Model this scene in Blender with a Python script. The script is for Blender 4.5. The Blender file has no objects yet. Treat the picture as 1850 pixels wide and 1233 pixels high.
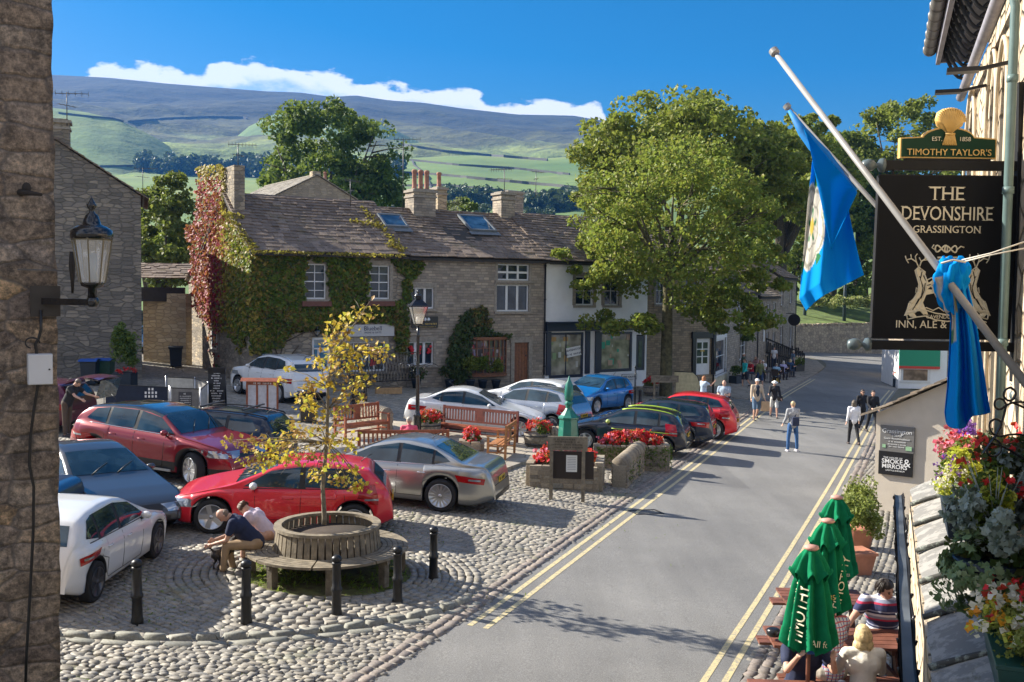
import bpy,bmesh,math,random
import numpy as np
from mathutils import Vector,Matrix
from mathutils.bvhtree import BVHTree
PI=math.pi
random.seed(7);np.random.seed(7)
SC=bpy.context.scene;COL=SC.collection
# ---------------------------------------------------------------- camera frame (1850 x 1233 photograph pixels)
FPX,CX,CY=1800.0,925.0,616.5
_p=math.atan(97.5/FPX);_r=0.012
CAM=Vector((0,0,5.0))
_F=Vector((0,math.cos(_p),-math.sin(_p)));_R0=Vector((1,0,0));_U0=Vector((0,math.sin(_p),math.cos(_p)))
_R=_R0*math.cos(_r)+_U0*math.sin(_r);_U=-_R0*math.sin(_r)+_U0*math.cos(_r)
SL=0.05
def zg(x,y=0): return -SL*x
def ray(px,py): return _F*FPX+_R*(px-CX)+_U*(CY-py)
def G(px,py):                       # the point of the sloping ground seen at a pixel
    d=ray(px,py);t=-5.0/(d.z+SL*d.x);return CAM+d*t
def AT(px,py,Y):                   # the point at distance Y seen at a pixel
    d=ray(px,py);return CAM+d*(Y/d.y)
def on(x,y): return Vector((x,y,zg(x)))
cam_d=bpy.data.cameras.new('camera');cam=bpy.data.objects.new('camera',cam_d);COL.objects.link(cam)
cam_d.sensor_width=36;cam_d.lens=FPX/1850*36;cam_d.clip_end=9000;cam_d.clip_start=0.1
cam.matrix_world=Matrix(((_R.x,_U.x,-_F.x,0),(_R.y,_U.y,-_F.y,0),(_R.z,_U.z,-_F.z,5.0),(0,0,0,1)))
SC.camera=cam
# ---------------------------------------------------------------- objects
def tag(o,label=None,cat=None,group=None,kind=None):
    if label: o['label'] =label
    if cat: o['category'] =cat
    if group: o['group'] =group
    if kind: o['kind'] =kind
    return o
def empty(name,loc=(0,0,0),rz=0,label=None,cat=None,group=None,tilt=False):
    o=bpy.data.objects.new(name,None);COL.objects.link(o);o.empty_display_size=.2
    if tilt:
        n=Vector((SL,0,1)).normalized();f=Vector((math.cos(rz),math.sin(rz),0));f=(f-n*f.dot(n)).normalized()
        s=n.cross(f);m=Matrix(((f.x,s.x,n.x),(f.y,s.y,n.y),(f.z,s.z,n.z)))
        o.rotation_euler=m.to_euler()
    else: o.rotation_euler=(0,0,rz)
    o.location=loc
    return tag(o,label,cat,group)
def wpt(o,p):                        # local -> world for an unparented empty
    return Matrix.LocRotScale(o.location,o.rotation_euler,None) @ Vector(p)
def copy_tree(o,parent=None):
    c=o.copy();COL.objects.link(c);c.parent=parent
    for ch in [x for x in SC.objects if x.parent == o]: copy_tree(ch,c)
    return c
class MB:
    def __init__(s): s.v=[];s.f=[];s.m=[];s.sm=[];s.c=[];s.cur=0;s.smooth=False
    def add(s,vs,fs,m=None,smooth=None):
        n=len(s.v);s.v.extend([tuple(v) for v in vs]);m=s.cur if m is None else m
        for f in fs: s.f.append([i+n for i in f]);s.m.append(m);s.sm.append(s.smooth if smooth is None else smooth)
        return s
    def box(s,c,d,rz=0,M=None,m=None):
        cx,cy,cz=c;a,b,e=d[0]/2,d[1]/2,d[2]/2
        vs=[Vector((x,y,z)) for x in (-a,a) for y in (-b,b) for z in (-e,e)]
        if rz: R=Matrix.Rotation(rz,3,'Z');vs=[R@v for v in vs]
        vs=[v+Vector(c) for v in vs]
        if M is not None: vs=[M@v for v in vs]
        return s.add(vs,[(0,1,3,2),(4,6,7,5),(0,4,5,1),(2,3,7,6),(0,2,6,4),(1,5,7,3)],m,False)
    def bar(s,p,q,w,h=None,m=None,up=(0,0,1)):
        p=Vector(p);q=Vector(q);h=h or w;d=(q-p);L=d.length;d=d/L;up=Vector(up)
        x=d.cross(up)
        if x.length < 1e-4: x=d.cross(Vector((0,1,0)))
        x.normalize();y=x.cross(d)
        vs=[p+x*a*w/2+y*b*h/2+d*t*L for t in (0,1) for a,b in ((-1,-1),(1,-1),(1,1),(-1,1))]
        return s.add(vs,[(3,2,1,0),(4,5,6,7),(0,1,5,4),(1,2,6,5),(2,3,7,6),(3,0,4,7)],m,False)
    def tube(s,pts,r,n=8,m=None,caps=True,closed=False,flat=1.0):
        pts=[Vector(p) for p in pts];k=len(pts);rs=r if isinstance(r,(list,tuple)) else [r]*k
        vs=[];nrm=None
        for i,p in enumerate(pts):
            if closed: t=pts[(i+1) % k]-pts[i-1]
            else: t=pts[min(i+1,k-1)]-pts[max(i-1,0)]
            if t.length < 1e-9: t=Vector((0,0,1))
            t.normalize()
            if nrm is None: nrm=t.orthogonal()
            nrm=nrm-t*nrm.dot(t)
            if nrm.length < 1e-6: nrm=t.orthogonal()
            nrm.normalize();b=t.cross(nrm)
            for j in range(n):
                a=2*PI*j/n;vs.append(p+nrm*math.cos(a)*rs[i]+b*math.sin(a)*rs[i]*flat)
        fs=[]
        for i in range(k if closed else k-1):
            i2=(i+1) % k
            for j in range(n): j2=(j+1) % n;fs.append((i*n+j,i*n+j2,i2*n+j2,i2*n+j))
        if caps and not closed: fs.append(tuple(range(n))[::-1]);fs.append(tuple(range((k-1)*n,k*n)))
        return s.add(vs,fs,m,True)
    def lathe(s,prof,c=(0,0,0),n=16,m=None,sm=True,sx=1,sy=1,M=None):
        vs=[];c=Vector(c)
        for (r,z) in prof:
            for j in range(n): a=2*PI*j/n;vs.append(Vector((r*math.cos(a)*sx,r*math.sin(a)*sy,z)))
        if M is not None: vs=[M@v for v in vs]
        vs=[v+c for v in vs]
        fs=[]
        for i in range(len(prof)-1):
            for j in range(n): j2=(j+1) % n;fs.append((i*n+j,i*n+j2,(i+1)*n+j2,(i+1)*n+j))
        fs.append(tuple(range(n))[::-1]);fs.append(tuple(range((len(prof)-1)*n,len(prof)*n)))
        return s.add(vs,fs,m,sm)
    def prism(s,poly,z0,z1,m=None,M=None):       # poly in xy, extruded in z
        n=len(poly);vs=[Vector((x,y,z0)) for x,y in poly]+[Vector((x,y,z1)) for x,y in poly]
        if M is not None: vs=[M@v for v in vs]
        fs=[tuple(range(n))[::-1],tuple(range(n,2*n))]+[(i,(i+1) % n,n+(i+1) % n,n+i) for i in range(n)]
        return s.add(vs,fs,m,False)
    def slabxz(s,poly,y0,y1,m=None):              # poly in xz, extruded in y (y0 front)
        n=len(poly);vs=[(x,y0,z) for x,z in poly]+[(x,y1,z) for x,z in poly]
        fs=[tuple(range(n)),tuple(range(n,2*n))[::-1]]+[(i,n+i,n+(i+1) % n,(i+1) % n) for i in range(n)]
        return s.add(vs,fs,m,False)
    def ball(s,c,r,n=10,m=None):
        rx,ry,rz=r if isinstance(r,(tuple,list)) else (r,r,r);k=max(5,n//2+1)
        vs=[];fs=[]
        for i in range(k+1):
            a=PI*i/k
            for j in range(n): b=2*PI*j/n;vs.append((c[0]+rx*math.sin(a)*math.cos(b),c[1]+ry*math.sin(a)*math.sin(b),c[2]-rz*math.cos(a)))
        for i in range(k):
            for j in range(n): fs.append((i*n+j,i*n+(j+1) % n,(i+1)*n+(j+1) % n,(i+1)*n+j))
        return s.add(vs,fs,m,True)
    def grid(s,fn,nu,nv,m=None,smooth=True,closed_u=False):
        vs=[fn(i/nu,j/nv) for j in range(nv+1) for i in range(nu+1)]
        fs=[(j*(nu+1)+i,j*(nu+1)+i+1,(j+1)*(nu+1)+i+1,(j+1)*(nu+1)+i) for j in range(nv) for i in range(nu)]
        return s.add(vs,fs,m,smooth)
    def build(s,name,mats,parent=None,merge=False,bevel=0,loc=None):
        me=bpy.data.meshes.new(name);me.from_pydata(s.v,[],s.f)
        mats=mats if isinstance(mats,(list,tuple)) else [mats]
        for m in mats: me.materials.append(m)
        me.polygons.foreach_set('material_index',s.m);me.polygons.foreach_set('use_smooth',s.sm)
        if merge:
            bm=bmesh.new();bm.from_mesh(me);bmesh.ops.remove_doubles(bm,verts=bm.verts,dist=1e-4);bmesh.ops.recalc_face_normals(bm,faces=bm.faces);bm.to_mesh(me);bm.free()
        me.update()
        o=bpy.data.objects.new(name,me);COL.objects.link(o);o.parent=parent
        if loc is not None: o.location=loc
        if bevel:
            b=o.modifiers.new('bevel','BEVEL');b.width=bevel;b.segments=2;b.limit_method='ANGLE';b.angle_limit=.7
        return o
def np_mesh(name,V,F,mats,parent=None,smooth=False,mi=None,col=None):
    V=np.asarray(V,dtype=np.float32);F=np.asarray(F,dtype=np.int32);k=F.shape[1]
    me=bpy.data.meshes.new(name);me.vertices.add(len(V));me.vertices.foreach_set('co',V.ravel())
    me.loops.add(F.size);me.loops.foreach_set('vertex_index',F.ravel());me.polygons.add(len(F))
    me.polygons.foreach_set('loop_start',np.arange(0,F.size,k,dtype=np.int32));me.polygons.foreach_set('loop_total',np.full(len(F),k,dtype=np.int32))
    for m in (mats if isinstance(mats,(list,tuple)) else [mats]): me.materials.append(m)
    if mi is not None: me.polygons.foreach_set('material_index',np.asarray(mi,dtype=np.int32))
    me.polygons.foreach_set('use_smooth',np.full(len(F),smooth));me.update(calc_edges=True)
    if col is not None:
        a=me.color_attributes.new('Col','FLOAT_COLOR','POINT');a.data.foreach_set('color',np.asarray(col,dtype=np.float32).ravel())
    o=bpy.data.objects.new(name,me);COL.objects.link(o);o.parent=parent;return o
# ---------------------------------------------------------------- materials
MATS={}
class NT:
    def __init__(s,name):
        s.m=bpy.data.materials.new(name);s.m.use_nodes=True;s.t=s.m.node_tree;s.t.nodes.clear()
        s.out=s.n('ShaderNodeOutputMaterial');s.b=s.n('ShaderNodeBsdfPrincipled');s.t.links.new(s.b.outputs[0],s.out.inputs[0])
    def n(s,ty,**kw):
        n=s.t.nodes.new(ty)
        for k,v in kw.items(): setattr(n,k,v)
        return n
    def l(s,a,b): s.t.links.new(a,b)
    def val(s,sock,v):
        if isinstance(v,bpy.types.NodeSocket): s.l(v,sock)
        else:
            if hasattr(sock.default_value,'__len__') and not isinstance(v,(int,float)):
                v=tuple(v)
                if len(sock.default_value) == 4 and len(v) == 3: v=v+(1,)
            sock.default_value=v
    def math(s,op,a,b=0.0,c=0.0):
        n=s.n('ShaderNodeMath',operation=op);s.val(n.inputs[0],a);s.val(n.inputs[1],b)
        if op in ('MULTIPLY_ADD','SMOOTH_MIN','COMPARE'): s.val(n.inputs[2],c)
        return n.outputs[0]
    def vmul(s,vec,sc):
        n=s.n('ShaderNodeVectorMath',operation='MULTIPLY');s.val(n.inputs[0],vec);n.inputs[1].default_value=sc;return n.outputs[0]
    def vadd(s,a,b):
        n=s.n('ShaderNodeVectorMath',operation='ADD');s.val(n.inputs[0],a);s.val(n.inputs[1],b);return n.outputs[0]
    def obj(s): return s.n('ShaderNodeTexCoord').outputs['Object']
    def pos(s): return s.n('ShaderNodeNewGeometry').outputs['Position']
    def noise(s,vec,scale,detail=3,rough=.55,out=0):
        n=s.n('ShaderNodeTexNoise');s.val(n.inputs['Vector'],vec);n.inputs['Scale'].default_value=scale;n.inputs['Detail'].default_value=detail;n.inputs['Roughness'].default_value=rough
        return n.outputs[out]
    def ramp(s,fac,stops):
        n=s.n('ShaderNodeValToRGB');s.val(n.inputs[0],fac);e=n.color_ramp.elements
        while len(e) < len(stops): e.new(.5)
        for i,(p,c) in enumerate(stops):
            e[i].position=p;e[i].color=(c if len(c) == 4 else tuple(c)+(1,)) if hasattr(c,'__len__') else (c,c,c,1)
        return n.outputs[0]
    def mix(s,f,a,b,mode='MIX'):
        n=s.n('ShaderNodeMix',data_type='RGBA',blend_type=mode);s.val(n.inputs[0],f);s.val(n.inputs[6],a);s.val(n.inputs[7],b);return n.outputs[2]
    def bump(s,h,strength=.5,dist=.02,nrm=None):
        n=s.n('ShaderNodeBump');n.inputs['Strength'].default_value=strength;n.inputs['Distance'].default_value=dist;s.val(n.inputs['Height'],h)
        if nrm is not None: s.l(nrm,n.inputs['Normal'])
        s.l(n.outputs[0],s.b.inputs['Normal']);return n.outputs[0]
    def set(s,**kw):
        for k,v in kw.items(): s.val(s.b.inputs[k.replace('_',' ')],v)
def mat(name,c,rough=.7,metal=0,var=.18,sc=6,bump=0,bsc=40,coat=0,spec=.5,trans=0,c2=None):
    if name in MATS: return MATS[name]
    t=NT(name);o=t.obj();c=tuple(c)
    f=t.noise(o,sc,4)
    lo=tuple(x*(1-var) for x in c) if c2 is None else c2;hi=tuple(min(1,x*(1+var)) for x in c)
    t.set(Base_Color=t.ramp(f,[(.3,lo),(.7,hi)]),Roughness=rough,Metallic=metal)
    t.b.inputs['Coat Weight'].default_value=coat;t.b.inputs['Specular IOR Level'].default_value=spec;t.b.inputs['Transmission Weight'].default_value=trans
    if bump: t.bump(t.noise(o,bsc,3),bump,.01)
    MATS[name] =t.m;return t.m
def stone(name,cols,mortar=(.2,.19,.17),sx=2.6,sz=6.5,coursed=False,dirt=.35,dirtc=(.035,.033,.03),bumpd=.03,rnd=.8):
    if name in MATS: return MATS[name]
    t=NT(name);o=t.obj();sp=t.n('ShaderNodeSeparateXYZ');t.l(o,sp.inputs[0])
    u=t.math('ADD',sp.outputs[0],sp.outputs[1]);cb=t.n('ShaderNodeCombineXYZ');t.l(u,cb.inputs[0]);t.l(sp.outputs[2],cb.inputs[1])
    w=t.noise(o,2.5,2,out=1);wv=t.vmul(w,(.10,.05,0));vec=t.vadd(cb.outputs[0],wv)
    if coursed:
        b=t.n('ShaderNodeTexBrick');t.l(vec,b.inputs['Vector']);b.inputs['Scale'].default_value=1;b.inputs['Brick Width'].default_value=1/sx;b.inputs['Row Height'].default_value=1/sz
        b.inputs['Mortar Size'].default_value=.012;b.inputs['Mortar Smooth'].default_value=.4;b.inputs['Color1'].default_value=(0,0,0,1);b.inputs['Color2'].default_value=(1,1,1,1);b.inputs['Mortar'].default_value=(.5,.5,.5,1)
        b.squash=.75;b.squash_frequency=3;b.offset=.43
        rand=b.outputs['Color'];edge=b.outputs['Fac']
    else:
        vs=t.vmul(vec,(sx,sz,1))
        v=t.n('ShaderNodeTexVoronoi',voronoi_dimensions='2D');t.l(vs,v.inputs['Vector']);v.inputs['Scale'].default_value=1;v.inputs['Randomness'].default_value=rnd
        e=t.n('ShaderNodeTexVoronoi',voronoi_dimensions='2D',feature='DISTANCE_TO_EDGE');t.l(vs,e.inputs['Vector']);e.inputs['Scale'].default_value=1;e.inputs['Randomness'].default_value=rnd
        s2=t.n('ShaderNodeSeparateColor');t.l(v.outputs['Color'],s2.inputs[0]);rand=s2.outputs[0]
        edge=t.ramp(e.outputs['Distance'],[(.02,1),(.1,0)])
    n=len(cols);c=t.ramp(rand,[((i+.5)/n,cc) for i,cc in enumerate(cols)])
    c=t.mix(.55,c,t.mix(t.noise(o,22,5),(.55,.55,.55),(1.5,1.45,1.4)),'MULTIPLY')
    c=t.mix(edge,c,mortar)
    d=t.ramp(t.noise(o,.9,6,.7),[(.42,0),(.68,1)]);c=t.mix(t.math('MULTIPLY',d,dirt),c,dirtc)
    if name not in ('inn_stone','buff_wall','old_rubble','roof_slate','terrace_flags'): c=t.mix(1.0,c,(1.55,1.47,1.36),'MULTIPLY')
    t.set(Base_Color=c,Roughness=.9)
    h=t.math('SUBTRACT',t.math('MULTIPLY',t.noise(o,18,6,.65),.7),edge)
    h=t.math('ADD',h,t.math('MULTIPLY',rand,.35))
    t.bump(h,.9,bumpd);MATS[name] =t.m;return t.m
def flat(name,c,rough=.5,metal=0,coat=0,spec=.5):
    if name in MATS: return MATS[name]
    t=NT(name);t.set(Base_Color=tuple(c),Roughness=rough,Metallic=metal);t.b.inputs['Coat Weight'].default_value=coat;t.b.inputs['Specular IOR Level'].default_value=spec
    MATS[name] =t.m;return t.m
def glassy(name,c=(.012,.018,.025),rough=.03):
    if name in MATS: return MATS[name]
    t=NT(name);o=t.obj();t.set(Base_Color=t.ramp(t.noise(o,1.7,2),[(.35,c),(.7,tuple(min(1,x*3+.01) for x in c))]),Roughness=rough);t.b.inputs['Specular IOR Level'].default_value=.5;MATS[name] =t.m;return t.m
def leafm(name,c1,c2,c3=None,trans=.35):
    if name in MATS: return MATS[name]
    t=NT(name);g=t.n('ShaderNodeNewGeometry');st=[(0,c1),(.5,c2),(1,c3 or c2)]
    c=t.ramp(g.outputs['Random Per Island'],st)
    c=t.mix(.6,c,t.ramp(t.noise(t.obj(),1.3,3),[(.3,(.6,.6,.6)),(.7,(1.35,1.35,1.35))]),'MULTIPLY')
    t.set(Base_Color=c,Roughness=.55);t.b.inputs['Specular IOR Level'].default_value=.35
    tr=t.n('ShaderNodeBsdfTranslucent');t.l(t.mix(.3,c,(.5,.6,.1)),tr.inputs[0]);mx=t.n('ShaderNodeMixShader');mx.inputs[0].default_value=trans
    t.l(t.b.outputs[0],mx.inputs[1]);t.l(tr.outputs[0],mx.inputs[2]);t.l(mx.outputs[0],t.out.inputs[0]);MATS[name] =t.m;return t.m
def text_mesh(body,size,m,name='lettering',parent=None,M=None,ext=.004,align='CENTER',spacing=1.0,xs=1.0,bold=0):
    cu=bpy.data.curves.new('t','FONT');cu.body=body;cu.size=size;cu.extrude=ext;cu.align_x=align;cu.align_y='CENTER';cu.space_character=spacing;cu.resolution_u=3;cu.offset=bold
    o=bpy.data.objects.new('t',cu);COL.objects.link(o);dg=bpy.context.evaluated_depsgraph_get();me=bpy.data.meshes.new_from_object(o.evaluated_get(dg));bpy.data.objects.remove(o)
    S=Matrix.Diagonal((xs,1,1,1));R=Matrix.Rotation(PI/2,4,'X')      # upright in xz, facing -y
    me.transform((M if M is not None else Matrix())@R@S);me.materials.clear();me.materials.append(m)
    ob=bpy.data.objects.new(name,me);COL.objects.link(ob);ob.parent=parent;return ob
def T(x,y,z): return Matrix.Translation((x,y,z))
def faint(parent,m,rows,M=None,seed=1):      # lettering too small to read: (centre x, width, z, height) rows of strokes
    r=random.Random(seed);b=MB()
    for cx,w,z,h in rows:
        x=cx-w/2
        while x < cx+w/2:
            lw=h*r.uniform(.35,.75)
            if r.random() > .14: b.box((x+lw/2,0,z+r.uniform(-.05,.05)*h),(lw*.55,.004,h*r.uniform(.65,1)),M=M)
            x += lw+h*.12
    return b.build('lettering',m,parent)
# ---------------------------------------------------------------- foliage
LEAF=np.array([(-.5,0,0),(-.1,.38,.06),(.5,0,-.05),(-.1,-.38,.06)])
def leaves(P,size,rng,jit=.35,up=.35,nrm=None,shape=LEAF):
    n=len(P);a=rng.normal(size=(n,3));a[:,2] += up*2
    if nrm is not None: a=a*.55+nrm
    a /= np.linalg.norm(a,axis=1)[:,None];b=rng.normal(size=(n,3));b -= a*(a*b).sum(1)[:,None];b /= np.linalg.norm(b,axis=1)[:,None];c=np.cross(a,b)
    s=size*(1+jit*rng.uniform(-1,1,n));k=len(shape)
    V=P[:,None,:]+s[:,None,None]*(b[:,None,:]*shape[None,:,0:1]+c[:,None,:]*shape[None,:,1:2]+a[:,None,:]*shape[None,:,2:3])
    return V.reshape(-1,3),np.arange(n*k).reshape(n,k)
def limb_tree(rng,height,trunk_r,crown_c,crown_r,nl=7,fork=.3,lean=(0,0)):
    """trunk and limbs reaching into an ellipsoidal crown; returns (MB, list of limb end points)"""
    mb=MB();tips=[];cx,cy,cz=crown_c
    f=Vector((lean[0],lean[1],height*fork))
    base=Vector((0,0,0));top=Vector((cx*.6,cy*.6,cz+crown_r[2]*.35))
    pts=[base,Vector((f.x*.4,f.y*.4,f.z*.5)),f,f.lerp(top,.5),top]
    mb.tube([base+Vector((0,0,-.25))]+pts,[trunk_r*1.5,trunk_r*1.2,trunk_r*1.0,trunk_r*.8,trunk_r*.4,trunk_r*.12],10)
    for i in range(nl):
        a=2*PI*(i+rng.uniform(-.3,.3))/nl;e=rng.uniform(-.35,.8)
        st=f.lerp(top,rng.uniform(-.25,.55)) if i % 2 else f
        end=Vector((cx+crown_r[0]*.8*math.cos(a)*math.cos(e),cy+crown_r[1]*.8*math.sin(a)*math.cos(e),cz+crown_r[2]*.8*math.sin(e)))
        mid=st.lerp(end,.5)+Vector((rng.uniform(-.3,.3),rng.uniform(-.3,.3),crown_r[2]*.12));r=trunk_r*rng.uniform(.3,.45)
        mb.tube([st,st.lerp(mid,.5)+Vector((0,0,-.1)),mid,end],[r*1.2,r,r*.7,r*.2],7);tips.append(end)
        for j in range(4):
            s2=mid.lerp(end,rng.uniform(0,.8));a2=a+rng.uniform(-1,1);l2=crown_r[0]*rng.uniform(.25,.5)
            e2=s2+Vector((math.cos(a2)*l2,math.sin(a2)*l2,rng.uniform(-.2,.6)*l2));mb.tube([s2,s2.lerp(e2,.5)+Vector((0,0,.1)),e2],[r*.5,r*.3,r*.1],5);tips.append(e2)
    return mb,tips
def crown_points(rng,n,c,r,clumps,shell=.55,clr=.2,flat=.75,low=-1.0):
    """leaf positions in overlapping uneven clumps spread through an ellipsoid"""
    c=np.array(c);r=np.array(r);K=[]
    while len(K) < clumps:
        d=rng.normal(size=3);d /= np.linalg.norm(d)
        if d[2] < low: continue
        K.append(c+d*r*(shell+(1-shell)*rng.uniform()**.5)*rng.uniform(.88,1.05))
    K=np.array(K);w=rng.uniform(.3,1,clumps);idx=rng.choice(clumps,n,p=w/w.sum());cr=rng.uniform(.6,1.35,clumps)*clr*max(r.mean(),1e-3)
    d=rng.normal(size=(n,3));d /= np.linalg.norm(d,axis=1)[:,None];rad=rng.uniform(.35,1,n)**.6
    P=K[idx]+d*(rad*cr[idx])[:,None]*np.array([1,1,flat]);return P
def tree(name,label,cat,base,height,crown_c,crown_r,trunk_r,lm,bark,n=9000,leaf=.3,clumps=70,seed=1,group=None,shell=.55,clr=.2,nl=7,fork=.3,flat=.75,low=-.6,extra=None,scale=1.0):
    rng=np.random.default_rng(seed);e=empty(name,base,0,label,cat,group);e.scale=(scale,)*3
    mb,tips=limb_tree(rng,height,trunk_r,crown_c,crown_r,nl,fork);mb.build('trunk',bark,e)
    P=crown_points(rng,n,crown_c,crown_r,clumps,shell,clr,flat,low)
    if extra: P=np.concatenate([P]+[crown_points(rng,int(n*x[2]),x[0],x[1],int(clumps*x[2])+3,shell,clr*x[3] if len(x) > 3 else clr,flat,low) for x in extra])
    V,F=leaves(P,leaf,rng);np_mesh('crown',V,F,lm,e);return e
# ---------------------------------------------------------------- light and sky
SUN_DIR=Vector((-.925,.38,0)).normalized();ELEV=math.radians(31)
sun_d=bpy.data.lights.new('sun','SUN');sun_d.energy=5;sun_d.angle=math.radians(.5);sun_d.color=(1,.93,.80)
sun=bpy.data.objects.new('sun',sun_d);COL.objects.link(sun)
sv=SUN_DIR*math.cos(ELEV)+Vector((0,0,math.sin(ELEV)));sun.rotation_euler=sv.to_track_quat('Z','Y').to_euler()
W=bpy.data.worlds.new('World');SC.world=W;W.use_nodes=True;nt=W.node_tree;nt.nodes.clear()
def wn(ty,**kw):
    n=nt.nodes.new(ty)
    for k,v in kw.items(): setattr(n,k,v)
    return n
def wm(op,a,b=0.0):
    n=wn('ShaderNodeMath',operation=op)
    for i,v in enumerate((a,b)):
        if isinstance(v,(int,float)): n.inputs[i].default_value=v
        else: nt.links.new(v,n.inputs[i])
    return n.outputs[0]
sky=wn('ShaderNodeTexSky',sky_type='NISHITA');sky.sun_disc=False;sky.sun_elevation=ELEV;sky.sun_rotation=math.atan2(SUN_DIR.x,SUN_DIR.y)
sky.air_density=1.0;sky.dust_density=.8;sky.ozone_density=1.6;sky.altitude=200
tc=wn('ShaderNodeTexCoord');sp=wn('ShaderNodeSeparateXYZ');nt.links.new(tc.outputs['Generated'],sp.inputs[0])
az=wm('ARCTAN2',sp.outputs[0],sp.outputs[1]);el=wm('ARCSINE',sp.outputs[2])
# a long bank of cumulus lying just above the moor: base line falls to the right, tops billow
cmb=wn('ShaderNodeCombineXYZ');nt.links.new(wm('MULTIPLY',az,16.0),cmb.inputs[0]);nt.links.new(wm('MULTIPLY',el,34.0),cmb.inputs[1])
nz=wn('ShaderNodeTexNoise');nt.links.new(cmb.outputs[0],nz.inputs['Vector']);nz.inputs['Scale'].default_value=1.9;nz.inputs['Detail'].default_value=9;nz.inputs['Roughness'].default_value=.55
cmb2=wn('ShaderNodeCombineXYZ');nt.links.new(wm('MULTIPLY',az,9.0),cmb2.inputs[0])
n2=wn('ShaderNodeTexNoise');nt.links.new(cmb2.outputs[0],n2.inputs['Vector']);n2.inputs['Scale'].default_value=1.0;n2.inputs['Detail'].default_value=2
def curve(x,pts):
    n=wn('ShaderNodeFloatCurve');c=n.mapping.curves[0]
    while len(c.points) < len(pts): c.points.new(.5,.5)
    for i,(a,b) in enumerate(pts): c.points[i].location=(a,b);c.points[i].handle_type='AUTO_CLAMPED'
    n.mapping.update();nt.links.new(x,n.inputs['Value']);return n.outputs[0]
u=wm('DIVIDE',wm('ADD',az,.5),1.0)              # azimuth -0.5 .. 0.5 rad -> 0..1
def _ce(px,y):
    a_=math.atan((px-925)/1800);return a_+.5,math.atan((519+.012*(px-925)-y)/1800*math.cos(a_))
topc=curve(u,[(0,0),(_ce(150,0)[0]-.02,.10),_ce(165,122),_ce(250,112),_ce(300,116),_ce(345,124),_ce(400,108),_ce(470,107),_ce(560,122),_ce(640,140),_ce(690,149),_ce(760,153),_ce(840,160),_ce(905,180),_ce(950,176),_ce(1030,182),_ce(1080,186),(_ce(1100,0)[0],.14),(.64,.05),(1,0)])
d=wm('SUBTRACT',topc,el)                           # >0 inside the bank
d=wm('ADD',d,wm('MULTIPLY',wm('SUBTRACT',nz.outputs[0],.58),.042))
def ss(x,a,b):
    n=wn('ShaderNodeMapRange',interpolation_type='SMOOTHSTEP');nt.links.new(x,n.inputs[0]);n.inputs[1].default_value=a;n.inputs[2].default_value=b;return n.outputs[0]
mask=ss(d,0.0,.006)
botm=ss(d,.014,.030)
shade=wn('ShaderNodeMix',data_type='RGBA');nt.links.new(botm,shade.inputs[0]);shade.inputs[6].default_value=(9.0,9.0,9.1,1);shade.inputs[7].default_value=(3.4,5.2,7.8,1)
hs=wn('ShaderNodeHueSaturation');hs.inputs['Saturation'].default_value=1.85;hs.inputs['Value'].default_value=.74;nt.links.new(sky.outputs[0],hs.inputs['Color'])
mixc=wn('ShaderNodeMix',data_type='RGBA');nt.links.new(wm('MULTIPLY',mask,.93),mixc.inputs[0]);nt.links.new(hs.outputs[0],mixc.inputs[6]);nt.links.new(shade.outputs[2],mixc.inputs[7])
# unseen broken cumulus added overhead and behind the viewer as neutral fill light
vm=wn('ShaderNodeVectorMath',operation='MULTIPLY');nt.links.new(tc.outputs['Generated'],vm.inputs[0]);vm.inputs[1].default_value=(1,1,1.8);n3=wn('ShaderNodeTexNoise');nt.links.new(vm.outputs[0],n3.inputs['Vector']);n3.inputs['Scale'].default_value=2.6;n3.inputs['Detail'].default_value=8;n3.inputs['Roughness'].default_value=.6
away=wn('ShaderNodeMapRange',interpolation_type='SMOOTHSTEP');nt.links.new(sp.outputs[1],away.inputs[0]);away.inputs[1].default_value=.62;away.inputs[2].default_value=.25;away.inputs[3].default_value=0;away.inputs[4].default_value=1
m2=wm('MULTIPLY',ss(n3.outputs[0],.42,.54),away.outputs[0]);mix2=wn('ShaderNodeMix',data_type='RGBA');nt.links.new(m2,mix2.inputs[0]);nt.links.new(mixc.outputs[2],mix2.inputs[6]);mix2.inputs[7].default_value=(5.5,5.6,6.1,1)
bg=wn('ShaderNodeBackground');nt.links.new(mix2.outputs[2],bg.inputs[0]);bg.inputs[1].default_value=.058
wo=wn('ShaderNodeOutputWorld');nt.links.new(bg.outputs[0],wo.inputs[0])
SC.view_settings.view_transform='Standard';SC.view_settings.look='None';SC.view_settings.gamma=1;SC.view_settings.exposure=1.45
SC.cycles.max_bounces=6;SC.cycles.diffuse_bounces=3;SC.cycles.glossy_bounces=3;SC.cycles.transmission_bounces=4;SC.cycles.transparent_max_bounces=8;SC.cycles.volume_bounces=0
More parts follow.
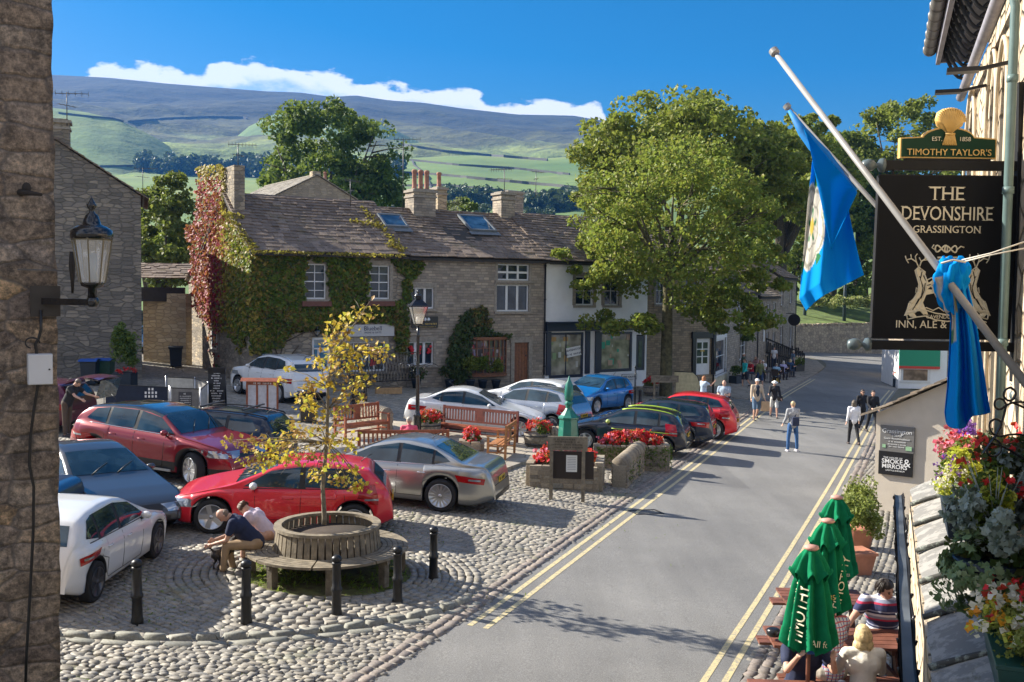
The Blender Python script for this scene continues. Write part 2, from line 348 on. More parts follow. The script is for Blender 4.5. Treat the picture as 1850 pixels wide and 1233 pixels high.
# ---------------------------------------------------------------- ground sheet, square, road
def vnoise(x,y,s=1.0,seed=0):
    v=0
    for k in range(4):
        f=2**k/s;v=v+(np.sin(x*f*1.3+seed*1.7+k*2.1+1.9*np.sin(y*f*.9+seed+k))+np.cos(y*f*1.1+seed*2.3+k*1.3+1.7*np.sin(x*f*.8+k)))/2**k
    return v/3.2
def sstep(x,a,b): t=np.clip((x-a)/(b-a),0,1);return t*t*(3-2*t)
def polar(name,a0,a1,na,dd,hfn,m,seedless=True):
    A=np.linspace(a0,a1,na);D=np.array(dd);AA,DD=np.meshgrid(A,D);X=DD*AA;Y=DD;Z=hfn(AA,DD,X,Y)
    V=np.stack([X.ravel(),Y.ravel(),Z.ravel()],1);n=na;F=[]
    i,j=np.meshgrid(np.arange(n-1),np.arange(len(D)-1));i=i.ravel();j=j.ravel();F=np.stack([j*n+i,j*n+i+1,(j+1)*n+i+1,(j+1)*n+i],1)
    return np_mesh(name,V,F,m,None,True)
def field_mat():
    t=NT('meadow');p=t.pos();n=t.noise(p,.004,5,.6);n2=t.noise(p,.02,4);n3=t.noise(p,.3,3)
    c=t.ramp(n,[(.35,(.075,.15,.03)),(.5,(.13,.205,.045)),(.62,(.20,.25,.06)),(.7,(.10,.18,.04))]);c=t.mix(.4,c,t.ramp(n2,[(.3,(.6,.6,.6)),(.7,(1.3,1.3,1.2))]),'MULTIPLY')
    t.set(Base_Color=t.mix(.3,c,t.ramp(n3,[(.3,(.7,.7,.7)),(.7,(1.2,1.2,1.2))]),'MULTIPLY'),Roughness=1);return t.m
def moor_mat():
    t=NT('moor_heather');p=t.pos();pw=t.vmul(p,(1,1,2.2));n=t.noise(pw,.0035,7,.62);n2=t.noise(pw,.016,6,.7);sp=t.n('ShaderNodeSeparateXYZ');t.l(p,sp.inputs[0])
    hh=t.math('ADD',t.math('DIVIDE',sp.outputs[2],560.0),t.math('MULTIPLY',t.math('SUBTRACT',n,.5),.9))
    c=t.ramp(hh,[(.2,(.19,.27,.06)),(.36,(.17,.21,.06)),(.46,(.085,.09,.028)),(.62,(.036,.040,.012)),(.8,(.018,.022,.006))])
    c=t.mix(.75,c,t.ramp(n2,[(.36,(.25,.28,.30)),(.5,(1,1,1)),(.64,(1.9,1.8,1.4))]),'MULTIPLY');t.set(Base_Color=c,Roughness=1);t.bump(n2,.8,14);return t.m
def pasture_mat():
    t=NT('hill_pasture');p=t.pos();n=t.noise(p,.006,6,.6);n2=t.noise(p,.03,5,.7)
    c=t.ramp(n,[(.3,(.07,.12,.04)),(.5,(.12,.19,.05)),(.65,(.20,.26,.07))]);c=t.mix(.55,c,t.ramp(n2,[(.3,(.55,.55,.55)),(.7,(1.4,1.4,1.3))]),'MULTIPLY');t.set(Base_Color=c,Roughness=1);t.bump(n2,.6,6);return t.m
M_FIELD=field_mat();M_MOOR=moor_mat();M_PAST=pasture_mat()
# near ground: one big sheet. flat slope in the village, then the valley floor, rising to the fells
def h_ground(A,D,X,Y):
    near=-SL*np.clip(X,-60,60)-.06
    val=D*(-.02)+sstep(D,150,900)*D*.13+vnoise(X,Y,160,3)*sstep(D,150,500)*5
    k=sstep(D,120,260);return near*(1-k)+val*k
dd=list(np.linspace(-400,-50,6))+list(np.linspace(-40,120,30))+list(np.geomspace(125,1500,60))
D_=np.array(dd)
def ground_sheet():
    ys=D_;V=[];n=61
    for y in ys:
        w=90+max(0,y)*.95+max(0,-y);xs=np.linspace(-w,w,n);dist=np.full(n,max(y,1.0));z=h_ground(xs/np.maximum(y,1),dist,xs,np.full(n,y));V += list(zip(xs,np.full(n,y),z))
    i,j=np.meshgrid(np.arange(n-1),np.arange(len(ys)-1));i=i.ravel();j=j.ravel();F=np.stack([j*n+i,j*n+i+1,(j+1)*n+i+1,(j+1)*n+i],1)
    return tag(np_mesh('ground',V,F,M_FIELD,None,True),kind='structure')
ground_sheet()
def crest(pts):            # list of (px, py) of a skyline -> elevation tangent by azimuth tangent
    xs=np.array([(p[0]-CX)/FPX for p in pts]);es=np.array([(519+.012*(p[0]-CX)-p[1])/FPX for p in pts]);return lambda A: np.interp(A,xs,es)
def fell(name,pts,d0,d1,a0,a1,m,h0,na=220,nd=60,rough=10,seed=1,over=1.25,pw=1.0):
    cf=crest(pts)
    def h(A,D,X,Y):
        t=np.clip((D-d0)/(d1-d0),0,1);H=5+cf(A)*d1;base=h0(A) if callable(h0) else h0
        z=base+(H-base)*(t**pw*(1-.25*(1-t))+0*t)
        z=z+vnoise(X,Y,d1*.06,seed)*rough*np.sin(PI*np.clip(t,0,1))+vnoise(X,Y,d1*.02,seed+4)*rough*.35*np.sin(PI*np.clip(t,0,1))
        return np.where(D > d1,H-(D-d1)*.12,z)
    dds=list(np.linspace(d0,d1,nd))+list(np.linspace(d1*1.01,d1*over,6));return tag(polar(name,a0,a1,na,dds,h,m),kind='structure')
fell('hills',[(-900,90),(-300,110),(100,141),(200,146),(300,156),(480,170),(540,172),(600,180),(640,177),(700,186),(760,190),(830,200),(930,211),(1030,213),(1100,225),(1250,260),(1500,330),(1800,400),(2600,480)],700,2700,-.9,.9,M_MOOR,40,260,90,26,2,pw=.92)
fell('hill',[(-900,215),(-300,190),(0,186),(105,200),(160,207),(220,222),(270,245),(330,281),(390,320),(460,350),(560,380),(700,440),(2600,480)],560,1250,-.9,.0,M_PAST,-10,160,40,6,5)
fell('hill',[(100,420),(330,340),(400,283),(420,257),(450,232),(500,208),(560,200),(620,207),(690,228),(760,262),(820,292),(900,330),(1000,370),(1300,420)],800,1750,-.42,.2,M_PAST,20,140,40,9,8)
fell('fields',[(-900,330),(0,320),(100,310),(250,303),(430,312),(560,300),(700,290),(850,283),(950,290),(1050,285),(1150,300),(1400,350),(2600,400)],150,1150,-.9,.9,M_FIELD,lambda A: -4+0*A,160,50,5,11)

# ---------------------------------------------------------------- the blue air between here and the fells
def haze(x0,x1,y0,y1,z0,z1,dens):
    m=bpy.data.materials.new('air');m.use_nodes=True;t=m.node_tree;t.nodes.clear();o=t.nodes.new('ShaderNodeOutputMaterial');v=t.nodes.new('ShaderNodeVolumePrincipled')
    v.inputs['Color'].default_value=(.07,.28,.80,1);v.inputs['Density'].default_value=dens;v.inputs['Anisotropy'].default_value=.2;t.links.new(v.outputs[0],o.inputs['Volume'])
    b=MB();b.box(((x0+x1)/2,(y0+y1)/2,(z0+z1)/2),(x1-x0,y1-y0,z1-z0));ob=b.build('haze',m);tag(ob,'thin blue haze in the air in front of the distant fells','haze',kind='stuff');m.volume_intersection_method if False else None;return ob
haze(-3400,3400,-420,3500,-120,760,1.6e-4)
# ---------------------------------------------------------------- road, setts, kerbs, markings
def gp(pts): return [tuple(G(*p)[:2]) for p in pts]
def inpoly(X,Y,poly):
    r=np.zeros(len(X),bool);n=len(poly)
    for i in range(n):
        x1,y1=poly[i];x2,y2=poly[(i+1) % n]
        with np.errstate(divide='ignore',invalid='ignore'):
            c=((y1 > Y) != (y2 > Y)) & (X < (x2-x1)*(Y-y1)/(y2-y1+1e-12)+x1)
        r ^= c
    return r
def resample(pts,step):
    pts=[Vector((p[0],p[1],0)) for p in pts];out=[];acc=0;prev=pts[0];out.append(prev.copy())
    for q in pts[1:]:
        seg=(q-prev).length
        while acc+seg >= step:
            t=(step-acc)/seg;prev=prev.lerp(q,t);out.append(prev.copy());seg=(q-prev).length;acc=0
        acc += seg;prev=q
    return out
def smoothp(pts,it=2):
    for _ in range(it):
        q=[pts[0]]
        for a,b in zip(pts[:-1],pts[1:]): q += [(a[0]*.75+b[0]*.25,a[1]*.75+b[1]*.25),(a[0]*.25+b[0]*.75,a[1]*.25+b[1]*.75)]
        pts=q+[pts[-1]]
    return pts
LE=gp([(400,1400),(690,1222),(800,1148),(880,1092),(1000,1006),(1130,914),(1240,836),(1325,772),(1400,718),(1455,688),(1490,668),(1494,656),(1475,648),(1440,645),(1400,640)])
LE=smoothp(LE,2)
RE=gp([(1215,1460),(1335,1233),(1440,1048),(1515,905),(1575,785),(1613,712),(1640,690),(1720,668)])
RE=smoothp(RE,1)
FAR=gp([(1760,637),(1350,635)])
road_poly=LE+[FAR[1],FAR[0]]+RE[::-1]
def sheet(name,poly,z,m,kind='structure',parent=None):
    bm=bmesh.new();vs=[bm.verts.new((x,y,zg(x)+z)) for x,y in poly];f=bm.faces.new(vs);f.normal_update()
    if f.normal.z < 0: f.normal_flip()
    bmesh.ops.triangulate(bm,faces=bm.faces);me=bpy.data.meshes.new(name);bm.to_mesh(me);bm.free();me.materials.append(m)
    o=bpy.data.objects.new(name,me);COL.objects.link(o);o.parent=parent
    return tag(o,kind=kind) if kind else o
def asphalt():
    t=NT('asphalt');o=t.pos();n=t.noise(o,55,4,.85);n2=t.noise(o,.35,5,.6);n3=t.noise(t.vmul(o,(2.2,.25,1)),.8,3)
    c=t.ramp(n,[(.32,(.11,.108,.104)),(.52,(.205,.202,.195)),(.72,(.35,.345,.335))]);c=t.mix(.8,c,t.ramp(n2,[(.3,(.8,.8,.82)),(.7,(1.22,1.21,1.2))]),'MULTIPLY')
    c=t.mix(.5,c,t.ramp(n3,[(.35,(.85,.85,.85)),(.65,(1.12,1.12,1.12))]),'MULTIPLY')
    v=t.n('ShaderNodeTexVoronoi',feature='DISTANCE_TO_EDGE');t.l(t.vadd(o,t.vmul(t.noise(o,1.2,3,out=1),(1.5,1.5,0))),v.inputs['Vector']);v.inputs['Scale'].default_value=.16
    c=t.mix(t.math('MULTIPLY',t.ramp(v.outputs['Distance'],[(.0,1),(.004,0)]),t.ramp(n2,[(.5,0),(.6,.22)])),c,(.08,.08,.08))
    v2=t.n('ShaderNodeTexVoronoi',distance='CHEBYCHEV');t.l(t.vmul(o,(1,.35,1)),v2.inputs['Vector']);v2.inputs['Scale'].default_value=.22;s3=t.n('ShaderNodeSeparateColor');t.l(v2.outputs['Color'],s3.inputs[0])
    c=t.mix(1.0,c,t.ramp(s3.outputs[0],[(.3,(.95,.95,.95)),(.75,(1.04,1.04,1.04)),(.9,(.82,.82,.83))]),'MULTIPLY');c=t.mix(t.ramp(t.noise(t.vadd(o,(3,9,0)),1.7,5,.75),[(.66,0),(.74,.35)]),c,(.07,.07,.07))
    t.set(Base_Color=c,Roughness=.82);t.b.inputs['Specular IOR Level'].default_value=.35;t.bump(n,.5,.006);return t.m
M_ASPH=asphalt()
sheet('road',road_poly,.004,M_ASPH)
sheet('forecourt',[(-60,5),(60,5),(60,-20),(-60,-20)],-.03,M_ASPH)
# joining road along the foot of the far wall
def sett_mat(name,cols,rough=.7):
    t=NT(name);g=t.n('ShaderNodeNewGeometry');o=t.pos();n=len(cols)
    c=t.ramp(g.outputs['Random Per Island'],[((i+.5)/n,k) for i,k in enumerate(cols)])
    c=t.mix(.7,c,t.ramp(t.noise(o,30,4,.7),[(.3,(.55,.55,.55)),(.7,(1.4,1.4,1.4))]),'MULTIPLY')
    big=t.noise(o,.45,5,.65);c=t.mix(.55,c,t.ramp(big,[(.3,(.72,.72,.74)),(.7,(1.2,1.18,1.12))]),'MULTIPLY')
    c=t.mix(t.math('MULTIPLY',t.ramp(t.noise(t.vadd(o,(31,7,0)),.55,6,.7),[(.6,0),(.72,1)]),.45),c,(.13,.17,.035))
    t.set(Base_Color=c,Roughness=rough);t.b.inputs['Specular IOR Level'].default_value=.45;t.bump(t.noise(o,45,3),.35,.006);return t.m
M_SETT=sett_mat('cobble_stone',[(.235,.215,.185),(.30,.275,.235),(.19,.18,.165),(.335,.30,.245),(.26,.25,.23),(.215,.195,.16)],.62)
M_SETTR=sett_mat('channel_stone',[(.235,.20,.175),(.28,.235,.205),(.19,.165,.15)],.7)
def bed_mat():
    t=NT('cobble_bed');o=t.pos();c=t.ramp(t.noise(o,1.1,6,.7),[(.42,(.15,.14,.115)),(.56,(.15,.14,.10)),(.66,(.085,.13,.022)),(.8,(.10,.17,.025))]);t.set(Base_Color=t.mix(.6,c,t.ramp(t.noise(o,25,3),[(.3,(.5,.5,.5)),(.7,(1.5,1.5,1.5))]),'MULTIPLY'),Roughness=1);t.bump(t.noise(o,30),.6,.02);return t.m
M_BED=bed_mat()
def add_setts(V,F,C,L,Wd,ang,h,rng,k=4,hj=.3):
    """C: (n,2) centres; L, Wd sizes; ang: rotation; domed stones"""
    n=len(C);e=np.array([-.5,-.40,.40,.5]) if k == 4 else np.array([-.5,0,.5]);hh=np.array([0,1,1,0]) if k == 4 else np.array([0,1,0])
    gx,gy=np.meshgrid(e,e);hz=np.minimum.outer(hh,hh).astype(float)
    a=ang+rng.normal(size=n)*.09;ca,sa=np.cos(a),np.sin(a);jx=rng.normal(size=(n,k,k))*.05;jy=rng.normal(size=(n,k,k))*.05
    px=(gx[None]+jx)*L[:,None,None]*1.03;py=(gy[None]+jy)*1.03*Wd[:,None,None];hs=h*(1+hj*rng.uniform(-1,1,(n,1,1)))
    tilt=rng.normal(size=(n,2))*.035;z=hz[None]*hs+px*tilt[:,:1,None]+py*tilt[:,1:,None]-.007*(1-hz[None])
    X=C[:,0][:,None,None]+px*ca[:,None,None]-py*sa[:,None,None];Y=C[:,1][:,None,None]+px*sa[:,None,None]+py*ca[:,None,None];Z=-SL*X+z
    b=sum(len(v) for v in V);V.append(np.stack([X,Y,Z],-1).reshape(-1,3));i,j=np.meshgrid(np.arange(k-1),np.arange(k-1));q=(j*k+i).ravel()
    f=np.stack([q,q+1,q+k+1,q+k],1);F.append((b+np.arange(n)[:,None,None]*k*k+f[None]).reshape(-1,4))
def sett_rows(ang,x0,x1,y0,y1,L,Wd,rng,mask,lj=.3):
    """rows of setts filling the box (rotated by ang), kept where mask(x,y)"""
    c,s=math.cos(ang),math.sin(ang);cx,cy=(x0+x1)/2,(y0+y1)/2;R=math.hypot(x1-x0,y1-y0)/2+1
    P=[];Ls=[];Ws=[]
    v=-R
    while v < R:
        w=Wd*rng.uniform(.9,1.12);u=-R+rng.uniform(0,L);m=int(2*R/L)+2;ls=L*(1+lj*rng.uniform(-1,1,m));us=u+np.cumsum(ls)-ls/2;vv=v+w/2+np.sin(us*.35+v)*.12
        P.append(np.stack([cx+us*c-vv*s,cy+us*s+vv*c],1));Ls.append(ls*.94);Ws.append(np.full(m,w*.93));v += w
    P=np.concatenate(P);Ls=np.concatenate(Ls);Ws=np.concatenate(Ws);k=mask(P[:,0],P[:,1]);return P[k],Ls[k],Ws[k]
rngc=np.random.default_rng(3)
# the kerb that curves from the left wall to the road edge
KERB=smoothp(gp([(20,1146),(105,1150),(220,1156),(380,1158),(520,1150),(640,1137),(740,1120),(810,1103),(868,1080)]),2)
kerb_near=KERB+[(KERB[-1][0]+.0,KERB[-1][1])]
apron=KERB+[p for p in LE[::-1] if p[1] < KERB[-1][1]]+[(LE[0][0]-8,LE[0][1]-1)]
sq=[(LE[0][0]-14,4)]+LE[:-3]+gp([(1440,640),(1250,640),(1000,640)])+[(-45,70),(-45,4)]
sq_terr=gp([(770,870),(800,850),(838,800),(985,795),(1010,808),(890,862)])
terr=gp([(560,800),(700,765),(790,772),(960,775),(1060,800),(893,860),(760,880),(560,870)])
tree_ring=G(592,1035)
def visible(X,Y):         # inside the picture, with a margin for a step to the side
    return (np.abs(X) < .62*Y+3.5) & (Y > 8)
sheet('cobbled_square',[(-48,5)]+[(LE[0][0],5)]+LE[:-2]+gp([(1400,636),(1100,636)])+[(-48,90)],-.009,M_BED)
ch_l=resample(LE[:-2],.21)
def dist_left(X,Y): return None
V,F=[],[]
def m_main(X,Y): return inpoly(X,Y,sq) & ~inpoly(X,Y,apron) & ~inpoly(X,Y,terr) & visible(X,Y) & (Y < 31) & (np.hypot(X-tree_ring.x,Y-tree_ring.y) > 2.5)
C,Ls,Ws=sett_rows(-.62,-16,14,9,32,.165,.105,rngc,m_main);add_setts(V,F,C,Ls,Ws,-.62,.014,rngc,4)
def m_apron(X,Y): return inpoly(X,Y,apron) & visible(X,Y)
C,Ls,Ws=sett_rows(-.25,-12,3,7,15,.135,.08,rngc,m_apron,.5);C += rngc.normal(size=C.shape)*.012;add_setts(V,F,C,Ls,Ws,-.25,.014,rngc,4,.7)
def m_far(X,Y): return inpoly(X,Y,sq) & ~inpoly(X,Y,terr) & (np.abs(X) < .6*Y+3) & (Y >= 31) & (Y < 60)
C,Ls,Ws=sett_rows(-.62,-30,25,31,60,.23,.17,rngc,m_far);add_setts(V,F,C,Ls,Ws,-.62,.022,rngc,3)
# rings of setts round the tree seat
for r in np.arange(1.45,2.58,.135):
    n=int(2*PI*r/.2);a=np.arange(n)/n*2*PI+r;
    for k in range(n): add_setts(V,F,np.array([[tree_ring.x+r*math.cos(a[k]),tree_ring.y+r*math.sin(a[k])]]),np.array([.19]),np.array([.12]),a[k]+PI/2,.04,rngc,4)
o=np_mesh('cobblestones',np.concatenate(V),np.concatenate(F),M_SETT,None,True);tag(o,'worn grey and buff cobblestones laid in rows across the square and round the ring seat','cobbles',kind='stuff')
# right hand footway, bedded setts
RP=RE+gp([(1760,690)])+[(16,8),(RE[0][0],RE[0][1])]
sheet('pavement',[(x,y) for x,y in RE]+[(30,60),(30,6),(RE[0][0],6)],-.012,M_BED)
V,F=[],[]
def m_right(X,Y):
    return inpoly(X,Y,RE+[(26,45),(26,7),(RE[0][0],7)]) & (X < .5*Y+1.5) & (Y < 45)
C,Ls,Ws=sett_rows(1.15,1,22,8,45,.20,.13,rngc,m_right);add_setts(V,F,C,Ls,Ws,1.15,.018,rngc,4)
o=np_mesh('pavement_setts',np.concatenate(V),np.concatenate(F),M_SETT,None,True);tag(o,'small buff setts of the footway in front of the inn','cobbles',kind='stuff')
# reddish channel courses and kerb stones along both road edges
V,F=[],[]
def course(line,off,L,Wd,h):
    pts=resample(line,L);P=[];A=[]
    for a,b in zip(pts[:-1],pts[1:]):
        t=(b-a).normalized();nn=Vector((-t.y,t.x,0));c=(a+b)/2+nn*off;P.append((c.x,c.y));A.append(math.atan2(t.y,t.x))
    for p,a in zip(P,A): add_setts(V,F,np.array([p]),np.array([L*.93]),np.array([Wd*.95]),a,h,rngc,4,.15)
LEc=[p for p in LE if p[1] < 75];REc=[p for p in RE if p[1] < 60]
course(LEc,.08,.24,.15,.028);course(LEc,.24,.24,.15,.030);course(REc,-.08,.24,.15,.028);course(REc,-.24,.24,.15,.030)
tag(np_mesh('road_channel',np.concatenate(V),np.concatenate(F),M_SETTR,None,True),kind='structure')
V,F=[],[]
course(KERB,.02,.34,.13,.075);course(KERB,-.17,.40,.17,.03)
tag(np_mesh('kerb',np.concatenate(V),np.concatenate(F),sett_mat('kerb_stone',[(.22,.22,.19),(.28,.27,.23),(.18,.18,.16)]),None,True),kind='structure')
# double yellow lines
def line_strip(line,off,w,z,y0,y1):
    pts=resample(line,.35);pts=[p for p in pts if y0 <= p.y <= y1];V=[];F=[]
    for i in range(len(pts)):
        a=pts[max(0,i-1)];b=pts[min(len(pts)-1,i+1)];t=(b-a).normalized();nn=Vector((-t.y,t.x,0))
        for s in (-w/2,w/2): q=pts[i]+nn*(off+s);V.append((q.x,q.y,zg(q.x)+z))
    for i in range(len(pts)-1): F.append((2*i,2*i+2,2*i+3,2*i+1))
    return V,F
t=NT('yellow_line');pn=t.noise(t.pos(),16,5,.7);t.set(Base_Color=t.mix(t.ramp(pn,[(.47,0),(.62,.8)]),(.60,.50,.27),(.24,.235,.22)),Roughness=.7);M_YL=t.m
V,F=[],[]
for line,offs,y0,y1 in ((LE,(-.17,-.42),KERB[-1][1]-1.4,68),(RE,(.17,.42),3,62)):
    for of in offs: v,f=line_strip(line,of,.085,.008,y0,y1);b=len(V);V += v;F += [tuple(i+b for i in q) for q in f]
tag(np_mesh('yellow_line',V,F,M_YL),kind='structure')
# flagged terrace with the benches
M_FLAG=stone('flagstones',[(.36,.31,.24),(.42,.36,.28),(.31,.28,.23),(.38,.33,.27)],(.12,.10,.08),1.4,1.1,bumpd=.012,rnd=.5,dirt=.2)
def slab(name,poly,z0,z1,m,kind='structure'):
    mb=MB();n=len(poly);vs=[(x,y,zg(x)+z0) for x,y in poly]+[(x,y,zg(x)+z1) for x,y in poly]
    mb.add(vs,[tuple(range(n))[::-1],tuple(range(n,2*n))]+[(i,(i+1) % n,n+(i+1) % n,n+i) for i in range(n)]);return tag(mb.build(name,m,None,True),kind=kind)
def flat_stone(name,cols,mortar,sc):
    t=NT(name);p=t.pos();v=t.n('ShaderNodeTexVoronoi');t.l(p,v.inputs['Vector']);v.inputs['Scale'].default_value=sc;v.inputs['Randomness'].default_value=.45;v.distance='CHEBYCHEV'
    e=t.n('ShaderNodeTexVoronoi',feature='DISTANCE_TO_EDGE');t.l(p,e.inputs['Vector']);e.inputs['Scale'].default_value=sc;e.inputs['Randomness'].default_value=.45
    s2=t.n('ShaderNodeSeparateColor');t.l(v.outputs['Color'],s2.inputs[0]);c=t.ramp(s2.outputs[0],[((i+.5)/len(cols),k) for i,k in enumerate(cols)])
    c=t.mix(.6,c,t.ramp(t.noise(p,9,5,.7),[(.3,(.7,.7,.7)),(.7,(1.25,1.25,1.25))]),'MULTIPLY');c=t.mix(t.ramp(e.outputs['Distance'],[(.01,1),(.035,0)]),c,mortar);t.set(Base_Color=c,Roughness=.85);t.bump(t.noise(p,20,4),.4,.01);return t.m
M_TERR=flat_stone('terrace_flags',[(.34,.30,.24),(.40,.35,.28),(.30,.27,.23)],(.12,.10,.08),1.5)
slab('terrace',terr,-.1,.10,M_TERR)
# footway in front of the shops (left of the far road) and in front of the row of houses
M_PAV=flat_stone('pavement_flags',[(.30,.26,.21),(.36,.31,.25),(.27,.24,.20)],(.11,.10,.08),1.3)
PAVL=gp([(1475,652),(1490,664),(1470,679),(1430,700),(1385,722),(1345,722),(1150,702),(1150,690),(1300,668),(1425,640)])
slab('footway',PAVL,-.1,.05,M_PAV)
# soil and grass under the ring seat
M_GRASS=mat('lawn',(.12,.13,.04),1,var=.5,sc=5,bump=.6,c2=(.07,.055,.035))
n=40;sheet('tree_pit',[(tree_ring.x+1.42*math.cos(2*PI*i/n),tree_ring.y+1.42*math.sin(2*PI*i/n)) for i in range(n)],.012,M_GRASS)
rg=np.random.default_rng(5);P=[]
while len(P) < 1500:
    a=rg.uniform(0,2*PI);r=1.4*math.sqrt(rg.uniform());x=tree_ring.x+r*math.cos(a);y=tree_ring.y+r*math.sin(a)
    if math.sin(x*3.1+1)+math.cos(y*4.3)+rg.uniform(-1,1) > -.3: P.append((x,y,zg(x)+.03))
def tufts(P,size,rng): return leaves(np.array(P),size,rng,.5,0.0,shape=np.array([(-.5,-.12,0),(-.5,.12,0),(.6,0,0)]))
V1,F1=tufts(P,.09,rg);M_TUFT=leafm('grass_blade',(.10,.18,.02),(.17,.26,.03),(.07,.12,.02))
P=[]                      # moss and weeds in the joints
for cx,cy,rr,k in [(c[0],c[1],c[2],c[3]) for c in [(*G(620,955)[:2],.9,500),(*G(700,965)[:2],1.3,250),(*G(300,1050)[:2],.7,350),(*G(270,1110)[:2],.5,200),(*G(640,1085)[:2],.8,200),(*G(960,870)[:2],1.2,300),(*G(440,1090)[:2],.4,120),(*G(780,1075)[:2],.6,160),(*G(900,950)[:2],1.6,260),(*G(560,900)[:2],1.6,200)]]:
    for _ in range(k): x=cx+rg.normal()*rr;y=cy+rg.normal()*rr*.7;P.append((x,y,zg(x)+.01))
V2,F2=tufts(P,.06,rg)
tag(np_mesh('grass',np.concatenate([V1,V2]),np.concatenate([F1,F2+len(V1)]),M_TUFT),'short green grass and moss round the tree seat and between the cobbles','grass',kind='stuff')
# iron drain covers
M_IRON=mat('cast_iron',(.045,.043,.042),.55,.3,.3,12,.3,60)
def drain(px,py,w,d,rz,label):
    g=G(px,py);e=empty('drain_cover',g+Vector((0,0,.012)),rz,label,'drain cover',tilt=True);mb=MB()
    mb.box((0,d/2,0),(w,.04,.03));mb.box((0,-d/2,0),(w,.04,.03));mb.box((w/2,0,0),(.04,d,.03));mb.box((-w/2,0,0),(.04,d,.03));mb.build('frame',M_IRON,e);mb=MB()
    for i in range(10): mb.box(((-.45+i*.1)*w,0,0),(w*.03,d*.9,.012))
    mb.build('grate',M_IRON,e)
    e.location.z -= .012
drain(1167,926,.7,.4,.4,'iron drain cover set in the grey tarmac beside the yellow lines');drain(510,1228,.75,.6,-.2,'iron drain grate among the cobbles at the bottom edge')
# ---------------------------------------------------------------- building kit
class Face:
    """vertical facade plane: local x along it, y inward, z up from the ground at its origin"""
    def __init__(s,O,ang): s.O=Vector((O[0],O[1],zg(O[0])));s.a=ang;s.d=Vector((math.cos(ang),math.sin(ang),0));s.n=Vector((-math.sin(ang),math.cos(ang),0))
    def loc(s,px,py,yo=0.0):
        r=ray(px,py);t=((s.O-CAM).dot(s.n)+yo)/r.dot(s.n);p=CAM+r*t-s.O;return (p.dot(s.d),p.z)
    def X(s,px,py=600,yo=0.0): return s.loc(px,py,yo)[0]
    def Z(s,px,py,yo=0.0): return s.loc(px,py,yo)[1]
    def w(s,x,y,z=0): return s.O+s.d*x+s.n*y+Vector((0,0,z))
    def e(s,name,x,y=0,z=0,label=None,cat=None,group=None,rz=0):
        return empty(name,s.w(x,y,z),s.a+rz,label,cat,group)
def holes_wall(mb,x0,x1,z0,z1,holes,y=0.0,rev=.2,m=0,top=None,mr=None):
    """wall sheet in xz at depth y with rectangular holes and reveals"""
    xs=sorted({x0,x1}|{min(max(h[k],x0),x1) for h in holes for k in (0,1)});zs=sorted({z0,z1}|{min(max(h[k],z0),z1) for h in holes for k in (2,3)})
    for a,b in zip(xs[:-1],xs[1:]):
        for c,d in zip(zs[:-1],zs[1:]):
            mx,mz=(a+b)/2,(c+d)/2
            if any(h[0] < mx < h[1] and h[2] < mz < h[3] for h in holes): continue
            mb.add([(a,y,c),(b,y,c),(b,y,d),(a,y,d)],[(0,1,2,3)],m,False)
    for h in holes:
        a,b,c,d=h[:4];r=y+rev;v=[(a,y,c),(b,y,c),(b,y,d),(a,y,d),(a,r,c),(b,r,c),(b,r,d),(a,r,d)]
        mb.add(v,[(0,1,5,4),(1,2,6,5),(2,3,7,6),(3,0,4,7)],m if mr is None else mr,False)
def slates(mb,x0,x1,y0,z0,y1,z1,gauge,rng,m=0,wd=.45,th=.045,sag=.0,dim=.6):
    """overlapping stone slates from the eave line (y0,z0) up to (y1,z1), courses diminishing"""
    L=math.hypot(y1-y0,z1-z0);dy,dz=(y1-y0)/L,(z1-z0)/L;ny,nz=-dz,dy;s=-.05;g=gauge*1.25
    if ny*1 > 0 and y1 > y0: ny,nz=-ny,-nz
    if nz < 0: ny,nz=-ny,-nz
    while s < L-.02:
        x=x0-rng.uniform(0,wd)
        while x < x1:
            w=wd*rng.uniform(.55,1.35)*(1-.3*s/L);a=max(x,x0-.03);b=min(x+w-.012,x1+.03);x += w
            if b-a < .05: continue
            e=min(s+g*1.5,L);t=th*rng.uniform(.85,1.2);lift=t+rng.uniform(0,.006);ex=rng.uniform(-.012,.012);sg=-sag*math.sin(PI*(a-x0)/(x1-x0+.01))*math.sin(PI*s/L)
            P=[]
            for q,(u,h) in enumerate(((s+ex,lift),(e,.004))):
                for k,xx in enumerate((a,b)):
                    for hh in (h,h+t): P.append((xx,y0+dy*u+ny*hh,z0+dz*u+nz*hh+sg+rng.uniform(-.004,.004)))
            mb.add(P,[(1,3,7,5),(0,1,5,4),(2,6,7,3),(0,2,3,1),(4,5,7,6),(0,4,6,2)],m,False)
        s += g;g *= 1-(1-dim)*gauge/L
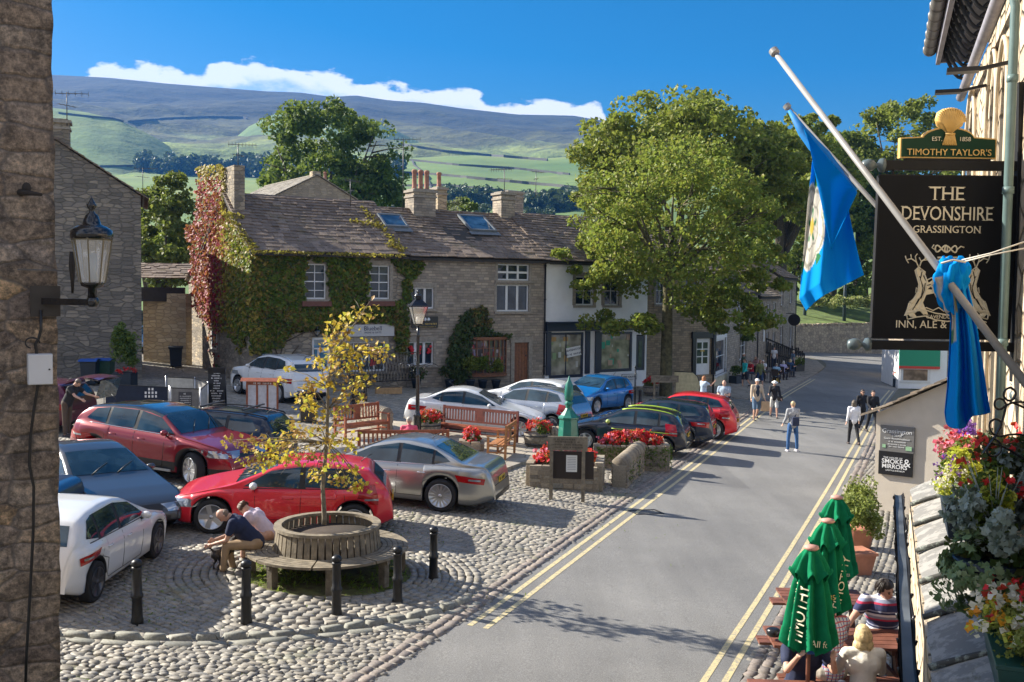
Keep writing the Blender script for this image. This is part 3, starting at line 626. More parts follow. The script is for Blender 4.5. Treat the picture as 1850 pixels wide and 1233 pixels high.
def roof(parent,x0,x1,y0,z0,yr,zr,y2,z2,msl,mund,gauge=.26,seed=1,name='roof',wd=.45,sag=0,th=.045,ridge=True):
    rng=random.Random(seed);mb=MB();mb.cur=1
    poly=[(y0+.02,z0-.08),(yr,zr-.03),(y2-.02,z2-.08),(y2-.02,z2-.2),(yr,zr-.17),(y0+.02,z0-.2)]
    n=6;vs=[(x,y,z) for x in (x0,x1) for y,z in poly];mb.add(vs,[tuple(range(n))[::-1],tuple(range(n,2*n))]+[(i,(i+1) % n,n+(i+1) % n,n+i) for i in range(n)],1,False)
    slates(mb,x0,x1,y0,z0-.03,yr,zr,gauge,rng,0,wd,th,sag);slates(mb,x0,x1,y2,z2-.03,yr,zr,gauge*1.6,rng,0,wd*1.3,th)
    o=mb.build(name,[msl,mund],parent)
    if ridge:
        r=MB();x=x0
        while x < x1:
            w=min(rng.uniform(.5,.75),x1-x);h=rng.uniform(-.01,.015);r.add([(x+.01,yr-.17,zr-.06+h),(x+.01,yr,zr+.08+h),(x+.01,yr+.17,zr-.06+h),(x+w,yr-.17,zr-.06+h),(x+w,yr,zr+.08+h),(x+w,yr+.17,zr-.06+h)],[(0,3,4,1),(1,4,5,2),(0,1,2),(3,5,4),(0,2,5,3)],0,False);x += w
        r.build('ridge',mund if False else msl,o)
    return o
def body(parent,x0,x1,dep,zt,m,holes=(),yr=None,zr=None,zb=None,name='wall',rev=.2,z0=-2.2,sides=True):
    """four walls; facade at y=0 with holes; gables peak at (yr, zr)"""
    mb=MB();zb=zt if zb is None else zb;holes_wall(mb,x0,x1,z0,zt,holes,0,rev)
    mb.add([(x0,dep,z0),(x1,dep,z0),(x1,dep,zb),(x0,dep,zb)],[(3,2,1,0)],0,False)
    if sides:
        for x,fl in ((x0,1),(x1,0)):
            p=[(x,0,z0),(x,0,zt)]+([(x,yr,zr-.06)] if yr else [])+[(x,dep,zb),(x,dep,z0)];f=tuple(range(len(p)));mb.add(p,[f if fl else f[::-1]],0,False)
    # dark interior so that openings are never see-through
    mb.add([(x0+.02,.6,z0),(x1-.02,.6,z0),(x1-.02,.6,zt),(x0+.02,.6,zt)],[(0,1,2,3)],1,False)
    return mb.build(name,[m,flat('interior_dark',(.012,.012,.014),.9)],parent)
def window(parent,x0,x1,z0,z1,cols=2,rows=2,fm=None,gm=None,surround=None,sill=True,y=.1,fw=.055,bar=.03,name='window',sw=.14,sash=False,lintel=True,curtain=None):
    mb=MB();fm=fm or M_WHITE;gm=gm or M_GLASS
    fr=MB();w=fw
    for a,b,c,d in ((x0,x0+w,z0,z1),(x1-w,x1,z0,z1),(x0+w,x1-w,z0,z0+w*1.3),(x0+w,x1-w,z1-w,z1)): fr.box(((a+b)/2,y,(c+d)/2),(b-a,.07,d-c))
    for i in range(1,cols): xx=x0+(x1-x0)*i/cols;fr.box((xx,y+.005,(z0+z1)/2),(bar,.05,z1-z0-2*w))
    for j in range(1,rows):
        zz=z0+(z1-z0)*j/rows;bw=bar*1.6 if sash and j*2 == rows else bar;fr.box(((x0+x1)/2,y+.001,zz),(x1-x0-2*w,.06 if sash else .052,bw))
    gl=MB();gl.add([(x0+.01,y+.03,z0+.01),(x1-.01,y+.03,z0+.01),(x1-.01,y+.03,z1-.01),(x0+.01,y+.03,z1-.01)],[(0,1,2,3)],0,False)
    if surround:
        s=sw
        if lintel: mb.box(((x0+x1)/2,.045,z1+.11),(x1-x0+2*s,.15,.22))
        mb.box((x0-s/2,.05,(z0+z1)/2),(s,.14,z1-z0));mb.box((x1+s/2,.05,(z0+z1)/2),(s,.14,z1-z0))
        top=mb.build(name,surround,parent);fr.build('frame',fm,top)
    else: top=fr.build(name,fm,parent)
    gl.build('pane',gm,top)
    if sill: s_=MB();s_.box(((x0+x1)/2,.02,z0-.06),(x1-x0+.3,.26,.12));s_.build('sill',surround or fm,top)
    if curtain: c=MB();c.add([(x0+.02,y+.025,z0+(z1-z0)*.0),(x1-.02,y+.025,z0),(x1-.02,y+.025,z1-.02),(x0+.02,y+.025,z1-.02)],[(0,1,2,3)]);c.build('curtain',curtain,top)
    return top
M_WHITE=mat('white_paint',(.72,.73,.74),.45,var=.06);M_GLASS=glassy('window_glass');M_GLASSB=glassy('shop_glass',(.03,.04,.045),.05)
def slate_mat(name,cols,moss=.5):
    t=NT(name);g=t.n('ShaderNodeNewGeometry');o=t.obj();n=len(cols);c=t.ramp(g.outputs['Random Per Island'],[((i+.5)/n,k) for i,k in enumerate(cols)])
    c=t.mix(.8,c,t.ramp(t.noise(o,9,6,.7),[(.3,(.55,.55,.55)),(.7,(1.5,1.45,1.4))]),'MULTIPLY');c=t.mix(t.math('MULTIPLY',t.ramp(t.noise(o,.8,6,.72),[(.55,0),(.7,1)]),moss),c,(.10,.10,.02));t.set(Base_Color=c,Roughness=.75);t.bump(t.noise(o,25,5),.5,.01);return t.m
M_SLATE=slate_mat('roof_slate',[(.15,.112,.085),(.19,.145,.112),(.12,.092,.072),(.245,.19,.15),(.165,.125,.098)]);M_SLATED=mat('under_slate',(.05,.045,.04),.9)
M_SLATEL=slate_mat('pale_roof_slate',[(.26,.21,.16),(.32,.26,.20),(.21,.17,.13),(.36,.30,.23)],.2)
M_IVYWALL=stone('rubble_wall',[(.17,.155,.135),(.25,.22,.185),(.12,.11,.10),(.30,.265,.215),(.20,.19,.175)],(.15,.14,.12),2.6,6)
M_GREYWALL=stone('coursed_wall',[(.20,.18,.16),(.28,.25,.215),(.16,.15,.14),(.33,.29,.24),(.24,.22,.20)],(.17,.16,.14),2.6,7.5,coursed=True)
M_DARKWALL=stone('weathered_wall',[(.16,.145,.125),(.24,.215,.175),(.11,.10,.09),(.29,.25,.19)],(.16,.15,.125),2.4,6.5)
M_TANWALL=stone('buff_wall',[(.40,.32,.21),(.48,.40,.28),(.33,.27,.19),(.52,.43,.30)],(.32,.27,.19),2.2,5.5,dirt=.12)
M_DRESS=mat('dressed_stone',(.30,.265,.22),.85,var=.25,sc=9,bump=.3)
M_BLACKP=flat('black_paint',(.012,.012,.014),.3);M_LEAD=mat('lead',(.16,.18,.20),.5,.1,.2,8)
M_RENDERW=mat('white_render',(.86,.87,.89),.8,var=.05,sc=2,bump=.3,bsc=60);M_NAVY=flat('navy_gloss',(.018,.025,.05),.3)
M_PIPE=flat('black_pipe',(.02,.02,.022),.4);M_WOODR=mat('stained_wood',(.22,.085,.035),.5,var=.3,sc=10)
M_POTR=mat('clay_pot',(.34,.16,.11),.8,var=.3);M_BRASS=flat('lettering_dark',(.02,.03,.08),.5)
M_CREAM=flat('cream_lettering',(.72,.68,.55),.5);M_WLET=flat('white_lettering',(.8,.8,.8),.5)
def chimney(parent,x,y,w,d,z0,z1,m,pots=2,pm=None,name='chimney',band=True,ph=.5):
    mb=MB();mb.box((x,y,(z0+z1)/2),(w,d,z1-z0));o=mb.build(name,m,parent)
    if band: b=MB();b.box((x,y,z1-.07),(w+.16,d+.16,.12));b.box((x,y,z1-.35),(w+.10,d+.10,.09));b.box((x,y,z1+.02),(w-.1,d-.1,.06));b.build('cap',M_DRESS,o)
    pm=pm or M_POTR
    for i in range(pots):
        xx=x+(i-(pots-1)/2)*w*.8/max(pots,1)*1.05;p=MB();p.lathe([(.13,0),(.15,.05),(.12,.1),(.11,ph*.8),(.14,ph*.85),(.14,ph*.95),(.10,ph)],(xx,y,z1+.04),12);p.build('chimney_pot',pm,o)
    return o
def aerial(loc,h,label,rz=0,big=True,group=None,n=9):
    e=empty('television_aerial',loc,rz,label,'aerial',group);mm=flat('aerial_metal',(.10,.10,.11),.4,.6);m=MB();m.tube([(0,0,-.3),(0,0,h)],.022,6);m.build('mast',mm,e)
    a=MB();L=1.3 if big else .8;a.bar((-L*.35,0,h-.08),(L*.65,0,h-.02),.025)
    for i in range(n): x=-L*.33+i*L*.97/(n-1);a.bar((x,-.25,h-.05),(x,.25,h-.05),.012);a.bar((x,0,h-.17),(x,0,h+.07),.012)
    a.build('antenna',mm,e)
    if big: a2=MB();a2.bar((-.3,-.3,h-.55),(.3,.3,h-.55),.02);[a2.bar((-.3+k*.15+.1,-.3+k*.15-.1,h-.55),(-.3+k*.15-.1,-.3+k*.15+.1,h-.55),.012) for k in range(5)];a2.build('antenna',mm,e)
    return e
def downpipe(parent,x,z0,z1,y=-.07,r=.045,m=None,name='downpipe'):
    mb=MB();mb.tube([(x,y,z0),(x,y,z1)],r,8)
    z=z0+.4
    while z < z1: mb.tube([(x,y,z),(x,y,z+.07)],r*1.35,8);z += 1.7
    return mb.build(name,m or M_PIPE,parent)
def gutter(parent,x0,x1,y,z,r=.06,m=None,name='gutter'):
    mb=MB();n=7
    for rr,fl in ((r,0),(r*.8,1)):
        vs=[(x,y+math.cos(PI+PI*k/n)*rr,z+math.sin(PI+PI*k/n)*rr) for x in (x0,x1) for k in range(n+1)];fs=[(k,k+1,n+2+k,n+1+k) for k in range(n)];mb.add(vs,fs,0,True)
    return mb.build(name,m or M_PIPE,parent)
# ================================================================ the terrace of houses across the square
A0=G(455,700);FT=Face((A0.x,A0.y),math.radians(32))
x735,x985,x1165,x1292=FT.X(735,600),FT.X(985,600),FT.X(1168,640),FT.X(1290,650)
zE1,zE2,zE3=FT.Z(600,459),FT.Z(860,468),FT.Z(1030,474)
YR=3.9
# --- ivy clad house
h1=FT.e('ivy_house',0,0,0,'stone house covered in green and crimson ivy behind the white estate car','house')
zR1=FT.Z(620,363,YR)
w1=(FT.X(550,510),FT.X(589,510),FT.Z(570,541),FT.Z(570,477));w2=(FT.X(668,510),FT.X(704,510),FT.Z(686,541),FT.Z(686,480))
dr=(FT.X(564,650),FT.X(597,650),-.5,FT.Z(580,610));sh=(FT.X(611,650),FT.X(696,650),FT.Z(650,672),FT.Z(650,618))
body(h1,0,x735,8,zE1,M_IVYWALL,[w1,w2,dr,sh],YR,zR1,None)
roof(h1,-.12,x735,-.28,zE1+.05,YR,zR1,8.1,zE1,M_SLATE,M_SLATED,.27,3,sag=.12)
for w_ in (w1,w2):
    t_=window(h1,*w_,2,4,surround=M_DRESS,sash=True,sw=.16);b=MB();b.box(((w_[0]+w_[1])/2,-.13,w_[2]-.2),(w_[1]-w_[0]+.35,.24,.22));b.build('window_box',mat('painted_trough',(.14,.05,.035),.6),t_)
o=MB();[o.box(((dr[0]+dr[1])/2+sx*(dr[1]-dr[0]-.1)/2,.1,(dr[2]+dr[3])/2),(.1,.1,dr[3]-dr[2])) for sx in (-1,1)];o.box(((dr[0]+dr[1])/2,.1,dr[3]-.05),(dr[1]-dr[0],.1,.1));o.box(((dr[0]+dr[1])/2,.1,dr[3]-.5),(dr[1]-dr[0],.1,.07));dd_=o.build('door',M_WHITE,h1)
o=MB();o.box(((dr[0]+dr[1])/2+.12,.14,(dr[3]-.5+dr[2])/2),((dr[1]-dr[0])*.62,.05,dr[3]-.5-dr[2]));o.build('door_leaf',M_WHITE,dd_);o=MB();o.box(((dr[0]+dr[1])/2+.12,.11,dr[3]-1.15),((dr[1]-dr[0])*.40,.02,.95));o.box((dr[0]+.3,.15,dr[3]-1.3),(.26,.02,1.5));o.box(((dr[0]+dr[1])/2,.14,dr[3]-.27),(dr[1]-dr[0]-.2,.02,.36));o.build('pane',glassy('door_glass',(.03,.10,.16)),dd_)
def shop_goods(parent,x0,x1,z0,z1,cols,seed,n=14,y=.13):
    r=random.Random(seed)
    for k,c in enumerate(cols):
        mb=MB()
        for _ in range(n//len(cols)+1): w,h=r.uniform(.08,.3),r.uniform(.1,.35);mb.box((r.uniform(x0+w/2+.05,x1-w/2-.05),y-.0015*(k+1),r.uniform(z0+h/2+.05,z1-h/2-.1)),(w,.01,h))
        mb.build('display',flat('display_%s' % '_'.join(str(int(v*99)) for v in c),c,.6),parent)
s1=window(h1,*sh,3,1,surround=M_DRESS,gm=M_GLASSB);shop_goods(s1,*sh,[(.06,.3,.45),(.5,.04,.04),(.55,.55,.5),(.1,.12,.16)],4)
zc=FT.Z(400,303,YR);chimney(h1,.24,YR-.25,.48,2.3,zE1+1.4,zc,M_DARKWALL,0,band=False,name='chimney')
gx=h1;mb=MB()         # small gable window and lean-to at the back
def gwin(parent,y0,y1,z0,z1,m=M_WHITE):
    g=MB();
    for a,b,c,d in ((y0,y0+.07,z0,z1),(y1-.07,y1,z0,z1),(y0,y1,z0,z0+.08),(y0,y1,z1-.07,z1),(y0,y1,(z0+z1)/2-.03,(z0+z1)/2+.03)): g.box((-.02,(a+b)/2,(c+d)/2),(.06,b-a,d-c))
    o=g.build('window',m,parent);p=MB();p.add([(-.012,y0,z0),(-.012,y1,z0),(-.012,y1,z1),(-.012,y0,z1)],[(0,3,2,1)]);p.build('pane',M_GLASS,o);s=MB();s.box((-.05,(y0+y1)/2,z0-.06),(.2,y1-y0+.25,.12));s.box((-.02,(y0+y1)/2,z1+.1),(.06,y1-y0+.3,.2));s.box((-.02,y0-.09,(z0+z1)/2),(.06,.18,z1-z0));s.box((-.02,y1+.09,(z0+z1)/2),(.06,.18,z1-z0));s.build('surround',M_DRESS,o)
gwin(h1,5.2,6.2,1.3,3.1)
lt=FT.e('stone_lean_to',.4,8.02,0,'low stone extension in shade at the back of the ivy house','extension');m_=MB();m_.add([(0,0,-.6),(0,4.2,-.6),(0,4.2,4.6),(0,0,6.6),(6,0,-.6),(6,4.2,-.6),(6,4.2,4.6),(6,0,6.6)],[(0,3,2,1),(4,5,6,7),(1,2,6,5),(0,4,7,3)]);m_.build('wall',M_DARKWALL,lt)
m_=MB();slates(m_,-.1,6,4.4,4.55,0,6.75,.4,random.Random(5),0,.6);m_.build('roof',M_SLATE,lt)
# signboard over the shop
sx0,sz0=FT.loc(612,609);sx1,sz1=FT.loc(711,586);sg=FT.e('shop_sign',(sx0+sx1)/2,-.07,(sz0+sz1)/2,'pale grey signboard with dark serif lettering over the ivy house shop window','sign')
W_,H_=sx1-sx0,sz1-sz0;m_=MB();m_.box((0,0,0),(W_,.06,H_));m_.build('board',flat('pale_grey_board',(.52,.51,.50),.6),sg,bevel=.01)
text_mesh('Bluebell',H_*.52,M_BRASS,'lettering',sg,T(W_*.10,-.035,H_*.16));text_mesh('HOME & GIFTS',H_*.2,M_BRASS,'lettering',sg,T(W_*.10,-.035,-H_*.18),spacing=1.2)
text_mesh('B',H_*.5,M_BRASS,'emblem',sg,T(-W_*.33,-.035,.02))
# --- coursed stone cottage
h2=FT.e('stone_cottage',x735,0,0,'grey stone cottage with brown door and mullioned windows between ivy and white houses','cottage');X0=x735
zR2=FT.Z(860,386,YR);L2=x985-x735
def fl(*b): return (FT.X(b[0],(b[2]+b[3])/2)-X0,FT.X(b[1],(b[2]+b[3])/2)-X0,FT.Z((b[0]+b[1])/2,b[3]),FT.Z((b[0]+b[1])/2,b[2]))
wa=fl(737,784,520,558);wb=fl(899,956,478,507);wc=fl(897,955,515,563);wd_=fl(735,783,618,660);we=fl(849,912,614,674);do=fl(928,954,619,720)
we=(we[0],we[1],we[2],we[3]);holes=[wa,wb,wc,wd_,we,do]
body(h2,.02,L2,8,zE2,M_GREYWALL,holes,YR,zR2)
roof(h2,.02,L2+.05,-.3,zE2+.05,YR,zR2,8.1,zE2,M_SLATE,M_SLATED,.27,8,sag=.15)
window(h2,*wa,3,1,surround=M_DRESS,bar=.12,fm=M_WHITE);window(h2,*wb,3,2,surround=M_DRESS,bar=.10,curtain=None);window(h2,*wc,3,1,surround=M_DRESS,bar=.12)
g_=window(h2,*wd_,3,1,surround=M_DRESS,bar=.13);m_=MB();rr=random.Random(2)
for k in range(3):
    for q in range(9): m_.ball((wd_[0]+(wd_[1]-wd_[0])*(k+.5)/3+rr.uniform(-.12,.12),.05,wd_[3]-.18-rr.uniform(0,.35)),.07,6)
m_.build('red_flowers',flat('red_petal',(.6,.02,.03),.6),g_)
# tall brown plank door and bow window
m_=MB();n_=5
for k in range(n_): m_.box((do[0]+(do[1]-do[0])*(k+.5)/n_,.1,(do[2]+do[3])/2),((do[1]-do[0])/n_-.012,.06,do[3]-do[2]))
dd_=m_.build('door',M_WOODR,h2);m_=MB();m_.box((do[0]-.1,0,do[3]/2),(.2,.14,do[3]+.6));m_.box((do[1]+.1,0,do[3]/2),(.2,.14,do[3]+.6));m_.box(((do[0]+do[1])/2,0,do[3]+.13),(do[1]-do[0]+.5,.16,.26));m_.build('surround',M_DRESS,dd_);m_=MB();m_.ball((do[1]-.12,.03,1.0),.04,8);m_.build('handle',M_IRON,dd_)
bx0,bx1,bz0,bz1=we;m_=MB();NB=7;cxw=(bx0+bx1)/2;hw=(bx1-bx0)/2
def bow(t): return (cxw+hw*t*1.05,-.38*(1-t*t)-.03)
for k in range(NB+1): t_=-1+2*k/NB;p=bow(t_);m_.box((p[0],p[1],(bz0+bz1)/2),(.05,.05,bz1-bz0))
for j in range(5):
    z_=bz0+(bz1-bz0)*j/4
    for k in range(NB): a,b=bow(-1+2*k/NB),bow(-1+2*(k+1)/NB);m_.bar((a[0],a[1],z_),(b[0],b[1],z_),.05 if j in (0,4) else .03)
bw=m_.build('bow_window',M_WOODR,h2);m_=MB();top=[(cxw+hw*1.12*math.cos(a),-.5*math.sin(a)) for a in np.linspace(0,PI,9)]
m_.prism([(x,y) for x,y in top][::-1],bz1+.02,bz1+.14);m_.prism([(x,y*.9) for x,y in top][::-1],bz0-.16,bz0-.03);m_.build('hood',M_WOODR,bw)
m_=MB();m_.grid(lambda u,v: (cxw+hw*1.03*(-1+2*u),-.36*(1-(-1+2*u)**2)-.0,bz0+(bz1-bz0)*v),8,1,smooth=False);m_.build('pane',glassy('cottage_glass',(.06,.05,.05)),bw)
r=random.Random(9)
for nm,c in (('pale_stock',(.45,.4,.42)),('red_stock',(.45,.06,.08)),('lilac_stock',(.3,.25,.4))):
    m_=MB()
    for _ in range(8):
        t_=r.uniform(-.85,.85);p=bow(t_);w_=r.uniform(.08,.2);m_.box((p[0],p[1]+.045,r.uniform(bz0+.15,bz1-.2)),(w_,.012,r.uniform(.12,.4)))
    m_.build('display',flat(nm,c,.7),bw)
# skylights
def skylight(h,X0,zR,zE,px0,px1,py0,py1):
    e_=.28
    def rl(px,py):        # point on the roof plane
        O=FT.w(0,-.3,zE+.05);sd=Vector((0,YR+.3,zR-zE-.05)).normalized();sdw=FT.n*sd.y+Vector((0,0,sd.z));nn=FT.d.cross(sdw);rr_=ray(px,py);t_=(O-CAM).dot(nn)/rr_.dot(nn);q=CAM+rr_*t_-FT.O;return q.dot(FT.d)-X0,q.dot(FT.n),q.z
    a=rl(px0,(py0+py1)/2);b=rl(px1,(py0+py1)/2);c0=rl((px0+px1)/2,py1);c1=rl((px0+px1)/2,py0);up=Vector((0,c1[1]-c0[1],c1[2]-c0[2]));L=up.length;up.normalize();nn=Vector((0,-up.z,up.y));w=b[0]-a[0];C=Vector(((a[0]+b[0])/2,(c0[1]+c1[1])/2,(c0[2]+c1[2])/2))+nn*.09
    M=Matrix(((1,0,0,C.x),(0,up.y,nn.y,C.y),(0,up.z,nn.z,C.z),(0,0,0,1)));m=MB()
    for cx_,cy_,dx,dy in ((-w/2,0,.09,L),(w/2,0,.09,L),(0,-L/2,w+.09,.10),(0,L/2,w+.09,.10)): m.box((cx_,cy_,0),(dx,dy,.12),M=M)
    m.box((0,-L/2-.2,-.05),(w+.3,.35,.02),M=M)
    o=m.build('skylight',M_LEAD,h);g=MB();g.box((0,0,.02),(w-.05,L-.06,.02),M=M);g.build('pane',glassy('skylight_glass',(.02,.05,.09),.02),o)
skylight(h2,X0,zR2,zE2,687,728,392,412) if False else None
skylight(h1,0,zR1,zE1,690,728,392,412);skylight(h2,X0,zR2,zE2,840,882,394,419)
cz=FT.Z(760,345,YR)
chimney(h2,FT.X(758,370,YR)-X0,YR-.1,1.25,1.0,zR2-.9,cz,M_GREYWALL,3,ph=1.0);chimney(h2,FT.X(793,350,YR+2)-X0,YR+2,.55,.8,zR2-1.4,FT.Z(793,340,YR+2),M_TANWALL,1,ph=.8)
chimney(h2,FT.X(910,370,YR)-X0,YR,.85,.9,zR2-.6,FT.Z(910,349,YR),M_GREYWALL,0);downpipe(h2,L2-.08,0,zE2)
sx0,sz0=FT.loc(743,593);sx1,sz1=FT.loc(790,572);sg=FT.e('shop_sign',(sx0+sx1)/2,-.06,(sz0+sz1)/2,'small black signboard with gold lettering right of the street lamp','sign');m_=MB();m_.box((0,0,0),(sx1-sx0,.05,sz1-sz0));m_.build('board',M_BLACKP,sg)
m_=MB();[m_.lathe([(0,0),(.09,.005),(0,.01)],(dx,-.03,.13),10,M=Matrix.Rotation(PI/2,4,'X')) for dx in (-.2,.0,.18)];m_.build('emblem',M_WLET,sg)
faint(sg,flat('gold_lettering',(.55,.38,.10),.5),[(.1,1.0,-.08,.10),(.12,.9,-.22,.04)],T(0,-.03,0))
# --- white rendered house with shopfront
h3=FT.e('white_house',x985,0,0,'white rendered house with navy shopfront windows behind the big tree','house');X0=x985;L3=x1165-x985
zR3=FT.Z(1040,393,YR)
ua=fl(1040,1071,500,552);ub=fl(1092,1118,500,552);s1=fl(992,1054,601,683);s2=fl(1084,1142,600,672);s3=fl(1149,1169,605,688)
body(h3,.02,L3,8,zE3,M_RENDERW,[ua,ub,s1,s2,(s3[0],min(s3[1],L3-.1),0,s3[3])],YR,zR3);roof(h3,.05,L3+.05,-.3,zE3+.05,YR,zR3,8.1,zE3,M_SLATE,M_SLATED,.27,12,sag=.1)
for w_ in (ua,ub): window(h3,*w_,2,2,surround=M_DRESS,sw=.2)
sfm=M_NAVY
for k,w_ in enumerate((s1,s2)):
    o=window(h3,*w_,2 if k == 0 else 1,1,fm=sfm,gm=glassy('display_glass',(.16,.15,.12)),sill=False,fw=.12,bar=.04,y=.05)
    shop_goods(o,*w_,[(.40,.38,.30),(.25,.36,.18),(.55,.55,.5),(.5,.3,.1)] if k == 0 else [(.55,.55,.52),(.05,.38,.25),(.5,.35,.25)],30+k,12,.07)
W_=(s1[1]-s1[0]);cb_=MB();cb_.box((0,0,0),(W_*.42,.012,.5));e_=FT.e('window_poster',X0+s1[0]+W_*.72,.03,s1[2]+1.35,'tilted white poster with dark capitals in the left shopfront window of the white house','poster');cb_.build('sheet',M_WLET,e_,loc=(0,0,0));text_mesh('GRASSINGTON',.15,M_BRASS,'lettering',e_,T(0,-.01,.1));faint(e_,M_BRASS,[(0,.95,-.12,.11)],T(0,-.01,0));e_.rotation_euler.y=-.15
m_=MB();m_.box(((s3[0]+L3-.1)/2,.08,s3[3]/2-.2),(L3-.15-s3[0],.05,s3[3]+.3));do_=m_.build('door',M_NAVY,h3);m_=MB();m_.box(((s3[0]+L3-.1)/2,.05,s3[3]/2-.1),(L3-.5-s3[0],.02,s3[3]-.5));m_.build('pane',M_GLASSB,do_)
fz=s1[3];m_=MB();m_.box((L3/2+.0,-.09,fz+.28),(L3-.02,.16,.42));m_.box((L3/2,-.15,fz+.52),(L3+.05,.32,.08));[m_.box((x,-.06,fz/2),(.28,.10,fz+.1)) for x in (.18,s1[1]+.22,s2[0]-.22)];m_.build('shopfront',M_NAVY,h3)
m_=MB();m_.box(((s1[0]+s2[1])/2,-.04,s1[2]/2-1.0),(s2[1]-s1[0]+.1,.06,s1[2]+1.95));m_.build('stall_riser',M_RENDERW,h3)
# --- stone shop with white door at the end of the terrace
h4=FT.e('stone_shop',x1165,0,0,'brown stone shop with white half glazed door right of the tree trunk','shop');X0=x1165;L4=x1292-x1165;zE4=FT.Z(1230,495)
dz=fl(1256,1283,612,692);wq=fl(1185,1200,500,550);wr=fl(1235,1262,505,555)
body(h4,.02,L4,8,zE4,stone('brown_wall',[(.20,.165,.12),(.27,.22,.16),(.16,.135,.10)],(.14,.12,.09),3.2,8,coursed=True),[(dz[0],dz[1],-.4,dz[3]),wq,wr],YR,zE4+2.6);roof(h4,.05,L4+.1,-.3,zE4+.05,YR,zE4+2.6,8.1,zE4,M_SLATE,M_SLATED,.27,14)
window(h4,*wq,2,2,surround=M_DRESS);window(h4,*wr,2,2,surround=M_DRESS)
m_=MB();m_.box(((dz[0]+dz[1])/2,.1,dz[3]/2-.2),(dz[1]-dz[0],.08,dz[3]+.4));do_=m_.build('door',M_WHITE,h4);m_=MB()
for i in range(2):
    for j in range(3): m_.box((dz[0]+(dz[1]-dz[0])*(.3+.4*i),.052,dz[3]-.4-j*.42),((dz[1]-dz[0])*.3,.012,.36))
m_.build('pane',M_GLASS,do_);m_=MB();m_.box(((dz[0]+dz[1])/2,.045,.95),(.3,.02,.07));m_.build('letter_box',flat('brass',(.5,.33,.08),.3,.8),do_)
m_=MB();[m_.box((x,-.06,dz[3]/2),(.26,.12,dz[3]+.8)) for x in (dz[0]-.15,dz[1]+.2)];m_.box(((dz[0]+dz[1])/2,-.06,dz[3]+.2),(1.8,.14,.36));m_.build('door_case',M_BLACKP,h4)
# stone gable end beyond: cornershop bay with big white window
FS0=FT.w(L4+x1165+.4,.3);g2=G(1436,646);FS=Face((FS0.x,FS0.y),math.atan2(g2.y-FS0.y,g2.x-FS0.x))
LS=(Vector((g2.x,g2.y))-Vector((FS0.x,FS0.y))).length
# ---------------------------------------------------------------- row of cottages receding down the street
def fs(x0,*b): return (FS.X(b[0],(b[2]+b[3])/2)-x0,FS.X(b[1],(b[2]+b[3])/2)-x0,FS.Z((b[0]+b[1])/2,b[3]),FS.Z((b[0]+b[1])/2,b[2]))
xA,xB,xC,xD=0.0,FS.X(1368,600),FS.X(1405,600),FS.X(1436,600)
zA,zB,zC=FS.Z(1330,530),FS.Z(1386,537),FS.Z(1420,503)
ha=FS.e('shop_with_bay',0,0,0,'cream and stone shop with tall white framed window behind the cafe tables','shop')
wv=[fs(0,1291,1311,612,676),fs(0,1336,1348,600,650),fs(0,1330,1340,540,570)]
body(ha,.05,xB,7,zA,M_GREYWALL,wv,3.4,zA+2.3);roof(ha,.05,xB,-.25,zA+.05,3.4,zA+2.3,7.1,zA,M_SLATE,M_SLATED,.3,21)
window(ha,*wv[0],1,2,fw=.14,surround=M_WHITE);window(ha,*wv[1],2,2,surround=M_DRESS);window(ha,*wv[2],2,2,surround=M_DRESS)
m_=MB();m_.box(((wv[0][0]+wv[0][1])/2,-.06,wv[0][2]/2-.3),(wv[0][1]-wv[0][0]+.7,.1,wv[0][2]+.5));m_.build('stall_riser',mat('cream_paint',(.62,.56,.40),.6),ha);downpipe(ha,xB-.1,-1,zA)
hb=FS.e('narrow_cottage',xB,0,0,'low stone cottage between two taller buildings with two slim upper windows','cottage');wv=[fs(xB,1385,1391,550,575),fs(xB,1396,1401,548,572),fs(xB,1383,1388,600,640),fs(xB,1395,1400,600,635)]
body(hb,.02,xC-xB,7,zB,M_GREYWALL,wv,3.2,zB+1.5);roof(hb,.02,xC-xB,-.25,zB+.05,3.2,zB+1.5,7.1,zB,M_SLATEL,M_SLATED,.3,22)
for w_ in wv: window(hb,*w_,1,2,surround=M_DRESS)
m_=MB();m_.box((fs(xB,1379,1382,578,608)[0],-.06,(zB)*.5),(.6,.04,1.6));m_.build('hanging_banner',M_WHITE,hb)
hc=FS.e('tall_end_house',xC,0,0,'tall stone end house at the street bend with a round black sign on it','house');wv=[fs(xC,1411,1415,512,552),fs(xC,1427,1431,509,548),fs(xC,1409,1414,590,625),fs(xC,1426,1431,590,640)]
body(hc,.02,xD-xC,8,zC,M_GREYWALL,wv,4,zC+2.5);roof(hc,.02,xD-xC,-.3,zC+.05,4,zC+2.5,8.1,zC,M_SLATE,M_SLATED,.35,23);downpipe(hc,xD-xC-.15,-1,zC)
for w_ in wv: window(hc,*w_,1,2,surround=M_DRESS)
rx,rz_=FS.loc(1420,578);sg=FS.e('round_sign',rx,-.7,rz_,'round black hanging sign on the tall end house','sign');m_=MB();m_.lathe([(.001,-.05),(.52,-.05),(.52,.05),(.001,.05)],n=28,M=Matrix.Rotation(PI/2,4,'Y'),sm=False);m_.build('disc',M_BLACKP,sg);m_=MB();m_.bar((0,0,.56),(0,.7,.56),.06);m_.build('bracket',M_BLACKP,sg)
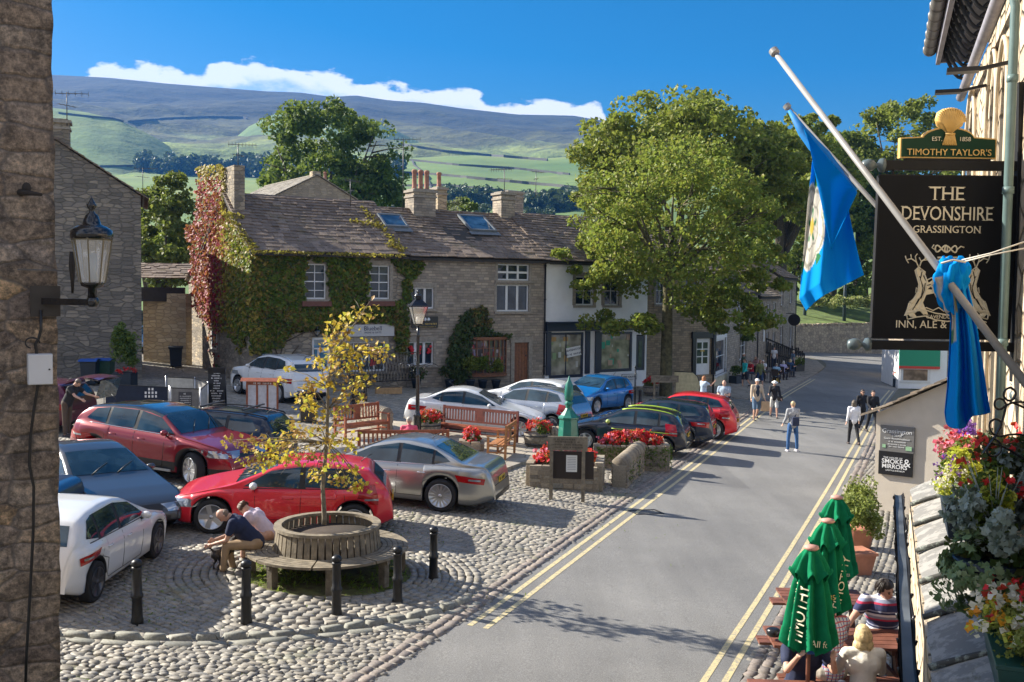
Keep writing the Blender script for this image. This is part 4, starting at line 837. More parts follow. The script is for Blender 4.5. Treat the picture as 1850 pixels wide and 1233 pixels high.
# dark timber screen behind the cafe
s0,s1_=G(1372,664),G(1452,668);sc=empty('timber_screen',(s0.x,s0.y,s0.z),math.atan2(s1_.y-s0.y,s1_.x-s0.x),'black timber screen sloping down behind the cafe tables','screen');L=(s1_-s0).length;rr=random.Random(4)
m_=MB();[m_.box((L*i/22,0,(1.15+.9*(1-i/22)+.3*rr.uniform(-1,1))/2),(L/22*.7,.05,1.3+.9*(1-i/22)+.2*rr.uniform(-1,1))) for i in range(23)];m_.build('boards',mat('black_timber',(.02,.019,.018),.7),sc)
m_=MB();m_.bar((0,-.1,2.4),(L,-.1,1.0),.12);m_.bar((0,-.1,1.3),(L,-.1,.4),.1);m_.build('rail',MATS['black_timber'],sc)
# ---------------------------------------------------------------- retaining wall at the end of the street with garden above
M_FARW=stone('far_wall_stone',[(.27,.23,.18),(.34,.29,.22),(.21,.18,.15)],(.16,.14,.11),1.5,3.2)
wl=[(23,99),(30.8,105.5),(38,111),(46,116),(60,121)]
e_=empty('retaining_wall',(30.8,105.5,zg(30.8)),0,'long dry stone retaining wall across the far end of the street','wall');m_=MB();pts=[(x-30.8,y-105.5) for x,y in wl]
for a,b in zip(pts[:-1],pts[1:]):
    za,zb=-SL*a[0],-SL*b[0];t_=Vector((b[0]-a[0],b[1]-a[1])).normalized();n_=Vector((-t_.y,t_.x))*.5
    P=[(a[0],a[1],za-.5),(b[0],b[1],zb-.5),(b[0],b[1],2.75),(a[0],a[1],2.75)];Q=[(p[0]+n_.x,p[1]+n_.y,p[2]) for p in P];m_.add(P+Q,[(0,1,2,3),(7,6,5,4),(3,2,6,7),(0,3,7,4),(1,5,6,2)])
m_.build('wall',M_FARW,e_,True);rr=random.Random(2);m_=MB()
for a,b in zip(pts[:-1],pts[1:]):
    L=math.hypot(b[0]-a[0],b[1]-a[1]);n_=int(L/.45)
    for k in range(n_): q=(a[0]+(b[0]-a[0])*(k+.5)/n_,a[1]+(b[1]-a[1])*(k+.5)/n_+.25);m_.box((q[0],q[1],2.86),(.36,.5,rr.uniform(.2,.34)),rz=rr.uniform(-.2,.9))
m_.build('coping',M_FARW,e_)
M_BANK=mat('garden_bank',(.12,.17,.04),1,var=.5,sc=.8)
m_=MB();P=[(x+.1,y+.5,1.3+0*x) for x,y in wl];Q=[(x+9,y+22,3.8) for x,y in wl];n_=len(wl);m_.add(P+Q,[(i,i+1,n_+i+1,n_+i) for i in range(n_-1)]);tag(m_.build('bank',M_BANK),kind='structure')
# ---------------------------------------------------------------- gable ended buildings
def gable_house(name,label,cat,x,y,rz,w,dep,ze,zr,m,msl,z0=None,wname='wall',ov=.15,gauge=.3,seed=1,xr=None,both=True):
    z0=zg(x) if z0 is None else z0;e=empty(name,(x,y,z0),rz,label,cat);ze -= z0;zr -= z0;xr=w/2 if xr is None else xr;mb=MB()
    P=[(0,0,-1.5),(w,0,-1.5),(w,0,ze),(xr,0,zr),(0,0,ze)];Q=[(a,dep,c) for a,b,c in P]
    mb.add(P,[(0,1,2,3,4)]);mb.add(Q,[(4,3,2,1,0)]);mb.add([P[0],P[4],Q[4],Q[0]],[(0,1,2,3)]);mb.add([P[1],P[2],Q[2],Q[1]],[(3,2,1,0)]);mb.build(wname,m,e)
    rm=MB();rr=random.Random(seed)     # slates run along y, so build in a turned frame
    k=MB();slates(k,-dep-ov,ov,-.25*1,ze-.25*(zr-ze)/xr+.04,xr,zr+.04,gauge,rr,0,.5,.04)   # left slope: (x->-y, y->x)
    rm.add([(vy,-vx,vz) for vx,vy,vz in k.v],k.f,0,False)
    k=MB();slates(k,-ov,dep+ov,-.25,ze-.25*(zr-ze)/(w-xr)+.04,w-xr,zr+.04,gauge,rr,0,.5,.04);rm.add([(w-vy,vx,vz) for vx,vy,vz in k.v],k.f,0,False)
    rm.box((xr,dep/2,zr+.09),(.3,dep+2*ov,.08));rm.build('roof',msl,e);return e
hl=gable_house('dark_gable_house','tall dark stone house with chimney whose shaded gable rises beside the near wall','house',-22.15,40.6,.36,6.6,7,8.7,10.85,stone('dark_gable',[(.115,.11,.105),(.16,.15,.14),(.09,.088,.085),(.19,.175,.155)],(.10,.098,.09),2.2,6.2),M_SLATE,seed=31)
chimney(hl,3.45,.5,.75,.8,9.4,FT.Z(0,0)*0+(AT(118,212,41.5).z-zg(-22.75)),M_DARKWALL,0,band=True)
m_=MB();m_.box((6.75,3.4,7.62),(.12,6.9,.1));m_.build('gutter',M_PIPE,hl)
aerial(AT(121,215,42),1.1,'thin aerial on the chimney of the dark gable house',.3,n=6)
# shed with opening and sunlit yard wall
cs=empty('cart_shed',(AT(200,600,50.5).x,50.5,zg(-20)),.12,'open fronted stone shed under a dark beam beside the ivy house','shed');zz=cs.location.z
def CX_(px): return (px-925)/1800*50.5-cs.location.x
m_=MB();m_.box((CX_(216),.3,1.5),(.95,.6,4.6));m_.build('pier',M_TANWALL,cs);m_=MB();m_.box((CX_(262),.15,AT(260,532,50.5).z-zz),(CX_(330)-CX_(198),.35,.72));m_.build('beam',mat('tarred_beam',(.03,.03,.033),.8),cs)
m_=MB();slates(m_,CX_(198),CX_(330),0,4.2,2.2,5.0,.3,random.Random(3));m_.build('roof',M_SLATE,cs)
g0,g1=G(259,653),G(322,660);yw=empty('yard_wall',(g0.x,g0.y,g0.z),-.32,'sunlit buff stone yard wall between the shed opening and the ivy house','wall');Lw=2.6;m_=MB();m_.box((Lw/2,.25,AT(290,541,51).z/2-.6),(Lw,.5,AT(290,541,51).z-.1));m_.build('wall',M_TANWALL,yw)
hw_=gable_house('distant_gable_house','grey roofed house with stone gable standing behind the terrace ridge','house',AT(472,362,78).x,78,.58,9.2,12,AT(472,366,78).z,AT(545,316,80).z,stone('gable_far',[(.20,.185,.16),(.26,.24,.20)],(.2,.18,.15),2,5),mat('pale_slates',(.27,.245,.21),.9,var=.2,sc=3),seed=33,gauge=.45)
chimney(hw_,4.6,.4,.7,.6,AT(545,316,80).z-hw_.location.z-.5,AT(545,308,80).z-hw_.location.z,M_TANWALL,0,band=False);chimney(hw_,6.2,2.2,.5,.5,AT(545,330,80).z-hw_.location.z-.5,AT(568,322,82).z-hw_.location.z,M_TANWALL,1,ph=.6,band=False)
# chimney of another house behind the white house
hb2=gable_house('rear_house','low roofed house behind the white house with only its square chimney showing','house',AT(940,420,66).x,66,.55,8,8,AT(970,415,66).z,AT(970,392,66).z,M_GREYWALL,M_SLATE,seed=34);chimney(hb2,AT(971,360,69).x-hb2.location.x-.3,2.6,1.25,1.1,AT(970,400,68).z-hb2.location.z-.7,AT(971,349,69).z-hb2.location.z,M_GREYWALL,0)
for px,py,Y,h,lab,rz,n in ((430,302,47.5,1.1,'tall aerial beside the ivy covered chimney',.4,9),(728,372,49.5,3.3,'aerial on a tall mast left of the four chimney pots',.1,8),(633,362,48.5,1.0,'small aerial on the ridge of the ivy house',1.2,5),(911,349,53.5,1.3,'branching aerial on the banded chimney right of the skylights',2.6,9),(968,349,69,1.5,'aerial on the square chimney furthest right',.9,8),(258,340,60,1.2,'faint aerial beyond the conifer',.2,6)):
    aerial(AT(px,py,Y),h,lab,rz,n=n)
# ---------------------------------------------------------------- whitewashed cottage with stone slate roof, right
M_CREAMW=mat('cream_limewash',(.60,.53,.44),.9,var=.06,sc=3,bump=.25,bsc=14)
BCF=Face((9.12,24.75),-.62);zc0=BCF.Z(1585,747)+BCF.O.z
bc=gable_house('cream_cottage','cream washed cottage gable with thick stone slate roof right of the road','cottage',9.12,24.75,-.62,5.6,9,zc0,zc0+1.5,M_CREAMW,M_SLATEL,seed=41,gauge=.28,ov=.22)
def board(name,label,F,px,py,yo,w,h,m,th=.05):
    x,z=F.loc(px,py,yo);e=F.e(name,x,yo,z,label,'sign');b=MB();b.box((0,0,0),(w,th,h));b.build('board',m,e,bevel=.008);return e
M_GRYB=flat('grey_board',(.16,.155,.15),.6);wb_=BCF.X(1652,800)-BCF.X(1590,800);hb_=BCF.Z(1620,770)-BCF.Z(1620,817)
b1=board('lodge_sign','grey sign in white script above the black sign on the cream cottage',BCF,1621,794,-.04,wb_,hb_,M_GRYB);q=wb_/.86;S_=lambda v: v*q
text_mesh('Grassington',S_(.155),M_WLET,'lettering',b1,T(0,-.03,.2*q));text_mesh('LODGE',S_(.075),M_WLET,'lettering',b1,T(0,-.03,.09*q));text_mesh('Guest Accommodation',S_(.07),M_WLET,'lettering',b1,T(0,-.03,.01*q))
faint(b1,M_WLET,[(0,.42*q,-.07*q,.035*q),(0,.46*q,-.14*q,.03*q),(0,.4*q,-.2*q,.03*q)],T(0,-.03,0))
m_=MB();m_.box((.30*q,-.03,-.22*q),(.14,.01,.10));m_.box((-.32*q,-.03,-.2*q),(.08,.01,.08));m_.build('emblem',flat('sticker_green',(.3,.5,.3),.5),b1)
b2=board('emporium_sign','black sign in bold white capitals on the cream cottage gable',BCF,1618,838,-.04,wb_,BCF.Z(1620,816)-BCF.Z(1620,859),M_BLACKP)
text_mesh('THE HOUSE OF',S_(.07),M_WLET,'lettering',b2,T(-.06,-.03,.14*q));text_mesh('SMOKE',S_(.165),M_WLET,'lettering',b2,T(-.08*q,-.03,.045*q),bold=.002);text_mesh('&',S_(.30),M_WLET,'lettering',b2,T(.29*q,-.03,.03*q));text_mesh('MIRRORS',S_(.155),M_WLET,'lettering',b2,T(-.02*q,-.03,-.085*q),bold=.002);text_mesh('LIFESTYLE EMPORIUM',S_(.05),M_WLET,'lettering',b2,T(0,-.03,-.19*q))
m_=MB();m_.box((3.2,-.04,.16),(4.0,.05,.30));m_.build('plinth',M_BLACKP,bc)
# ---------------------------------------------------------------- green and white kiosk shop further down on the right
k0=G(1622,702);kz=k0.z;K=Face((k0.x,k0.y),-.15);kk=K.e('corner_shop',0,0,0,'small white shop with green fascia beyond the cream cottage','shop');x1,zt=K.loc(1712,634);fz0=K.Z(1660,664)
m_=MB();m_.box((x1/2,2.5,zt/2),(x1,5,zt));m_.build('wall',M_RENDERW,kk);m_=MB();m_.box((x1*.42,-.09,(zt+fz0)/2+.05),(x1*.84,.16,zt-fz0));fa=m_.build('fascia',flat('shop_green',(.02,.30,.17),.5),kk);m_=MB();m_.box((x1*.42,-.1,fz0-.0),(x1*.84,.2,.16));m_.build('stripe',flat('shop_red',(.6,.06,.04),.5),fa)
text_mesh('THE CORNER SHOP' if False else 'SHOP',.01,M_WLET,'lettering',fa) if False else None
m_=MB();m_.box((x1*.35,-.03,fz0/2+.2),(x1*.62,.06,fz0*.7));ww=m_.build('window',M_WHITE,kk);m_=MB();m_.box((x1*.35,-.065,fz0/2+.2),(x1*.5,.02,fz0*.5));m_.build('pane',glassy('kiosk_glass',(.14,.10,.07)),ww)
sh_=K.e('stone_house',x1*.9,8,0,'grey stone house with slate roof far behind the sign board','house');m_=MB();m_.box((5,4,3.2),(10,8,8));m_.build('wall',M_GREYWALL,sh_);m_=MB();slates(m_,0,10,-.3,7.2,4,9.6,.35,random.Random(4));m_.build('roof',M_SLATE,sh_)
# ---------------------------------------------------------------- the inn on the right
FI=Face((5.67,12.5),math.atan2(-.936,-.351));inn=FI.e('inn_building',0,0,0,'sunlit buff stone inn with arched windows and ornate eaves at the right edge','inn')
M_INN=stone('inn_stone',[(.62,.50,.36),(.70,.58,.43),(.52,.41,.28),(.74,.63,.48)],(.28,.22,.15),2.4,4.2,dirt=.12,bumpd=.05);M_INND=mat('inn_dressing',(.62,.52,.38),.85,var=.14,sc=5,bump=.35)
zi=FI.O.z
def arch_hole(px0,px1,pyt): xa,xb=FI.X(px0,300),FI.X(px1,300);return (xa,xb,2.3+0,FI.Z((px0+px1)/2,pyt))
arches=[arch_hole(1747,1763,182),arch_hole(1785,1800,122),arch_hole(1803,1820,103)];TOPZ=7.6-zi
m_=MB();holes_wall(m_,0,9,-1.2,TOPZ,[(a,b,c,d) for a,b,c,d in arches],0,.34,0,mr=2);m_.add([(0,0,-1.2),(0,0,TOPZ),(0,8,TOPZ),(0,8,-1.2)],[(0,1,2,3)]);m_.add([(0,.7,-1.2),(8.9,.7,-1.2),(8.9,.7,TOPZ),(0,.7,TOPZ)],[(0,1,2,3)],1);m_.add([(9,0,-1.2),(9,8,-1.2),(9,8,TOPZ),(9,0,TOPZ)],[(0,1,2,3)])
for a,b,c,d in arches:      # spandrels round the arch heads
    r_=(b-a)/2;cx_=(a+b)/2;h_=r_*1.5
    for sx in (-1,1):
        arc=[(cx_+sx*r_*math.cos(t),d-h_+h_*math.sin(t)) for t in np.linspace(0,PI/2,8)];poly=arc+[(cx_+sx*r_,d)]
        m_.slabxz(poly if sx < 0 else poly[::-1],.001,.34)
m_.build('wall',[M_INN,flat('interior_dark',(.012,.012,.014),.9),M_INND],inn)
for a,b,c,d in arches:
    cx_=(a+b)/2;r_=(b-a)/2;o=MB();pts=[(cx_-r_-.09,-.03,c)]+[(cx_-(r_+.09)*math.cos(t),-.03,d-r_*1.5+(r_*1.5+.09)*math.sin(t)) for t in np.linspace(0,PI,14)]+[(cx_+r_+.09,-.03,c)];o.tube(pts,.022,6);w_=o.build('window',M_INND,inn)
    o=MB();[o.box((x,.28,(c+d)/2),(.05,.05,d-c)) for x in (a+.03,b-.03,cx_)];[o.box((cx_,.28,z),(b-a,.05,.05)) for z in np.linspace(c+.03,d-.3,4)];o.build('frame',M_WHITE,w_);o=MB();o.box((cx_,.31,(c+d)/2),(b-a,.01,d-c));o.build('pane',M_GLASS,w_)
# overhanging eaves: soffit, fascia, iron brackets, gutter
zf=8.05-zi;m_=MB();m_.box((4.6,-.12,zf+.1),(9.6,.62,.06));m_.box((4.6,-.40,zf-.02),(9.6,.05,.30));m_.box((-.18,-.18,zf-.0),(.05,.45,.3));m_.build('eaves',mat('grey_violet_paint',(.22,.21,.24),.5),inn)
m_=MB();[(m_.tube([(x,-.37+.32*s_,zf+.04-.26*math.sin(PI*s_*.9)*.8-.34*s_) for s_ in np.linspace(0,1,9)],.022,6),m_.tube([(x,-.09-.06*math.cos(a),zf-.40+.07*math.sin(a)) for a in np.linspace(0,5,9)],.018,5),m_.tube([(x,-.27-.06*math.cos(a),zf-.14+.07*math.sin(a)) for a in np.linspace(0,5,9)],.018,5)) for x in np.arange(0,5.2,.36)];m_.build('eaves_brackets',M_PIPE,inn)
m_=MB();m_.tube([(-.2,-.50,zf+.02),(5.5,-.50,zf+.02)],.075,12);[m_.tube([(x,-.50,zf+.02),(x+.04,-.50,zf+.02)],.085,12) for x in np.arange(-.18,5.4,.42)];m_.build('gutter',mat('grey_gutter',(.15,.14,.13),.45,var=.3),inn)
m_=MB();m_.tube([(-.05,-.13,zf-.62),(5.2,-.13,zf-.62)],.055,8);m_.build('cornice',mat('violet_lead',(.30,.29,.33),.5),inn)
m_=MB();slates(m_,-.1,9,-.44,zf+.16,4,zf+2.4,.3,random.Random(6));m_.build('roof',M_SLATE,inn)
xp=FI.X(1827,200,-.12);m_=MB();zp=[(xp,-.12,2.2),(xp,-.12,zf-1.0),(xp,-.2,zf-.6),(xp,-.4,zf-.15)];m_.tube(zp,.032,10);[m_.tube([(xp,-.12,z),(xp,-.12,z+.05)],.040,10) for z in (3.2,4.9,6.0,6.8)];m_.build('downpipe',mat('verdigris_paint',(.13,.20,.20),.45,var=.15),inn)
for px,py in ((1752,127),(1722,166)):
    x,z=FI.loc(px,py,-.35);f_=FI.e('floodlight',x,-.4,z,{1752: 'black floodlight tucked directly under the inn eaves',1722: 'black floodlight on an arm at the far corner of the inn'}[px],'floodlight');m_=MB();m_.box((0,0,0),(.12,.24,.035));m_.build('lamp_head',M_BLACKP,f_);m_=MB();m_.bar((0,.1,0),(0,.38,.05),.03);m_.build('bracket',M_BLACKP,f_)
# ---------------------------------------------------------------- porch roof of stone slabs over the inn front
PY=-.60;pg=FI.e('porch_roof',0,0,0,'lichen pale stone slab porch roof with gutter below the hanging flowers','porch');zpg=2.42-zi
t=NT('lichen_slab');o_=t.obj();n1=t.noise(o_,5,8,.68);n2_=t.noise(t.vmul(o_,(1,3,1)),3,5,.7)
c_=t.mix(t.ramp(n1,[(.48,0),(.54,1)]),(.19,.185,.175),(.30,.29,.27));c_=t.mix(t.ramp(n2_,[(.62,0),(.70,1)]),c_,(.13,.13,.10));t.set(Base_Color=c_,Roughness=.85);t.bump(n1,.5,.012);M_SLAB=t.m
t=NT('dark_roll');o_=t.obj();t.set(Base_Color=t.mix(t.ramp(t.noise(o_,14,5,.7),[(.5,0),(.62,1)]),(.055,.055,.05),(.25,.28,.24)),Roughness=.8);M_ROLL=t.m
rg_=random.Random(8);ys=[-.05,1.15,2.25,3.4,4.5,5.5,6.6,7.7]
for k,(a,b) in enumerate(zip(ys[:-1],ys[1:])):
    m_=MB();za=.03*(len(ys)-k)*0
    def sf(u,v,a=a,b=b): x=a+(b-a)*u;y=PY+.04+.92*v;ed=min(1,min(v*8,(1-u)*9+.2));return (x+.02*math.sin(v*5+a),y-.008*math.sin(u*9+a*3),zpg+.04+.42*v+.022*ed+.005*math.sin(u*6+v*4+a*2)+u*.012)
    m_.grid(sf,14,12);m_.build('slab',M_SLAB,pg)
    m_=MB();m_.tube([(b-.01+.015*math.sin(q*6),PY+.02+.96*q,zpg+.075+.42*q+.006*math.sin(q*9)) for q in np.linspace(0,1,12)],.024,8);m_.build('roll_joint',M_ROLL,pg)
m_=MB();n_=16
for rr_,s_ in ((.062,1),(.052,1)):
    m_.grid(lambda u,v: (-.1+8*u,PY-.10+rr_*math.cos(PI+PI*v)+.008*math.sin(u*30),zpg-.02+rr_*math.sin(PI+PI*v)+.006*math.sin(u*17)),40,8)
[m_.tube([(x,PY-.10+.066*math.cos(PI+PI*v),zpg-.02+.066*math.sin(PI+PI*v)) for v in np.linspace(0,1,8)],.012,5) for x in np.arange(.2,7.8,.62)];m_.build('gutter',M_BLACKP,pg)
m_=MB();m_.box((4,PY-.10,zpg-.05),(8,.075,.01));m_.build('rainwater',glassy('gutter_water',(.04,.045,.05),.45),pg)
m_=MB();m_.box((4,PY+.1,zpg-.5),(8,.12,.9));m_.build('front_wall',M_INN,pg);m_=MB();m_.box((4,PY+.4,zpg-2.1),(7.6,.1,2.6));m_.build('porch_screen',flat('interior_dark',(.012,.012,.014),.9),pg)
# ---------------------------------------------------------------- near stone building corner on the left
cpt=AT(103,640,8.9);FL=Face((cpt.x-5*math.cos(.52),8.9-5*math.sin(.52)),.52)
t=NT('old_rubble');o_=t.obj();sp_=t.n('ShaderNodeSeparateXYZ');t.l(o_,sp_.inputs[0]);cb_=t.n('ShaderNodeCombineXYZ');t.l(t.math('ADD',sp_.outputs[0],sp_.outputs[1]),cb_.inputs[0]);t.l(sp_.outputs[2],cb_.inputs[1])
wv_=t.vadd(cb_.outputs[0],t.vmul(t.noise(o_,3,4,out=1),(.18,.10,0)));sv_=t.vmul(wv_,(2.3,4.8,1));v_=t.n('ShaderNodeTexVoronoi',voronoi_dimensions='2D');t.l(sv_,v_.inputs['Vector']);v_.inputs['Scale'].default_value=1;v_.inputs['Randomness'].default_value=.62;ed=t.n('ShaderNodeTexVoronoi',voronoi_dimensions='2D',feature='DISTANCE_TO_EDGE');t.l(sv_,ed.inputs['Vector']);ed.inputs['Scale'].default_value=1;ed.inputs['Randomness'].default_value=.62
sc_=t.n('ShaderNodeSeparateColor');t.l(v_.outputs['Color'],sc_.inputs[0]);c_=t.ramp(sc_.outputs[0],[(.1,(.34,.27,.20)),(.3,(.46,.38,.29)),(.5,(.26,.21,.17)),(.68,(.42,.35,.28)),(.84,(.60,.43,.25)),(.95,(.42,.36,.30))])
c_=t.mix(.8,c_,t.ramp(t.noise(o_,16,10,.82),[(.38,(.22,.22,.22)),(.5,(.95,.95,.95)),(.62,(1.9,1.85,1.75))]),'MULTIPLY');c_=t.mix(t.ramp(ed.outputs['Distance'],[(.015,.75),(.06,0)]),c_,(.19,.17,.15));c_=t.mix(t.math('MULTIPLY',t.ramp(t.noise(o_,2.6,9,.8),[(.50,0),(.58,1)]),.7),c_,(.075,.065,.055));c_=t.mix(t.ramp(t.noise(t.vadd(o_,(5,5,5)),2.3,6,.7),[(.66,0),(.72,.3)]),c_,(.26,.23,.08))
c_=t.mix(1.0,c_,(1.25,1.20,1.20),'MULTIPLY');t.set(Base_Color=c_,Roughness=.92);t.bump(t.math('ADD',t.math('MULTIPLY',t.noise(o_,12,10,.8),1.6),t.ramp(ed.outputs['Distance'],[(.0,0),(.12,1)])),1.0,.05);M_OLD=t.m
nb=FL.e('corner_building',0,0,0,'rough weathered stone building corner filling the left edge of the view','building')
def rough(u,v):
    x=5*u if u <= 1 else 5;y=0 if u <= 1 else (u-1)*3;z=-1+10.5*v;s=.007*(math.sin(z*5.1+x*2)+math.sin(z*11.3+x*5+y*3)+.6*math.sin(z*23+x*9));blk=.006*math.sin(math.floor(z/.32)*12.9+math.floor(x/.4)*7.7)
    return (x+(s*.6+blk if u >= 1 else 0),y-(s+blk),z)
m_=MB();m_.grid(lambda u,v: rough(u*1.6 if u*1.6 <= 1 else 1+(u*1.6-1),v),96,220);m_.box((2.5,1.6,4.2),(4.8,2.8,10));m_.build('wall',M_OLD,nb)
def WL(px,py,yo=-.05): x,z=FL.loc(px,py,yo);return FL.w(x,yo,z)
# lantern on its bracket
M_BLK=flat('gloss_black',(.010,.010,.012),.22,0,.5);Y0=8.55
lc=AT(167,515,Y0);ln=empty('wall_lantern',lc,0,'large black wall lantern with tapered glass on the left stone corner','lantern');m_=MB();mm=lambda px: (px)/1800*Y0
m_.lathe([(mm(8),-.15),(mm(8),-.03),(mm(19),-.01),(mm(21),.015),(mm(20),.03)],n=20);m_.lathe([(.03,-.19),(.05,-.17),(.05,-.12),(.03,-.1)],n=14);m_.build('cup',M_BLK,ln)
m_=MB();h_=mm(82);m_.lathe([(mm(35.5),h_),(mm(37),h_+.03),(mm(35),h_+.075),(mm(26),h_+.105),(mm(16),h_+.125),(mm(14),h_+.16),(mm(11),h_+.20),(mm(5),h_+.225),(mm(4),h_+.25),(mm(8),h_+.27),(mm(8.5),h_+.29),(mm(5),h_+.315),(mm(1.5),h_+.35),(.001,h_+.365)],n=24);m_.build('hood',M_BLK,ln)
t=NT('lantern_glass');t.b.inputs['Transmission Weight'].default_value=.0;tr_=t.n('ShaderNodeBsdfTransparent');gs=t.n('ShaderNodeBsdfGlossy');gs.inputs['Roughness'].default_value=.06;gs.inputs[0].default_value=(.9,.9,.9,1);df=t.n('ShaderNodeBsdfDiffuse');df.inputs[0].default_value=(.75,.72,.65,1);a1=t.n('ShaderNodeMixShader');a1.inputs[0].default_value=.35;t.l(gs.outputs[0],a1.inputs[1]);t.l(df.outputs[0],a1.inputs[2]);a2=t.n('ShaderNodeMixShader');a2.inputs[0].default_value=.45;t.l(tr_.outputs[0],a2.inputs[1]);t.l(a1.outputs[0],a2.inputs[2]);t.l(a2.outputs[0],t.out.inputs[0]);M_LGL=t.m
m_=MB();[m_.add([(mm(r0)*math.cos(a),mm(r0)*math.sin(a),z0) for r0,z0 in ((22,.02),(34,h_))]+[(mm(r0)*math.cos(a+PI/4),mm(r0)*math.sin(a+PI/4),z0) for r0,z0 in ((34,h_),(22,.02))],[(0,3,2,1)]) for a in np.arange(8)*PI/4+.2];m_.build('glass',M_LGL,ln)
m_=MB();[m_.bar((mm(22.3)*math.cos(a),mm(22.3)*math.sin(a),.02),(mm(34.3)*math.cos(a),mm(34.3)*math.sin(a),h_),.010) for a in np.arange(8)*PI/4+.2];m_.tube([(mm(34.3)*math.cos(a),mm(34.3)*math.sin(a),h_) for a in np.arange(8)*PI/4+.2],.010,6,closed=True);m_.build('glazing_bars',flat('bronze',(.20,.17,.11),.4,.4),ln)
m_=MB();m_.tube([(0,0,.02),(0,0,.27)],mm(8),12);m_.build('bulb_tube',flat('frosted_tube',(.45,.55,.65),.3),ln)
pw=WL(80,545,-.06);m_=MB();q=pw-Vector(lc);m_.bar((0,0,-.15),(q.x,q.y,-.15),.06,.055);m_.build('arm',M_BLK,ln);m_=MB();m_.box((q.x,q.y+.02,-.15),(.24,.04,.27),rz=.52);m_.build('wall_plate',mat('brown_plate',(.05,.042,.035),.6),ln)
ub=WL(72,667,-.10);e_=empty('utility_box',ub,.52,'small white plastic utility box on the left stone wall','box');m_=MB();m_.box((0,0,0),(.20,.12,.27));m_.build('case',mat('grey_plastic',(.55,.56,.58),.4,var=.05),e_,bevel=.008);m_=MB();m_.box((.0,-.068,0),(.19,.015,.26));m_.build('lid',mat('white_plastic',(.68,.69,.71),.4,var=.04),e_,bevel=.005);m_=MB();m_.ball((.07,-.08,0),.008,6);m_.build('lock',M_BLACKP,e_)
m_=MB();m_.tube([WL(a,b,-.09) for a,b in ((74,560),(74,596),(70,612),(64,622),(66,638),(68,700),(60,750),(55,790),(53,840),(61,880),(60,960),(55,1060),(48,1180),(44,1300))],.013,7);tag(m_.build('cable',M_BLACKP),'black cable running down the left stone wall from the lantern','cable')
m_=MB();m_.tube([WL(58+14*math.cos(a)*(1-.04*a),612+8-12*math.sin(a)*.8,-.10) for a in np.linspace(0,4.5,14)],.007,6);tag(m_.build('cable_hook',M_BLACKP),'small curled iron hook above the white utility box','hook')
m_=MB();m_.bar(WL(32,487,-.08),WL(106,489,-.08),.028,.012);m_.bar(WL(106,489,-.08),WL(136,490,-.15),.02,.012);s_=m_.build('iron_strap',mat('rusty_grey',(.12,.11,.10),.6),None);tag(s_,'flat riveted iron strap on the left wall above the lantern arm','strap')
m_=MB();m_.tube([WL(130,455,-.2),WL(130,480,-.2),WL(131,505,-.2),WL(131,530,-.2)],[.02,.03,.018,.01],8);m_.bar(WL(128,462,-.2),WL(136,462,-.2),.02);tag(m_.build('iron_fitting',mat('rust_black',(.03,.024,.02),.8)),'rusty black hanging fitting behind the wall lantern','fitting')
m_=MB();m_.tube([WL(36,348,.0),WL(52,349,-.16),WL(76,352,-.22)],[.03,.022,.012],8);m_.ball(WL(48,340,-.05),(.04,.03,.05));tag(m_.build('iron_spike',MATS['rust_black']),'rusty iron spike jutting from the left wall high above the lantern','spike')

rb_=empty('facing_terrace',(0,-16,0),0,'stone terrace on the near side of the square facing the houses','terrace');m_=MB();m_.box((0,0,3.2),(64,6,9));m_.build('wall',M_DARKWALL,rb_);m_=MB();m_.add([(-32,3.2,7.6),(32,3.2,7.6),(32,0,9.8),(-32,0,9.8)],[(0,1,2,3)]);m_.build('roof',M_SLATE,rb_)
# ---------------------------------------------------------------- cars
def paint(name,c,metal=.35,rough=.35):
    if name in MATS: return MATS[name]
    t=NT(name);g=t.obj();f=t.noise(g,900,1);t.set(Base_Color=t.mix(.25,c,t.ramp(f,[(.3,tuple(x*.7 for x in c)),(.7,tuple(min(1,x*1.3+.01) for x in c))])),Roughness=rough,Metallic=metal);t.b.inputs['Coat Weight'].default_value=1;t.b.inputs['Coat Roughness'].default_value=.04;MATS[name] =t.m;return t.m
M_TYRE=mat('tyre_rubber',(.018,.018,.019),.85,var=.3);M_RIM=flat('alloy',(.55,.56,.58),.3,.85);M_RIMD=flat('dark_alloy',(.10,.10,.11),.35,.7);M_UNDER=flat('underbody',(.008,.008,.009),.9)
M_CGL=glassy('car_glass',(.010,.022,.030),.015);M_CGL.node_tree.nodes['Principled BSDF'].inputs['Specular IOR Level'].default_value=.9
M_TRIM=flat('black_trim',(.015,.015,.017),.45);M_RED=flat('tail_lamp_red',(.36,.003,.006),.12,0,.6);M_HEAD=flat('head_lamp',(.42,.46,.50),.08,.55,1);M_CHR=flat('chrome',(.75,.76,.78),.12,1);M_PLY=flat('plate_yellow',(.75,.48,.03),.4);M_PLW=flat('plate_white',(.75,.75,.72),.4);M_PLT=flat('plate_text',(.01,.01,.01),.5);M_AMB=flat('amber_lens',(.7,.25,.02),.2)
